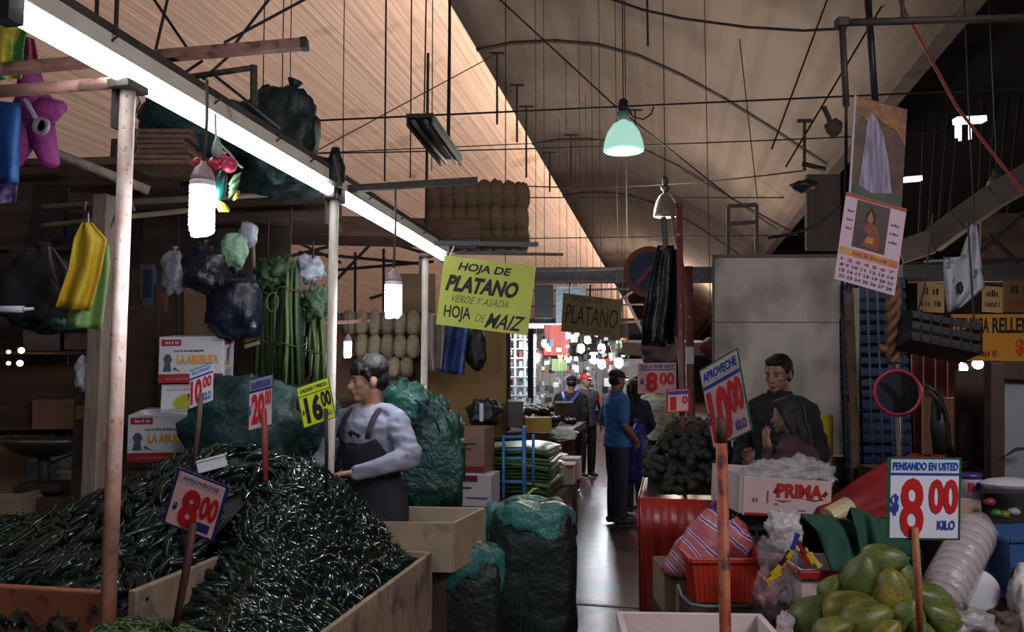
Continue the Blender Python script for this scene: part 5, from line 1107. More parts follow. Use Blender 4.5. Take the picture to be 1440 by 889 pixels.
q = MB(); C.rect(-.045,.05,-.005,1.02,-.03,.0,q); part(T, 'corner_flap', q, plain('a59a98', .6))
M_clr = film('clear_plastic', (.50,.50,.54), .62, .12, 1., 22)
for i, (x, y, w_, h_) in enumerate(((1085,664,70,34),(1125,660,56,36),(1153,668,40,30),(1062,668,40,20))):
    sack('clear_bag', ['rounded clear plastic bag heaped in the middle of the carton','tall crumpled clear plastic bag behind the PRIMA lettering','loose clear plastic bag at the right end of the carton','flat clear plastic bag at the left end of the carton'][i], x, y, 3.95, w_, h_, M_clr, 80+i, cat='bag', amp=.55, depth=.6)
# black crate under it
def crate(name, label, x0, y0, x1, y1, d, dep, m, nslat=4, nv=5, rz=0., M=None, cat='crate', group=None, c0=None, sz=None):
    k = d/F; W_, H_ = ((x1-x0)*k, (y1-y0)*k) if sz is None else sz; c = D((x0+x1)/2, y1, d) if c0 is None else Vector(c0); R = M or Matrix.Rotation(YAW+rz,3,'Z'); T = thing(name, label, cat, c, group)
    def P(x, y, z): return c + R @ Vector((x*W_/2, y*dep, z*H_))
    for (A, B, nm) in (((-1,0),(1,0),'front_side'),((1,0),(1,1),'side'),((1,1),(-1,1),'back_side'),((-1,1),(-1,0),'side')):
        q = MB(); th = H_/(nslat*1.7)
        for i in range(nslat):
            z = (i+.5)/nslat; q.bar(P(*A,z), P(*B,z), .010, th)
        for i in range(nv+1):
            f = i/nv; q.bar(P(A[0]+(B[0]-A[0])*f, A[1]+(B[1]-A[1])*f, 0), P(A[0]+(B[0]-A[0])*f, A[1]+(B[1]-A[1])*f, 1), .014, .014)
        part(T, nm, q, m)
    q = MB(); q.add([P(-1,0,.02),P(1,0,.02),P(1,1,.02),P(-1,1,.02),P(-1,0,.05),P(1,0,.05),P(1,1,.05),P(-1,1,.05)], [(3,2,1,0),(4,5,6,7),(0,1,5,4),(1,2,6,5),(2,3,7,6),(3,0,4,7)]); part(T, 'base', q, m)
    return T
crate('plastic_crate', 'black slatted crate under the PRIMA carton', 1050, 730, 1128, 815, 3.86, .30, M_blk)
q = MB(); p = D(1088,815,3.86); q.box((p.x,p.y+.15,p.z/2), (.28,.32,p.z-.01), YAW); solo('crate_stand', 'dark stand under the black slatted crate', 'stand', q, M_brd)
# candy bag
M_candy = mat('candy_mix', (.30,.035,.03), (.42,.34,.03), .3, nscale=22, lo=.44, hi=.56)
T = sack('candy_bag', 'clear bag with red and yellow wrappers hung by the foam box', 1096, 796, 3.25, 48, 80, film('clear_bag_film', (.40,.36,.40), .72, .1, 1., 24), 90, cat='bag', amp=.45, depth=.5)
for i, (x, y, a, c_) in enumerate(((1094,800,.8,'c2a520'),(1088,812,.6,'c2a520'),(1104,785,.9,'3a1418'),(1112,778,.9,'b09a22'),(1128,772,-1.0,'7a1c1c'),(1138,782,-1.0,'c2a520'),(1118,762,1.2,'2a3a8a'),(1146,788,-.9,'c8b040'),(1132,788,-1.0,'8a2020'))):
    cc = D(x,y,3.16); M = Matrix.Rotation(YAW,3,'Z') @ Matrix.Rotation(-a,3,'Y'); q = MB(); q.box(cc, (.05,.008,.017), M=M); q.box(cc+M@Vector((.029,0,0)), (.012,.003,.022), M=M); q.box(cc-M@Vector((.029,0,0)), (.012,.003,.022), M=M)
    solo('wrapped_sweet', ['yellow wrapped sweet at the upper end of the left string','yellow wrapped sweet at the lower end of the left string','near-black wrapped sweet in the left string','olive wrapped sweet below the blue one','dark red wrapped sweet left in the right pair','yellow wrapped sweet right in the right pair','blue wrapped sweet topping the left string','pale yellow wrapped sweet lowest at right','red wrapped sweet below the dark red one'][i], 'sweet', q, plain(c_, .3), 'wrapped sweets in the clear bag')
sack('plastic_bag', 'white crumpled plastic bag above the wrapped sweets', 1102, 748, 3.4, 44, 50, mat('white_crumple2', (.42,.40,.42), (.55,.52,.54), .35, nscale=9, bump=.8, bscale=18), 91, cat='bag', amp=.5)
sack('plastic_bag', 'pinkish crumpled bag hanging below the wrapped sweets', 1078, 828, 3.2, 30, 44, film('pink_film', (.45,.25,.28), .55, .15, 1., 22), 92, cat='bag', amp=.5)
sack('plastic_bag', 'dark translucent bag hanging left of the foam box', 1088, 850, 3.3, 50, 60, film('smoke_film', (.10,.08,.09), .45, .15, 1., 18), 93, cat='bag', amp=.35)
# foam box with red lid tray
c = D(1200,858,3.35); openbox('foam_box', 'white foam box with red rimmed tray behind the papayas', 'box', (c.x,c.y+.15,c.z), .52, .32, .17, .02, M_foam, YAW, rim=(mat('red_rim', (.33,.02,.018), (.28,.016,.015), .4, nscale=5),.032,.02), taper=.06)
# green cloth over it
M_gcl = tarp('green_cloth', (.008,.055,.035), (.012,.075,.048), .85, .3, 10)
def drape(name, label, L_, R_, d0, d1, m, seed, amp=.03, cat='cloth', th=.006):
    mb = MB(); ml = len(L_)
    def fn(u, v):
        t = v*(ml-1); i = min(int(t), ml-2); f = t-i; lx, ly = [L_[i][k]*(1-f)+L_[i+1][k]*f for k in (0,1)]; rx, ry = [R_[i][k]*(1-f)+R_[i+1][k]*f for k in (0,1)]
        dd = d0+(d1-d0)*v + amp*math.sin(u*11+seed+v*2)*(.3+v) + amp*noise.noise(Vector((u*5,v*5,seed)))
        return D(lx+(rx-lx)*u, ly+(ry-ly)*u + 6*noise.noise(Vector((u*4, seed, v*2))), dd)
    mb.grid(fn, 30, 18); return solo(name, label, cat, mb, m, smooth=True, solid=th)
drape('green_cloth', 'dark green cloth thrown over the foam box', ((1120,735),(1126,722),(1150,750),(1168,802)), ((1215,728),(1262,742),(1280,770),(1250,805)), 3.6, 3.30, M_gcl, 2)
drape('green_cloth', 'second fold of green cloth reaching behind the white sign', ((1190,728),(1196,712),(1205,750),(1215,800)), ((1245,728),(1285,750),(1300,785),(1300,812)), 3.5, 3.30, M_gcl, 5)
q = MB(); c = D(1232,742,3.62); q.box((c.x-.02,c.y+.06,c.z-.12), (.30,.18,.20), YAW); solo('goods_box', 'box hidden under the green cloth', 'box', q, M_kraft)
# red tarp
M_rtarp = tarp('red_tarp', (.20,.008,.010), (.15,.006,.008), .6, .3, 6)
drape('red_tarp', 'deep red tarp sloping up behind the white price sign', ((1262,640),(1205,672),(1150,715),(1148,735)), ((1330,640),(1335,680),(1330,720),(1290,770)), 4.1, 3.7, M_rtarp, 1, .02, 'tarp')
q = MB(); c = D(1265,720,4.25); q.box((c.x,c.y+.05,c.z/2+.03), (.42,.3,c.z), YAW); solo('tarp_stand', 'box standing under the red tarp', 'box', q, M_woodd)
q = MB(); a_ = D(1165,728,3.62); b_ = D(1194,712,3.66); q.tube([a_, b_], .046, 18); solo('paper_roll', 'short gold paper roll lying on the green cloth', 'roll', q, mat('gold_roll', (.42,.33,.20), (.60,.50,.34), .4, nscale=3, stretch=(1,1,20), metal=.2), smooth=False)
# papayas
M_pap = [mat('papaya_%d' % i, c1, c2, .42, nscale=3.5, bump=.12, bscale=14, dirt=((.03,.05,.01), 14, .60, .68)) for i, (c1, c2) in enumerate((((.085,.12,.022),(.20,.20,.03)), ((.06,.10,.022),(.13,.155,.03)), ((.12,.13,.022),(.30,.23,.03))))]
M_pst = plain('5a5a26', .7)
def papmesh(seed):
    q = MB(); prof = [(.0,-.5),(.10,-.495),(.22,-.46),(.34,-.36),(.41,-.22),(.42,-.08),(.38,.08),(.31,.24),(.22,.36),(.15,.43),(.09,.48),(.0,.5)]
    n = 20; vs = []
    for r, z in prof:
        for k in range(n):
            a = 2*PI*k/n; s_ = 1+.05*math.cos(5*a)+.05*noise.noise(Vector((math.cos(a),math.sin(a),z*2+seed*3))); vs.append(Vector((r*s_*math.cos(a), r*s_*math.sin(a), z)))
    m_ = len(prof); q.add(vs, [(i*n+k, i*n+(k+1)%n, (i+1)*n+(k+1)%n, (i+1)*n+k) for i in range(m_-1) for k in range(n)])
    return q
pap_px = [ # centre px, depth, length px, tilt from vertical in the picture (deg, cw), lean to camera, label, material
 (1243,788,2.98,66,78,.5,'papaya topping the heap, lying on its side',1),
 (1212,813,2.92,74,8,.3,'upright papaya just left under the topmost one',1),
 (1253,836,2.85,82,-8,.3,'tall yellowing papaya in the middle of the heap',2),
 (1146,866,2.88,78,48,.3,'long green papaya at the left end of the heap',1),
 (1195,858,2.80,76,66,.3,'yellow-green papaya lying left of the middle one',2),
 (1218,874,2.72,80,58,.4,'yellow-green papaya at the bottom in front',0),
 (1277,872,2.74,72,6,.4,'short upright papaya beside the orange stick',0),
 (1306,846,2.88,74,-62,.3,'green papaya lying right of the orange stick',1),
 (1322,872,2.84,74,-50,.3,'dark green papaya at the right end of the heap',1),
 (1122,868,3.0,44,40,.3,'small papaya peeking out at the far left of the heap',1),
 (1172,828,2.98,50,40,.2,'small papaya behind the left side of the heap',0),
 (1182,842,2.95,46,40,.4,'small shaded papaya below the upright left one',1),
 (1270,812,3.0,60,-20,.2,'green papaya half hidden behind the orange stick',1),
 (1172,888,2.7,60,60,.3,'papaya cut by the bottom edge, left',0),
 (1245,893,2.66,56,40,.3,'papaya cut by the bottom edge, middle',2),
 (1296,895,2.68,60,-20,.3,'papaya cut by the bottom edge beside the stick',1)]
pm = []
for i in range(3):
    q = papmesh(i); pm.append(q.mesh('papaya', [M_pap[0]]))
for i, (x, y, d, L, tilt, lean, lab, mi) in enumerate(pap_px):
    T = thing('papaya', lab, 'papaya', D(x,y,d), 'papayas in the heap'); s_ = L*.98*d/F
    o = bpy.data.objects.new('fruit', pm[i % 3].copy()); COL.objects.link(o); o.data.materials[0] = M_pap[mi]; o.parent = T; o.scale = (s_*.86,s_*.86,s_)
    for pl in o.data.polygons: pl.use_smooth = True
    q = MB(); q.tube([(0,0,.47*s_),(0,0,.52*s_)], .006, 7); so = bpy.data.objects.new('stem', q.mesh('stem', M_pst)); COL.objects.link(so); so.parent = T
    T.rotation_euler = (Matrix.Rotation(YAW,4,'Z') @ Matrix.Rotation(math.radians(tilt),4,'Y') @ Matrix.Rotation(lean,4,'X') @ Matrix.Rotation(i*1.3,4,'Z')).to_euler()
q = MB(); q.box((D(1225,889,2.9).x, D(1225,889,2.9).y+.03, .575), (.62,.42,.03), YAW); solo('papaya_board', 'board carrying the papaya heap', 'board', q, M_woodd)
sack('plastic_bag', 'white plastic edge left of the papayas at the bottom', 1104, 884, 2.85, 22, 40, M_foam, 95, cat='bag', amp=.4)
# stack of plastic cups and lids
M_cup = film('cup_plastic', (.60,.54,.56), .25, .3, .15, 10)
ax0 = D(1322,846,2.95); ax1 = D(1374,742,3.15); dr = (ax1-ax0).normalized(); Mq = dr.to_track_quat('Z','Y').to_matrix(); L_ = (ax1-ax0).length
T = thing('cup_stack', 'tilted stack of clear plastic tubs in a bag right of the papayas', 'cups', ax0)
for i in range(10):
    q = MB(); z0 = i*L_/10; q.lathe([(.068,0),(.076,.004),(.078,.010),(.070,.012),(.064,L_/10)], 22, ax0+dr*z0, Mq); part(T, 'tub', q, M_cup, True)
q = MB(); q.lathe([(.083,-.01),(.086,L_*.3),(.082,L_*.7),(.088,L_*.95),(.06,L_*1.05),(.03,L_*1.15)], 24, ax0, Mq); part(T, 'bag_film', q, film('bag_skin', (.55,.5,.52), .6, .2, 1., 16), True)
c = D(1375,830,3.05); Md = Matrix.Rotation(YAW-.2,3,'Z') @ Matrix.Rotation(PI/2-.25,3,'X'); q = MB(); q.lathe([(.001,0),(.072,0),(.078,.004),(.078,.010),(.072,.012),(.001,.010)], 32, c, Md)
T = thing('tub_cover', 'round white plastic lid leaning beside the tilted tubs', 'lid', c - Vector((0,0,.075))); part(T, 'disc', q, plain('b4b8c2', .4), True)
q = MB(); 
for i in range(5): q.box(c + Md @ Vector((0, -.035+i*.016, -.001)), (.09-.008*abs(i-2), .002, .001), M=Md)
part(T, 'embossed_line', q, plain('8e929e', .4))
q = MB(); p = D(1385,860,3.15); q.box((p.x,p.y+.16,p.z/2-.01), (.42,.36,p.z), YAW); solo('lid_stand', 'dark box behind and under the round lid', 'box', q, M_brd)
sack('plastic_bag', 'white plastic bag in the bottom right corner', 1446, 850, 2.95, 48, 100, mat('white_bag_r', (.55,.50,.50), (.42,.38,.38), .4, nscale=6, bump=.8, bscale=14), 96, cat='bag', amp=.3)
sack('plastic_bag', 'grey plastic bag below the round lid', 1360, 880, 2.85, 70, 40, mat('grey_bag_r', (.32,.32,.33), (.22,.22,.23), .4, nscale=6, bump=.8, bscale=14), 97, cat='bag', amp=.4)
sack('cloth_bundle', 'dark brown cloth bundle in the bottom right corner', 1412, 884, 2.95, 44, 44, tarp('brown_cloth', (.06,.045,.035), (.10,.08,.06), .8), 98, cat='bundle', amp=.4)
# dark shelf with tubs at the right edge
a = D(1335,748,3.5); b = D(1500,750,3.5); q = MB(); q.bar(a, b, .5, .025, up=(0,0,1)); solo('shelf_board', 'dark shelf board at the right edge with tubs on it', 'shelf', q, M_woodd)
q = MB(); p = a.lerp(b,.75); q.box((p.x+.05,p.y+.1,p.z/2-.01), (.5,.4,p.z-.02), YAW); solo('cabinet', 'dark cabinet under the right-edge shelf', 'cabinet', q, M_brd)
openbox('blue_crate', 'blue plastic crate below the right-edge shelf', 'crate', tuple(D(1428,835,3.1)+Vector((.05,.05,0))), .32, .22, .24, .008, mat('blue_crate_plastic', (.02,.07,.20), (.03,.09,.25), .45, nscale=5), YAW+.2, rim=(mat('blue_crate_plastic', (0,0,0)), .02, .01))
q = MB(); p = D(1428,838,3.1)+Vector((.05,.05,0)); q.box((p.x,p.y,p.z/2-.005), (.3,.2,p.z-.01), YAW+.2); solo('crate_stand', 'dark stand under the blue crate', 'stand', q, M_brd)
T, C = carton('cardboard_box', 'beige box on the right-edge shelf under the white tub', 1346, 702, 1382, 738, 3.45, .14, mat('beige_card', (.32,.25,.17), (.26,.2,.14), .8, nscale=3))
c = D(1364,700,3.5); T = thing('plastic_tub', 'white tub with purple lid standing on the beige box', 'tub', c)
q = MB(); q.lathe([(.044,0),(.05,.09),(.05,.095)], 20, c); part(T, 'tub_body', q, plain('a8a2b4', .4), True); q = MB(); q.lathe([(.053,.088),(.053,.108),(.045,.11)], 20, c); part(T, 'lid', q, plain('34246a', .4), True)
q = MB(); 
for i, cl in enumerate(('a02028','2a2a80')):
    q = MB(); q.box(c + Matrix.Rotation(YAW,3,'Z') @ Vector((-.018+.03*i,-.045,.055)), (.02,.012,.035), YAW); part(T, 'printed_patch', q, plain(cl, .5))
c = D(1420,690,3.4); q = MB(); q.lathe([(.02,0),(.075,.004),(.098,.028),(.10,.034),(.094,.036),(.072,.048),(.03,.055)], 24, c, Matrix.Rotation(YAW,3,'Z') @ Matrix.Diagonal((1.25,.8,1))); solo('foam_dish', 'white foam dish with lid at the right edge', 'dish', q, plain('b0b0ba', .5), smooth=True)
T, C = carton('dark_box', 'dark plastic box under the white foam dish', 1385, 692, 1460, 740, 3.55, .2, M_blk)
for i, (x, y, c_) in enumerate(((1392,706,'7a2038'),(1402,722,'3a5a1c'),(1412,724,'5a6a20'),(1426,720,'8a8a90'))):
    q = MB(); q.blob(D(x,y,3.38), (.025,.02,.018), i, .2, n=10, m=8); solo('small_fruit', ['dark red fruit before the dark box','green fruit before the dark box','yellow-green fruit before the dark box','white paper wad before the dark box'][i], 'fruit' if i < 3 else 'paper', q, plain(c_, .5), smooth=True)
# ------------------------------------------------ back of the right stall
M_pan2 = mat('grimy_white_panel', (.56,.515,.45), (.46,.42,.365), .6, nscale=1.6, dirt=((.16,.135,.11), 1.7, .50, .72))
C = pxcard((1003,640),(1190,640),(1003,358), 6.6); T = thing('booth_partition', 'large grimy off-white panel behind the two vendors at right', 'partition', C.mid())
q = MB(); C.rect(0,0,1,1,-.04,0,q); part(T, 'sheet', q, M_pan2, bevel=.003)
q = MB(); C.rect(-.008,.0,.008,1.0,.0,.012,q); C.rect(0,.985,1,1.0,.0,.012,q); part(T, 'edge_strip', q, plain('5a5048', .6))
q = MB(); C.rect(0,.66,1,.664,.0,.002,q); part(T, 'seam', q, plain('4a4238', .7))
q = MB(); p = D(1096,640,6.8); q.box((p.x,p.y,p.z/2), (1.1,.3,p.z), YAW); solo('booth_plinth', 'dark plinth under the off-white panel', 'plinth', q, M_brd)
upright(1194, 412, 690, 5.2, .05, M_woodd, 'rough dark post in front of the panel edge', ((455,'2a1a14',.04),(560,'1a1210',.05)))
panel('pale_strip', 'pale upright strip beside the rough dark post', 'strip', 1200, 405, 1209, 847, 5.5, mat('pale_strip_wood', (.30,.25,.20), (.24,.2,.16), .7, nscale=5), .03)
M_bcr = mat('blue_stack_plastic', (.010,.030,.085), (.016,.042,.115), .45, nscale=5)
for i in range(9):
    crate('plastic_crate', 'dark blue crate in the tall stack by the mirror, row %s' % ['one','two','three','four','five','six','seven','eight','nine'][i], 1212, 0, 1280, 0, 6.2, .34, M_bcr, 3, 5, cat='crate', group='stacked blue crates', c0=(D(1247,600,6.2).x, D(1247,600,6.2).y, .02+i*.262), sz=(.40,.255))
# safety-yellow board
panel('yellow_board', 'bright yellow folding board behind the crouching woman', 'board', 1150, 584, 1172, 853, 5.4, plain('a8971a', .5), .02)
# pink ring mirror on a stand
c = D(1262,552,4.9); k = 4.9/F; T = thing('round_mirror', 'round mirror with pink plastic frame on a stand', 'mirror', (c.x,c.y,0)); Mm = Matrix.Rotation(YAW-.1,3,'Z') @ Matrix.Rotation(PI/2,3,'X')
q = MB(); q.tube([c + Mm @ Vector((math.cos(a)*31*k, math.sin(a)*31*k, 0)) for a in [2*PI*i/32 for i in range(33)]], .012, 8, cap=False); part(T, 'frame', q, plain('9a2440', .4), True)
q = MB(); q.lathe([(.001,-.004),(29*k,-.004),(29*k,.002),(.001,.002)], 32, c, Mm); part(T, 'glass', q, mat('mirror_glass', (.10,.10,.12), rough=.08, metal=.9))
q = MB(); q.tube([(c.x,c.y+.02,0),(c.x,c.y+.02,c.z-31*k)], .016, 8); q.tube([(c.x,c.y+.02,c.z+31*k), tuple(D(1259,470,4.92))], .010, 8); part(T, 'stand', q, plain('6e6462', .4), True)
T = thing('braided_rope', 'brown braided bundle hanging over the round mirror', 'rope', D(1256,505,4.8))
for i in range(3):
    q = MB(); q.tube([D(1256+7*math.sin(t*14+i*2.1), 395+115*t, 4.8+.03*math.cos(t*14+i*2.1)) for t in [j/24 for j in range(25)]], [.022*(1.1-.35*t/24) for t in range(25)], 7); part(T, 'strand', q, mat('brown_rope', (.12,.055,.028), (.18,.09,.045), .7, nscale=16), True)
q = MB(); q.blob(D(1246,492,4.82), (.05,.03,.03), 4, .3, M=Matrix.Rotation(.6,3,'Y')); part(T, 'loose_end', q, MATS['brown_rope'], True)
# black hand tool with hoses (blender-like)
T = thing('juicer', 'black juicer with two curved handles behind the price sign', 'juicer', D(1322,650,4.6)); q = MB(); q.tube([D(1318,560,4.6), D(1322,600,4.6), D(1326,645,4.6)], [.03,.055,.05], 12); part(T, 'body', q, M_blk, True)
for i, pts in enumerate((((1300,540),(1318,552),(1330,580),(1334,620),(1342,645)),((1306,548),(1322,566),(1320,590)))):
    q = MB(); q.tube([D(x,y,4.55) for x,y in pts], .012, 8); part(T, 'handle', q, M_blk, True)
q = MB(); q.box(D(1322,652,4.6), (.3,.18,.05), YAW); part(T, 'base', q, M_blk, bevel=.01)
q = MB(); p = D(1330,662,4.7); q.box((p.x+.05,p.y+.1,p.z/2), (.9,.5,p.z), YAW); solo('back_counter', 'dark counter behind the white price sign', 'counter', q, M_brd)
q = MB(); q.blob(D(1332,655,4.45), (.06,.05,.03), 7, .2); solo('red_bowl', 'red bowl in front of the black juicer', 'bowl', q, plain('5a1414', .4), smooth=True)
# hanging black crate
crate('plastic_crate', 'black slatted crate hanging tilted before the yellow banner', 0,0,0,0, 4.6, .22, M_blk, 3, 7, c0=tuple(D(1330,488,4.6)), sz=(.42,.20), M=Matrix.Rotation(YAW,3,'Z') @ Matrix.Rotation(.20,3,'Y') @ Matrix.Rotation(-.25,3,'X'))
q = MB(); q.tube([D(1290,440,4.7), D(1300,405,4.7), D(1312,300,4.7)], .006, 5); q.tube([D(1370,455,4.7), D(1360,300,4.7)], .006, 5); solo('hanging_twine', 'pair of twines holding the tilted black crate', 'twine', q, M_wire)
# yellow banner and notices
M_ban = mat('orange_yellow_banner', (.55,.26,.02), (.50,.20,.018), .5, nscale=2)
C = pxcard((1338,508),(1460,508),(1338,442), 6.0); T = thing('shop_banner', 'orange-yellow shop banner reading PECHUGA RE over the right stall', 'banner', C.mid()); q = MB(); C.rect(0,0,1,1,-.01,0,q); part(T, 'sheet', q, M_ban)
part(T, 'lettering', C.text('PECHUGA', -.0,.60,.43,.93,.003,.03), M_ink); part(T, 'lettering', C.text('RELLENA', .47,.60,1.0,.93,.003,.03), M_ink); part(T, 'price_lettering', C.text('$', .74,.10,.84,.48,.003,.04), plain('c2381e', .5)); part(T, 'fine_lettering', C.scribble(.30,.10,.56,.24,9), plain('6a2a10', .6))
M_not = mat('yellow_notice', (.36,.26,.10), (.30,.21,.075), .6, nscale=3)
for i, (x0, x1, y0, y1, lab, t1, t2) in enumerate(((1291,1328,397,438,'yellowish notice left of the white hanging banner','EL','AMIGO'),(1382,1410,402,438,'yellowish notice right of the white hanging banner','Y','70'),(1412,1460,394,438,'wide dull yellow notice at the right edge','RICO','POLLO'))):
    C = pxcard((x0,y1),(x1,y1+2),(x0,y0), 6.4); T = thing('notice_board', lab, 'notice', C.mid()); q = MB(); C.rect(0,0,1,1,-.01,0,q); part(T, 'sheet', q, M_not if i < 2 else plain('5a4420', .6))
    part(T, 'lettering', C.scribble(.2,.6,.8,.88,5,.002,i+3), M_ink); part(T, 'lettering', C.scribble(.12,.2,.88,.42,9,.002,i+7), M_ink if i < 2 else plain('7a1a14', .6))
# white hanging banner
hb_ = hang_sheet('hanging_banner', 'limp white printed plastic banner hanging at the right', 'banner', ([(1366,315),(1350,362),(1326,362),(1328,400),(1332,440)],[(1374,318),(1378,350),(1381,380),(1385,405),(1352,432)]), 5.4, mat('printed_white', (.34,.36,.42), (.46,.47,.54), .5, nscale=3, dirt=((.09,.11,.16), 9, .60, .64)), wave=.03, seed=3)
q = MB(); q.blob(D(1350,405,5.36), (.02,.012,.045), 3, .3, n=10, m=8); part(hb_, 'printed_mark', q, M_ink, True)
q = MB(); t_ = D(1370,317,5.4); q.tube([t_, (t_.x,t_.y,6.5)], .005, 5); solo('hanging_twine', 'twine holding the limp white banner', 'twine', q, M_wire)
q = MB(); A = D(1262,394,6.45); B = D(1500,392,6.45); q.bar(A, B, .04, .04); q.bar((A.x,A.y,0), A, .04, .04); q.bar((B.x,B.y,0), B, .05, .05); solo('notice_rail', 'dark rail and uprights holding the yellow notices', 'rail', q, M_iron)
# calendar and waterfall picture
M_cpap = plain('b8a2b0', .6)
C = pxcard((1195,272),(1268,292),(1203,134), 4.0); T = thing('waterfall_picture', 'hanging picture of a waterfall between autumn trees', 'picture', C.mid())
part(T, 'sheet', C.rect(0,0,1,1,-.003,0), mat('autumn_print', (.022,.011,.008), (.075,.028,.010), .6, nscale=16))
part(T, 'autumn_leaves', C.poly([(.02,.99),(.98,.99),(.99,.62),(.8,.76),(.6,.78),(.42,.84),(.3,.74),(.14,.82),(.02,.70)], .0015), mat('autumn_leaves', (.24,.09,.015), (.10,.03,.01), .6, nscale=30))
part(T, 'waterfall', C.poly([(.24,.72),(.30,.86),(.42,.83),(.58,.66),(.70,.40),(.80,.08),(.60,.02),(.30,.04),(.14,.12),(.20,.4)], .003), mat('falling_water', (.26,.23,.36), (.10,.09,.14), .6, nscale=10, stretch=(6,6,.5)))
part(T, 'pool_bank', C.poly([(.02,.0),(.98,.0),(.98,.14),(.7,.10),(.4,.06),(.1,.12)], .004), mat('mossy_bank', (.03,.06,.035), (.02,.035,.02), .6, nscale=16))
q = MB(); C.rect(-.02,0,.02,1,-.004,.002,q); part(T, 'white_edge', q, plain('9c98a0', .6))
C = pxcard((1173,392),(1258,416),(1190,271), 3.98); T = thing('wall_calendar', 'wall calendar with a robed figure and month table', 'calendar', C.mid())
part(T, 'sheet', C.rect(0,0,1,1,-.002,0), M_cpap); part(T, 'picture', C.rect(.20,.42,.74,.96,.0005,.0015), mat('dark_print', (.035,.022,.016), (.05,.03,.02), .6, nscale=5))
part(T, 'robe', C.poly([(.30,.46),(.64,.44),(.62,.60),(.56,.72),(.40,.73),(.33,.60)], .002), plain('74321c', .6)); part(T, 'mantle', C.poly([(.27,.44),(.36,.47),(.44,.60),(.36,.64),(.29,.56)], .003), plain('2a2038', .6))
q = MB(); C.poly([(.44+.055*math.cos(a),.80+.07*math.sin(a)) for a in [2*PI*i/14 for i in range(14)]], .003, q); part(T, 'face', q, plain('8a5a3c', .6))
q = MB(); C.poly([(.36,.72),(.37,.84),(.44,.91),(.51,.85),(.52,.72),(.49,.78),(.44,.875),(.39,.78)], .0042, q); part(T, 'hair', q, plain('24140c', .7))
q = MB(); C.rect(.40,.50,.54,.57,.003,.004,q); part(T, 'hands', q, plain('a86a34', .6))
part(T, 'orange_band', C.rect(.02,.31,.98,.39,.0005,.0018), mat('band_print', (.42,.10,.05), (.46,.28,.05), .6, nscale=9)); part(T, 'band_lettering', C.scribble(.2,.33,.8,.37,16), plain('8a2a1c', .6))
part(T, 'edge_band', C.rect(.0,.97,1,1.01,.0005,.0018), plain('8a3a22', .6))
for r in range(4):
    part(T, 'date_row', C.text(['1 2 3 4 5 6 7','8 9 10 11 12 13 14','15 16 17 18 19 20 21','22 23 24 25 26 27 28'][r], .06,.235-.065*r,.94,.272-.065*r,.002,.03), [M_navy, plain('8a2a3a', .6)][r == 0])
for y_, s_ in ((.80,'L'),(.70,'M'),(.60,'J')):
    part(T, 'side_lettering', C.scribble(.04,y_,.17,y_+.03,5,.002), M_navy); part(T, 'side_lettering', C.scribble(.78,y_-.03,.93,y_,5,.002,4), M_navy)
# pipe frame holding the calendar
T = thing('overhead_pipework', 'black pipe frame from which the calendar hangs', 'pipe', D(1184,150,4.3))
for a, b, r in (((1184,30),(1190,150),.018),((1182,32),(1480,24),.022),((1268,-10),(1270,30),.012)):
    q = MB(); q.tube([D(*a,4.3), D(*b,4.3)], r, 8); part(T, 'pipe', q, M_iron, True)
q = MB(); q.box(D(1184,32,4.3), (.07,.06,.05), YAW); part(T, 'elbow', q, M_iron, bevel=.01)
q = MB(); q.tube([D(1190,150,4.25), D(1189,330,4.1), D(1183,420,4.2), D(1190,600,4.4)], .008, 6); solo('hanging_twine', 'dark twine running down beside the calendar', 'twine', q, M_wire)
q = MB(); q.tube([D(1220,-10,4.6), D(1231,150,4.6)], .020, 8); solo('grey_pipe', 'grey pipe dropping behind the waterfall picture', 'pipe', q, plain('3a3640', .4, metal=.6), smooth=True)
q = MB(); q.blob(D(1172,180,5), (.05,.04,.06), 3, .4); q.tube([D(1158,150,5), D(1165,165,5), D(1170,180,5)], .016, 6); solo('nest_clump', 'brown rag clump tied on the pipe near the calendar', 'rag', q, M_brd, smooth=True)
# dark shaft left of the calendar
q = MB(); q.blob(D(1130,262,6.5), (.10,.08,.05), 3, .5); q.tube([D(1128,230,6.5), D(1160,238,6.5)], .02, 6); solo('wire_knot', 'knot of black wires at the right eave', 'wires', q, M_blk, smooth=True)
panel('dark_shutter', 'dark brown corrugated shutter under the right eave', 'shutter', 1135, 245, 1182, 352, 7.0, mat('brown_corrugate', (.045,.030,.024), (.07,.048,.04), .7, nscale=2, stretch=(20,20,.5)), .06)
q = MB(); q.bar(D(1024,290,6.66), D(1024,359,6.66), .03); q.bar(D(1024,290,6.66), D(1064,288,6.66), .03); q.bar(D(1064,288,6.66), D(1064,359,6.66), .03); q.bar(D(1022,315,6.66), D(1066,312,6.66), .03); solo('rebar_rack', 'small iron rack standing on top of the off-white panel', 'rack', q, M_iron)
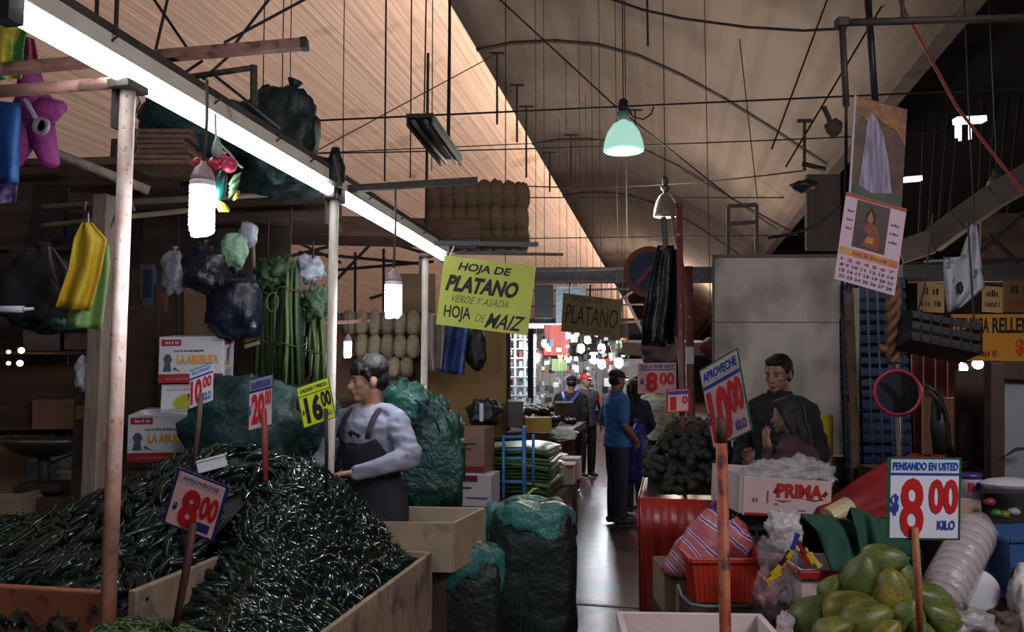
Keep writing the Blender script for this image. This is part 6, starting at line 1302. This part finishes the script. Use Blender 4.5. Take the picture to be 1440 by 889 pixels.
# grey truss and roof details in the dark
q = MB(); pts = [D(1265,355,7.5), D(1310,340,7.4), D(1350,310,7.2), D(1400,275,7.0), D(1460,240,6.8)]
for a, b in zip(pts, pts[1:]): q.bar(a, b, .10, .22)
solo('roof_truss', 'dusty grey arched truss under the dark roof', 'truss', q, mat('dusty_grey', (.075,.062,.055), (.11,.092,.08), .8, nscale=4))
for i in range(9):
    x = 1290+i*20; q = MB(); q.bar(D(x,-5,14), D(x-40+(i*23)%30,330,14), .05, .05); solo('roof_bar', 'dim iron bar of the dark right-hand roof', 'bar', q, plain('1a1413', .8), 'bars of the dark roof')
for i, (a, b) in enumerate((((1270,350),(1440,420)),((1270,372),(1440,365)),((1300,420),(1440,300)),((1390,330),(1440,380)))):
    q = MB(); q.bar(D(*a,9), D(*b,9), .05, .05); solo('roof_bar', ['bar crossing low behind the white banner','level bar behind the white banner','bar rising right behind the white banner','short bar right of the white banner'][i], 'bar', q, plain('241c1a', .8))
panel('brown_partition', 'dim brown wall part right of the white banner', 'panel', 1380, 300, 1470, 400, 9.5, mat('dim_brown_wall', (.085,.055,.038), (.12,.08,.055), .8, nscale=2), .05)
panel('dark_fascia', 'dark fascia over the right stalls', 'fascia', 1270, 372, 1470, 396, 7.5, plain('1c2026', .6), .1)
M_rl = mat('roof_lamp_glow', (1,1,1), emit=(.82,.9,1), estr=1.6)
q = MB(); q.bar(D(1343,170,10), D(1384,168,10), .12, .07); 
for x, h in ((1345,24),(1350,28),(1364,26)): q.bar(D(x,170,10), D(x,170+h,10), .03, .03)
solo('roof_light', 'glare of a ragged daylight gap high in the dark roof', 'light', q, M_rl)
q = MB(); q.bar(D(1271,253,10), D(1295,251,10), .08, .06); solo('roof_light', 'short bright lamp right of the waterfall picture', 'light', q, M_rl)
q = MB(); q.bar(D(1300,368,8), D(1330,366,8), .02, .02); solo('roof_light', 'thin pale bar painted as a glint on the fascia left of the white banner', 'light', q, plain('6a7688', .3))  # no lamp: a pale bar stands in for a glint
q = MB(); t_ = D(1403,262,8); q.lathe([(.10,0),(.09,.06),(.05,.12),(.03,.18)], 14, t_); q.tube([t_+Vector((0,0,.17)), (t_.x,t_.y,7.2)], .006, 4); solo('bell_lamp', 'unlit small lamp hung below the red cable', 'lamp', q, plain('343c48', .4), smooth=True)
# the stall with red shutters and produce at far right
for i in range(4): panel('red_plank', 'dark red upright board of the far right stall', 'board', 1283+i*17, 488, 1298+i*17, 650, 6.8, mat('dark_red_board', (.12,.022,.018), (.08,.016,.014), .6, nscale=3, stretch=(6,6,.5)), group='red boards of the far right stall')
panel('brown_hatch', 'brown hatch below the red boards', 'hatch', 1300, 560, 1350, 640, 6.6, mat('brown_hatch', (.20,.085,.045), (.14,.06,.035), .7, nscale=4), .05)
panel('stall_backdrop', 'dim plant-green back of the far right stall', 'board', 1345, 510, 1405, 660, 8.5, mat('plant_green', (.03,.06,.02), (.09,.07,.04), .8, nscale=12), .05)
random.seed(5)
for i in range(26):
    x = random.uniform(1350,1392); y = random.uniform(545,610); q = MB(); a = D(x,y,8.0); q.tube([a, a+Vector((random.uniform(-.1,.1),-.05,random.uniform(-.02,.14))), a+Vector((random.uniform(-.16,.16),-.1,random.uniform(-.06,.1)))], [.006,.028,.004], 5, flat=.4); solo('plant_leaf', 'green leaf of the plants at the far right stall', 'leaf', q, M_green[i % 3], 'leaves at the far right stall', smooth=True)
for i, (x, y, r) in enumerate(((1375,602,13),(1382,625,11),(1362,640,14),(1368,560,7),(1357,575,5))):
    q = MB(); q.blob(D(x,y,7.8), (r*7.8/F,)*3, i, .12); solo('orange_pot', ['big orange pot at the far right stall','orange fruit beside the big orange pot','red-orange heap below the orange pot','small orange lamp above the plants','tiny orange lamp left of the plants'][i], 'pot' if i in (0,) else 'fruit', q, plain(['b04418','a83a18','8a2a1c','c06a3a','b05a38'][i], .5), smooth=True)
for i, (x, y, r) in enumerate(((1352,518,8),(1342,520,5),(1375,512,7))):
    q = MB(); q.blob(D(x,y,7.4), (r*7.4/F,)*3, i, 0); q.tube([D(x,y-r,7.4), D(x,y-60,7.4)], .006, 4); solo('hanging_bulb', ['bright bulb below the left end of the yellow banner','small bulb left of the bright bulb','bulb below the middle of the yellow banner'][i], 'lamp', q, M_bulb, smooth=True)
lamp('right_stall_light', 'POINT', D(1365,530,7.0), 45, (1,.75,.55), .15)
panel('produce_shelf', 'orange-lit produce shelf of the far right stall', 'shelf', 1345, 648, 1400, 655, 7.8, plain('6a3020', .6), .5)
# dark cabinet with glass
T = thing('glass_cabinet', 'dark wooden cabinet with glass front at the right edge', 'cabinet', D(1425,690,4.3)); q = MB(); M_cab = mat('cabinet_wood', (.030,.016,.012), (.05,.026,.02), .5, nscale=5, stretch=(5,5,.6))
q.bar(D(1398,510,4.3), D(1398,690,4.3), .10, .07); q.bar(D(1390,520,4.3), D(1500,524,4.3), .05, .10); q.bar(D(1400,684,4.3), D(1500,684,4.3), .05, .06); part(T, 'frame', q, M_cab, bevel=.004)
C = pxcard((1408,682),(1500,682),(1408,528), 4.33); part(T, 'glass_pane', C.rect(0,0,1,1,-.006,0), mat('cabinet_glass', (.16,.18,.20), (.30,.32,.34), .2, nscale=1.2)); part(T, 'back_panel', C.rect(-.1,0,1,1,-.4,-.38), M_cab)
q = MB(); q.box(C.P(.5,-.35,-.2), (.6,.4,.5), YAW); solo('cabinet_plinth', 'dark box carrying the glass cabinet', 'base', q, M_brd)
q = MB(); q.tube([D(1412,642,4.2), D(1430,632,4.2), D(1450,630,4.2)], [.004,.02,.012], 6, flat=.5); solo('black_ladle', 'black ladle in front of the glass cabinet', 'ladle', q, M_blk, smooth=True)
# ================================================================ PEOPLE
def skin(n, c1, c2): return mat(n, c1, c2, .5, nscale=9, bump=.05, bscale=60)
M_skin = skin('warm_skin', (.36,.19,.125), (.42,.23,.155)); M_skind = skin('brown_skin', (.20,.10,.065), (.25,.13,.085))
M_hair = mat('black_hair', (.006,.005,.005), (.014,.011,.010), .62, nscale=30, stretch=(1,1,.2), bump=.5, bscale=60, spec=.3)
M_eye = plain('8f8580', .3); M_iris = plain('120b08', .2); M_lip = plain('7a3a34', .5)
def remesh(mb, vox, smooth, name, mats, off=(0,0,0)):
    me = mb.mesh('tmp', M_skin); o = bpy.data.objects.new('tmp', me); COL.objects.link(o)
    r = o.modifiers.new('r', 'REMESH'); r.mode = 'VOXEL'; r.voxel_size = vox; r.use_smooth_shade = True
    if smooth: s_ = o.modifiers.new('s', 'SMOOTH'); s_.iterations = smooth; s_.factor = .5
    dg = bpy.context.evaluated_depsgraph_get(); dg.update(); res = bpy.data.meshes.new_from_object(o.evaluated_get(dg)); bpy.data.objects.remove(o); bpy.data.meshes.remove(me)
    res.name = name; res.materials.clear()
    for m in (mats if isinstance(mats, (list, tuple)) else [mats]): res.materials.append(m)
    for p in res.polygons: p.material_index = 0; p.use_smooth = True
    return res
def loft(q, secs, n=24):
    vs = []; m = len(secs)
    for c, rx, ry in secs:
        for k in range(n):
            a = 2*PI*k/n; vs.append(Vector(c) + Vector((rx*math.cos(a), ry*math.sin(a), 0)))
    q.add(vs, [(i*n+k, i*n+(k+1)%n, (i+1)*n+(k+1)%n, (i+1)*n+k) for i in range(m-1) for k in range(n)] + [tuple(range(n))[::-1], tuple((m-1)*n+k for k in range(n))])
def limb(q, pts, rs):
    for i in range(len(pts)-1):
        a, b = Vector(pts[i]), Vector(pts[i+1]); q.tube([a, a.lerp(b,.35), a.lerp(b,.7), b], [rs[i], rs[i]*.75+rs[i+1]*.3, rs[i]*.35+rs[i+1]*.7, rs[i+1]], 12)
    for p, r in zip(pts, rs): q.blob(p, (r,r,r), 1, 0, n=12, m=8)
def hand(q, wrist, fdir, pn, side, curl, s=1., spread=.12):
    """palm, four bent fingers of unequal length and a thumb from the palm's side; side = +1/-1 puts the thumb along +w or -w"""
    f = Vector(fdir).normalized(); p = Vector(pn); p = (p - f*p.dot(f)).normalized(); w_ = f.cross(p); wr = Vector(wrist); M = Matrix((w_, f, p)).transposed()
    q.blob(wr+f*.048*s, (.040*s,.052*s,.017*s), 1, 0, n=14, m=10, M=M, sq=.8); q.tube([wr-f*.03*s, wr+f*.02*s], .026*s, 10)
    for i, L in enumerate((.070,.080,.074,.058)):
        o_ = (i-1.5)*.0205*s*-side; b = wr + f*.086*s + w_*o_; d = (f + w_*(-side*(i-1.5)*spread)).normalized(); pts = [b-d*.02*s, b]; cur = b
        for j, fr in enumerate((.42,.32,.26)):
            a = curl*(j+.6); dd = d*math.cos(a) + p*math.sin(a); cur = cur + dd*L*fr*s; pts.append(cur)
        q.tube(pts, [.0098*s,.0098*s,.0090*s,.0082*s,.0066*s], 9); q.blob(cur, (.0066*s,)*3, 1, 0, n=8, m=6)
    b = wr + f*.030*s + w_*side*.030*s; d = (f*.62 + w_*side*.75 + p*.2).normalized(); e = b + d*.038*s; d2 = (f*.85 + w_*side*.35 + p*.35).normalized()
    q.tube([b-d*.018*s, b, e, e+d2*.030*s], [.014*s,.0125*s,.0105*s,.008*s], 9); q.blob(e+d2*.030*s, (.008*s,)*3, 1, 0, n=8, m=6)
def figure(label, px, d, H, face, head=(0,0), roll=0, arms=None, lean=0., skinm=M_skin, top=None, topm=None, legm=None, vox=.006, hair='short', hairm=None, bulk=1., group=None, detail=True, shoes=None, hand_on=True, jacket=0., feet_z=0., loc=None):
    """face: degrees turned from looking at the camera (negative = towards picture left)"""
    g = D(px, 500, d); g = Vector((g.x, g.y, feet_z)); s = H/1.72; th = math.atan2(-g.x, g.y) + math.radians(face)
    def ln(p): return Vector((p[0]*s, (p[1] - lean*max(0, p[2]-.95))*s, p[2]*s))
    q = MB(); secs = [(.80,.150,.105),(.92,.165,.115),(1.06,.142*bulk,.105*bulk),(1.18,.150*bulk,.112*bulk),(1.30,.165*bulk,.112*bulk),(1.385,.175*bulk,.092),(1.43,.135,.075),(1.465,.075,.062)]
    loft(q, [(ln((0,0,z)), rx*s, ry*s) for z, rx, ry in secs])
    hp = [(.085,0,.88),(.092,-.01,.50),(.092,.01,.09)]
    for sg in (-1, 1):
        limb(q, [ln((sg*p[0],p[1],p[2])) for p in hp], [.080*s,.055*s,.038*s])
        a = ln((sg*.095,.02,.045)); q.tube([a+Vector((0,.05*s,0)), a+Vector((0,-.05*s,0)), a+Vector((0,-.17*s,-.01*s))], [.036*s,.04*s,.026*s], 10, flat=.8)
    arms = arms or {}
    hands = []
    for sg, key in ((1,'L'),(-1,'R')):
        el, wr, fd, pn, curl = arms.get(key, ((sg*.24,.03,1.13),(sg*.25,-.06,.88),(0,-.1,-1),(-sg,0,0),.35))
        sh = ln((sg*.175*bulk,0,1.385)); E = ln(el); W_ = ln(wr); hands.append((sh, E, W_)); limb(q, [sh, E, W_], [.052*s,.041*s,.027*s])
        if hand_on: hand(q, W_, Vector(fd), Vector(pn), (1 if Vector(fd).normalized().cross(Vector(pn).normalized()).dot(Vector((0,-1,.3))) > 0 else -1), curl, s)
    # head
    hc = ln((0,-.015,1.605)); Hm = Matrix.Rotation(math.radians(head[0]),3,'Z') @ Matrix.Rotation(math.radians(roll),3,'Y') @ Matrix.Rotation(math.radians(head[1]),3,'X')
    def hp_(x, y, z): return hc + Hm @ (Vector((x,y,z))*s)
    nb = ln((0,.012,1.43)); q.tube([nb, nb.lerp(hp_(0,.02,-.06),.5), hp_(0,.015,-.05)], [.060*s,.052*s,.052*s], 14)
    q.blob(hp_(0,.012,.025), (.073*s,.093*s,.090*s), 1, 0, n=24, m=16, M=Hm); q.blob(hp_(0,-.022,-.045), (.056*s,.066*s,.068*s), 1, 0, n=20, m=14, M=Hm); q.blob(hp_(0,-.060,-.092), (.030*s,.026*s,.022*s), 1, 0, M=Hm)
    q.blob(hp_(0,-.062,.012), (.052*s,.026*s,.018*s), 1, 0, M=Hm)
    q.tube([hp_(0,-.076,.012), hp_(0,-.092,-.018), hp_(0,-.103,-.034)], [.009*s,.012*s,.016*s], 10); q.blob(hp_(0,-.100,-.036), (.017*s,.014*s,.012*s), 1, 0, n=12, m=8, M=Hm)
    for sg in (-1, 1):
        q.blob(hp_(sg*.036,-.055,-.022), (.024*s,.022*s,.024*s), 1, 0, M=Hm); q.blob(hp_(sg*.073,.010,-.010), (.010*s,.021*s,.032*s), 1, 0, n=12, m=10, M=Hm)
    q.blob(hp_(0,-.084,-.062), (.024*s,.012*s,.007*s), 1, 0, n=12, m=8, M=Hm); q.blob(hp_(0,-.081,-.073), (.020*s,.011*s,.007*s), 1, 0, n=12, m=8, M=Hm)
    body = bpy.data.objects.new('person', remesh(q, vox, 2, 'person', skinm)); COL.objects.link(body); tagit(body, label, 'person', group)
    def child(name, mb, m, rv=None, sm=3, lab=None, wr=0.):
        me = remesh(mb, rv, sm, name, m) if rv else mb.mesh(name, m)
        if wr:
            nn = [v.normal.copy() for v in me.vertices]
            for v, n_ in zip(me.vertices, nn):
                p = v.co; a = noise.noise(Vector((p.x*9, p.y*9, p.z*26))) ; b_ = noise.noise(Vector((p.x*22+p.z*12, p.y*22, p.z*30+4)))
                v.co = p + n_*wr*(a + .6*b_)
        o = bpy.data.objects.new(name, me); COL.objects.link(o); o.parent = body
        if lab: o['label'] = lab
        return o
    if detail:
        for sg in (-1, 1):
            e = MB(); e.blob(hp_(sg*.030,-.070,-.004), (.012*s,.009*s,.0062*s), 1, 0, n=12, m=8, M=Hm); child('eye', e, M_eye)
            e = MB(); e.blob(hp_(sg*.030,-.0775,-.005), (.0062*s,.005*s,.0056*s), 1, 0, n=10, m=8, M=Hm); child('iris', e, M_iris)
            e = MB(); e.tube([hp_(sg*.014,-.086,.014), hp_(sg*.030,-.084,.020), hp_(sg*.048,-.070,.015)], [.003*s,.0042*s,.002*s], 6); child('eyebrow', e, M_hair)
        e = MB(); e.blob(hp_(0,-.0885,-.066), (.021*s,.0085*s,.009*s), 1, 0, n=12, m=8, M=Hm); child('lips', e, M_lip)
    hm = hairm or M_hair; h = MB()
    if hair in ('short', 'fringe', 'long', 'bun'):
        h.blob(hp_(0,.022,.045), (.080*s,.094*s,.082*s), 3, .05, 5, 24, 16, Hm); h.blob(hp_(0,.058,.0), (.070*s,.058*s,.072*s), 4, .05, 5, 20, 14, Hm)
        h.blob(hp_(0,-.030,.080), (.064*s,.054*s,.036*s), 5, .10, 6, 20, 12, Hm)
        for sg in (-1, 1): h.blob(hp_(sg*.066,-.004,.028), (.014*s,.030*s,.034*s), 6, .05, M=Hm)
    if hair == 'fringe':
        h.blob(hp_(0,.02,.062), (.090*s,.102*s,.082*s), 7, .08, 6, 26, 16, Hm)
        for i in range(9):
            a = (i-4)/4; h.tube([hp_(a*.06,-.055,.085), hp_(a*.068,-.085+abs(a)*.02,.058), hp_(a*.066+.006,-.088+abs(a)*.026,.026+.008*(i%2))], [.017*s,.014*s,.004*s], 7)
        for sg in (-1, 1): h.tube([hp_(sg*.075,-.03,.06), hp_(sg*.079,-.018,.02), hp_(sg*.076,-.012,-.012)], [.018*s,.014*s,.006*s], 8)
    if hair == 'long':
        h.blob(hp_(0,.055,-.05), (.078*s,.060*s,.13*s), 8, .08, 4, 22, 16, Hm); h.blob(hp_(0,.085,-.15), (.066*s,.045*s,.14*s), 9, .10, 4, 20, 14, Hm)
        for sg in (-1, 1): h.tube([hp_(sg*.072,.0,.05), hp_(sg*.080,.02,-.04), hp_(sg*.070,.05,-.14)], [.024*s,.026*s,.012*s], 9)
    if hair == 'cap':
        h.blob(hp_(0,.03,.0), (.076*s,.075*s,.075*s), 4, .04, 5, 20, 14, Hm)
        k = MB(); k.blob(hp_(0,.012,.058), (.083*s,.100*s,.066*s), 1, 0, n=22, m=12, M=Hm); k.tube([hp_(0,-.06,.040), hp_(0,-.115,.036), hp_(0,-.150,.030)], [.06*s,.058*s,.03*s], 14, flat=.16, up0=Hm @ Vector((0,0,1))); child('cap', k, topm[1] if isinstance(topm, tuple) else plain('12182a', .7), .006)
    child('hair', h, hm, .0055 if detail else .01, 2)
    # clothing
    tm = topm[0] if isinstance(topm, tuple) else topm
    if top:
        c = MB(); gx = .022+jacket; low = top.get('low', .80)
        tsecs = [(z, rx+gx, ry+gx) for z, rx, ry in secs if low < z < 1.46]; z0 = tsecs[0]; tsecs = [(low, z0[1]+.006, z0[2]+.008)] + tsecs; tsecs[-1] = (1.437, .118, .083)
        if top.get('collar'): tsecs += [(1.475,.082,.074),(1.50,.072,.070)]
        else: tsecs += [(1.460,.086,.074)]
        loft(c, [(ln((0,0,z)), rx*s, ry*s) for z, rx, ry in tsecs])
        for sg in (-1, 1): limb(c, [ln((sg*.045,.005,1.45)), ln((sg*.115*bulk,.003,1.42)), ln((sg*.175*bulk,0,1.385))], [(.040+jacket)*s, (.054+jacket)*s, (.062+jacket)*s])
        sl = top.get('sleeve', 1.)
        for sh, E, W_ in hands:
            if sl >= .99:
                W2 = E.lerp(W_, .97); limb(c, [sh, E, W2], [(.066+jacket)*s,(.056+jacket)*s,(.040+jacket*.6)*s])
                for t in (.2,.45,.7): c.blob(E.lerp(W_, t), ((.050-.012*t+jacket)*s,)*3, int(t*10), .12, 4, 12, 8)
                c.blob(E+Vector((0,0,.02)), ((.060+jacket)*s,)*3, 3, .15, 4, 12, 8)
            else: limb(c, [sh, sh.lerp(E, sl)], [(.068+jacket)*s,(.062+jacket)*s])
        child(top.get('name','shirt'), c, tm, .009 if detail else .014, 3, wr=.011 if detail else .008)
    if legm:
        c = MB(); loft(c, [(ln((0,0,z)), (rx+.014)*s, (ry+.014)*s) for z, rx, ry in ((.80,.150,.105),(.92,.165,.112),(1.02,.150,.108))])
        for sg in (-1, 1): limb(c, [ln((sg*p[0],p[1],p[2])) for p in hp], [.094*s,.076*s,.062*s])
        child('trousers', c, legm, .012, 3)
        for sg in (-1, 1):
            a = ln((sg*.095,.02,.05)); c = MB(); c.tube([a+Vector((0,.06*s,0)), a+Vector((0,-.06*s,0)), a+Vector((0,-.19*s,-.012*s))], [.044*s,.05*s,.034*s], 10, flat=.85); child('shoe', c, shoes or M_blk, .008, 2)
    def place():
        body.location = g; body.rotation_euler = (0,0,th)
    return body, child, ln, hp_, s, Hm, place
M_grey = mat('grey_sweatshirt', (.29,.29,.385), (.24,.24,.33), .85, nscale=6, bump=.5, bscale=11); M_apron = mat('navy_apron', (.016,.014,.026), (.024,.021,.036), .8, nscale=6, bump=.3, bscale=12)
# ---- vendor with the apron
body, child, ln, hp_, s, Hm, place = figure('young vendor in grey sweatshirt and dark apron reaching into the chiles', 532, 4.25, 1.69, -42, head=(-34, 5), lean=.10,
    arms={'L': ((.300,-.05,1.20),(.135,-.29,1.135),(-.85,-.42,-.12),(0,-.3,-1),.32), 'R': ((-.29,-.10,1.14),(-.27,-.33,1.02),(-.1,-.7,-.7),(.3,-.3,-1),.5)},
    top={'name':'sweatshirt','low':.84}, topm=M_grey, legm=plain('15151d', .8), vox=.0052, hair='fringe', bulk=1.02)
ap = MB(); tor = [(.55,.20,.15),(.92,.205,.155),(1.06,.182,.146),(1.18,.186,.150),(1.30,.200,.150),(1.40,.19,.125)]
def tr(z):
    for (z0, a0, b0), (z1, a1, b1) in zip(tor, tor[1:]):
        if z <= z1: f = max(0,(z-z0)/(z1-z0)); return a0+(a1-a0)*f, b0+(b1-b0)*f
    return tor[-1][1:]
def apf(u, v):
    z = .55 + .75*v; hw = 1.75 if z < 1.06 else 1.75 - (z-1.06)/.24*1.05; hw = max(.62, hw) if z > 1.06 else hw; a = -PI/2 + (u-.5)*2*hw; rx, ry = tr(z)
    z2 = z - (.035*(1-((u-.5)*2)**2) if v > .97 else 0); p = ln((rx*math.cos(a), 0, z2)); return p + Vector((0, (ry+.006)*s*math.sin(a) , 0)) + Vector((0,-.004*math.sin(u*25)*(1-v),0))
ap.grid(apf, 30, 24); o = child('apron', ap, M_apron); finish(o, solid=.008); [setattr(p, 'use_smooth', True) for p in o.data.polygons]
for sg in (-1, 1):
    st = MB(); pts = []
    for t in range(9):
        f = t/8; z = 1.285 + .175*math.sin(f*PI*.56); x = sg*(.105 - .02*f); y = -(.158 - .20*f**1.4 - .03*f) if f < .8 else .05*f
        p = ln((x, 0, z)); pts.append(p + Vector((0, y*s, .012)))
    st.tube(pts, .019, 8, flat=.3, up0=(0,-1,.2)); child('apron_strap', st, M_apron)
lg = MB(); cat_ = [(0,.3),(.10,.46),(.22,.60),(.36,.68),(.50,.80),(.62,.86),(.74,.80),(.82,.66),(.92,.60),(1,.50),(.90,.48),(.80,.44),(.78,.22),(.70,.20),(.68,.42),(.56,.50),(.44,.40),(.30,.34),(.24,.12),(.16,.14),(.18,.34),(.08,.30)]
def lgP(x, y, t):
    X = -.050 + .10*(1-x); rx, ry = tr(1.33); yy = -math.sqrt(max(.01, 1-(X/rx)**2))*ry; p = ln((X, 0, 1.292 + .055*y)); return p + Vector((0, yy*s - .010 + .010*t, 0))
lg.prism(cat_, lgP); child('cat_emblem', lg, M_ink, lab='black leaping cat emblem')
place()
# ---- vendor in black
body, child, ln, hp_, s, Hm, place = figure('vendor in a black jacket standing before the off-white panel', 1096, 4.95, 1.725, -36, head=(8, 8), arms={'L': ((.28,-.02,1.12),(.16,-.24,1.03),(-.8,-.5,-.2),(0,-.3,-1),.4), 'R': ((-.27,-.03,1.12),(-.14,-.25,1.02),(.8,-.5,-.2),(0,-.3,-1),.4)},
    skinm=M_skind, top={'name':'jacket','low':.78,'collar':1}, topm=mat('black_jacket', (.004,.004,.005), (.008,.008,.010), .95, nscale=6, bump=.4, bscale=10), legm=plain('101014', .8), vox=.0055, bulk=1.04, jacket=.004)
place()
# ---- woman in maroon
body, child, ln, hp_, s, Hm, place = figure('woman in a maroon sweater raising her hand, long dark hair, seen from the side', 1126, 4.36, 1.475, -98, head=(-6, 6), lean=.12,
    arms={'L': ((.23,-.12,1.16),(.12,-.14,1.38),(-.05,-.20,.97),(-.6,.7,.1),.25), 'R': ((-.22,-.14,1.14),(-.10,-.30,1.24),(.1,-.4,.9),(.5,.6,.1),.5)},
    skinm=M_skind, top={'name':'sweater','low':.74,'collar':1}, topm=mat('maroon_knit', (.030,.011,.014), (.045,.016,.020), .85, nscale=9, bump=.5, bscale=14), legm=plain('14141a', .8), vox=.0055, hair='long', bulk=1.06, jacket=.010)
place()
# ---- people down the aisle
A_rest = {'L': ((.25,.04,1.12),(.17,-.16,.93),(-.5,-.3,-.8),(-1,0,0),.5), 'R': ((-.25,.04,1.12),(-.17,-.16,.93),(.5,-.3,-.8),(1,0,0),.5)}
M_bpolo = mat('blue_polo', (.015,.12,.36), (.02,.15,.42), .8, nscale=8, bump=.3, bscale=10)
f = figure('man in a bright blue polo and dark cap standing in the aisle', 866, 8.55, 1.66, 118, head=(6,4), arms=A_rest, skinm=M_skind, top={'name':'polo_shirt','low':.86,'sleeve':.85,'collar':1}, topm=(M_bpolo, plain('0c1630', .7)), legm=mat('navy_jeans', (.012,.018,.055), (.02,.026,.07), .8, nscale=6), vox=.010, hair='cap', detail=False); f[-1]()
f = figure('woman with dark hair and blue dress beside the man in the polo', 890, 9.3, 1.55, -150, arms=A_rest, skinm=M_skind, top={'name':'dress_top','low':.80}, topm=mat('navy_dress', (.010,.012,.05), (.015,.018,.08), .8, nscale=6), legm=plain('1a1d38', .8), vox=.012, hair='long', detail=False); f[-1]()
f = figure('person in a pale grey-green shirt seen from behind in the aisle', 925, 10.0, 1.60, 175, arms=A_rest, skinm=M_skind, top={'name':'shirt','low':.84,'sleeve':.8}, topm=mat('pale_shirt', (.30,.32,.26), (.36,.38,.31), .8, nscale=6, bump=.3), legm=plain('14151e', .8), vox=.012, hair='short', detail=False, bulk=1.1); f[-1]()
body, child, ln, hp_, s, Hm, place = figure('vendor in black with crossed blue straps bending over the far counter', 800, 11.0, 1.60, 170, lean=.35, skinm=M_skind, top={'name':'jacket','low':.8}, topm=plain('0d0e14', .8), legm=plain('15151c', .8), vox=.012, hair='cap', detail=False, bulk=1.12)
for sg in (-1, 1):
    st = MB(); st.tube([ln((sg*.12,0,1.44))+Vector((0,.07,.02)), ln((sg*.06,0,1.33))+Vector((0,.165,0)), ln((0,0,1.22))+Vector((0,.175,0)), ln((-sg*.09,0,1.08))+Vector((0,.165,0))], .026, 8, flat=.35, up0=(0,1,0)); child('strap', st, plain('1c2f9a', .6))
place()
f = figure('shopper in a red cap far down the aisle', 824, 12.5, 1.62, 30, skinm=M_skind, top={'name':'shirt','low':.84}, topm=(plain('3a3038', .8), plain('a01f22', .6)), legm=plain('15151c', .8), vox=.014, hair='cap', detail=False); f[-1]()
f = figure('shopper in a dark top far behind the woman in the blue dress', 896, 12.0, 1.60, -20, skinm=M_skind, top={'name':'shirt','low':.84}, topm=plain('181820', .8), legm=plain('15151c', .8), vox=.014, hair='short', detail=False); f[-1]()
# blue shopping bag carried by the woman
sack('shopping_bag', 'large royal blue plastic shopping bag hanging by the woman in blue', 896, 640, 8.95, 34, 82, tarp('royal_blue_bag', (.012,.02,.20), (.02,.035,.30), .4, .6, 10), 120, cat='bag', amp=.2, neck=(0,0))
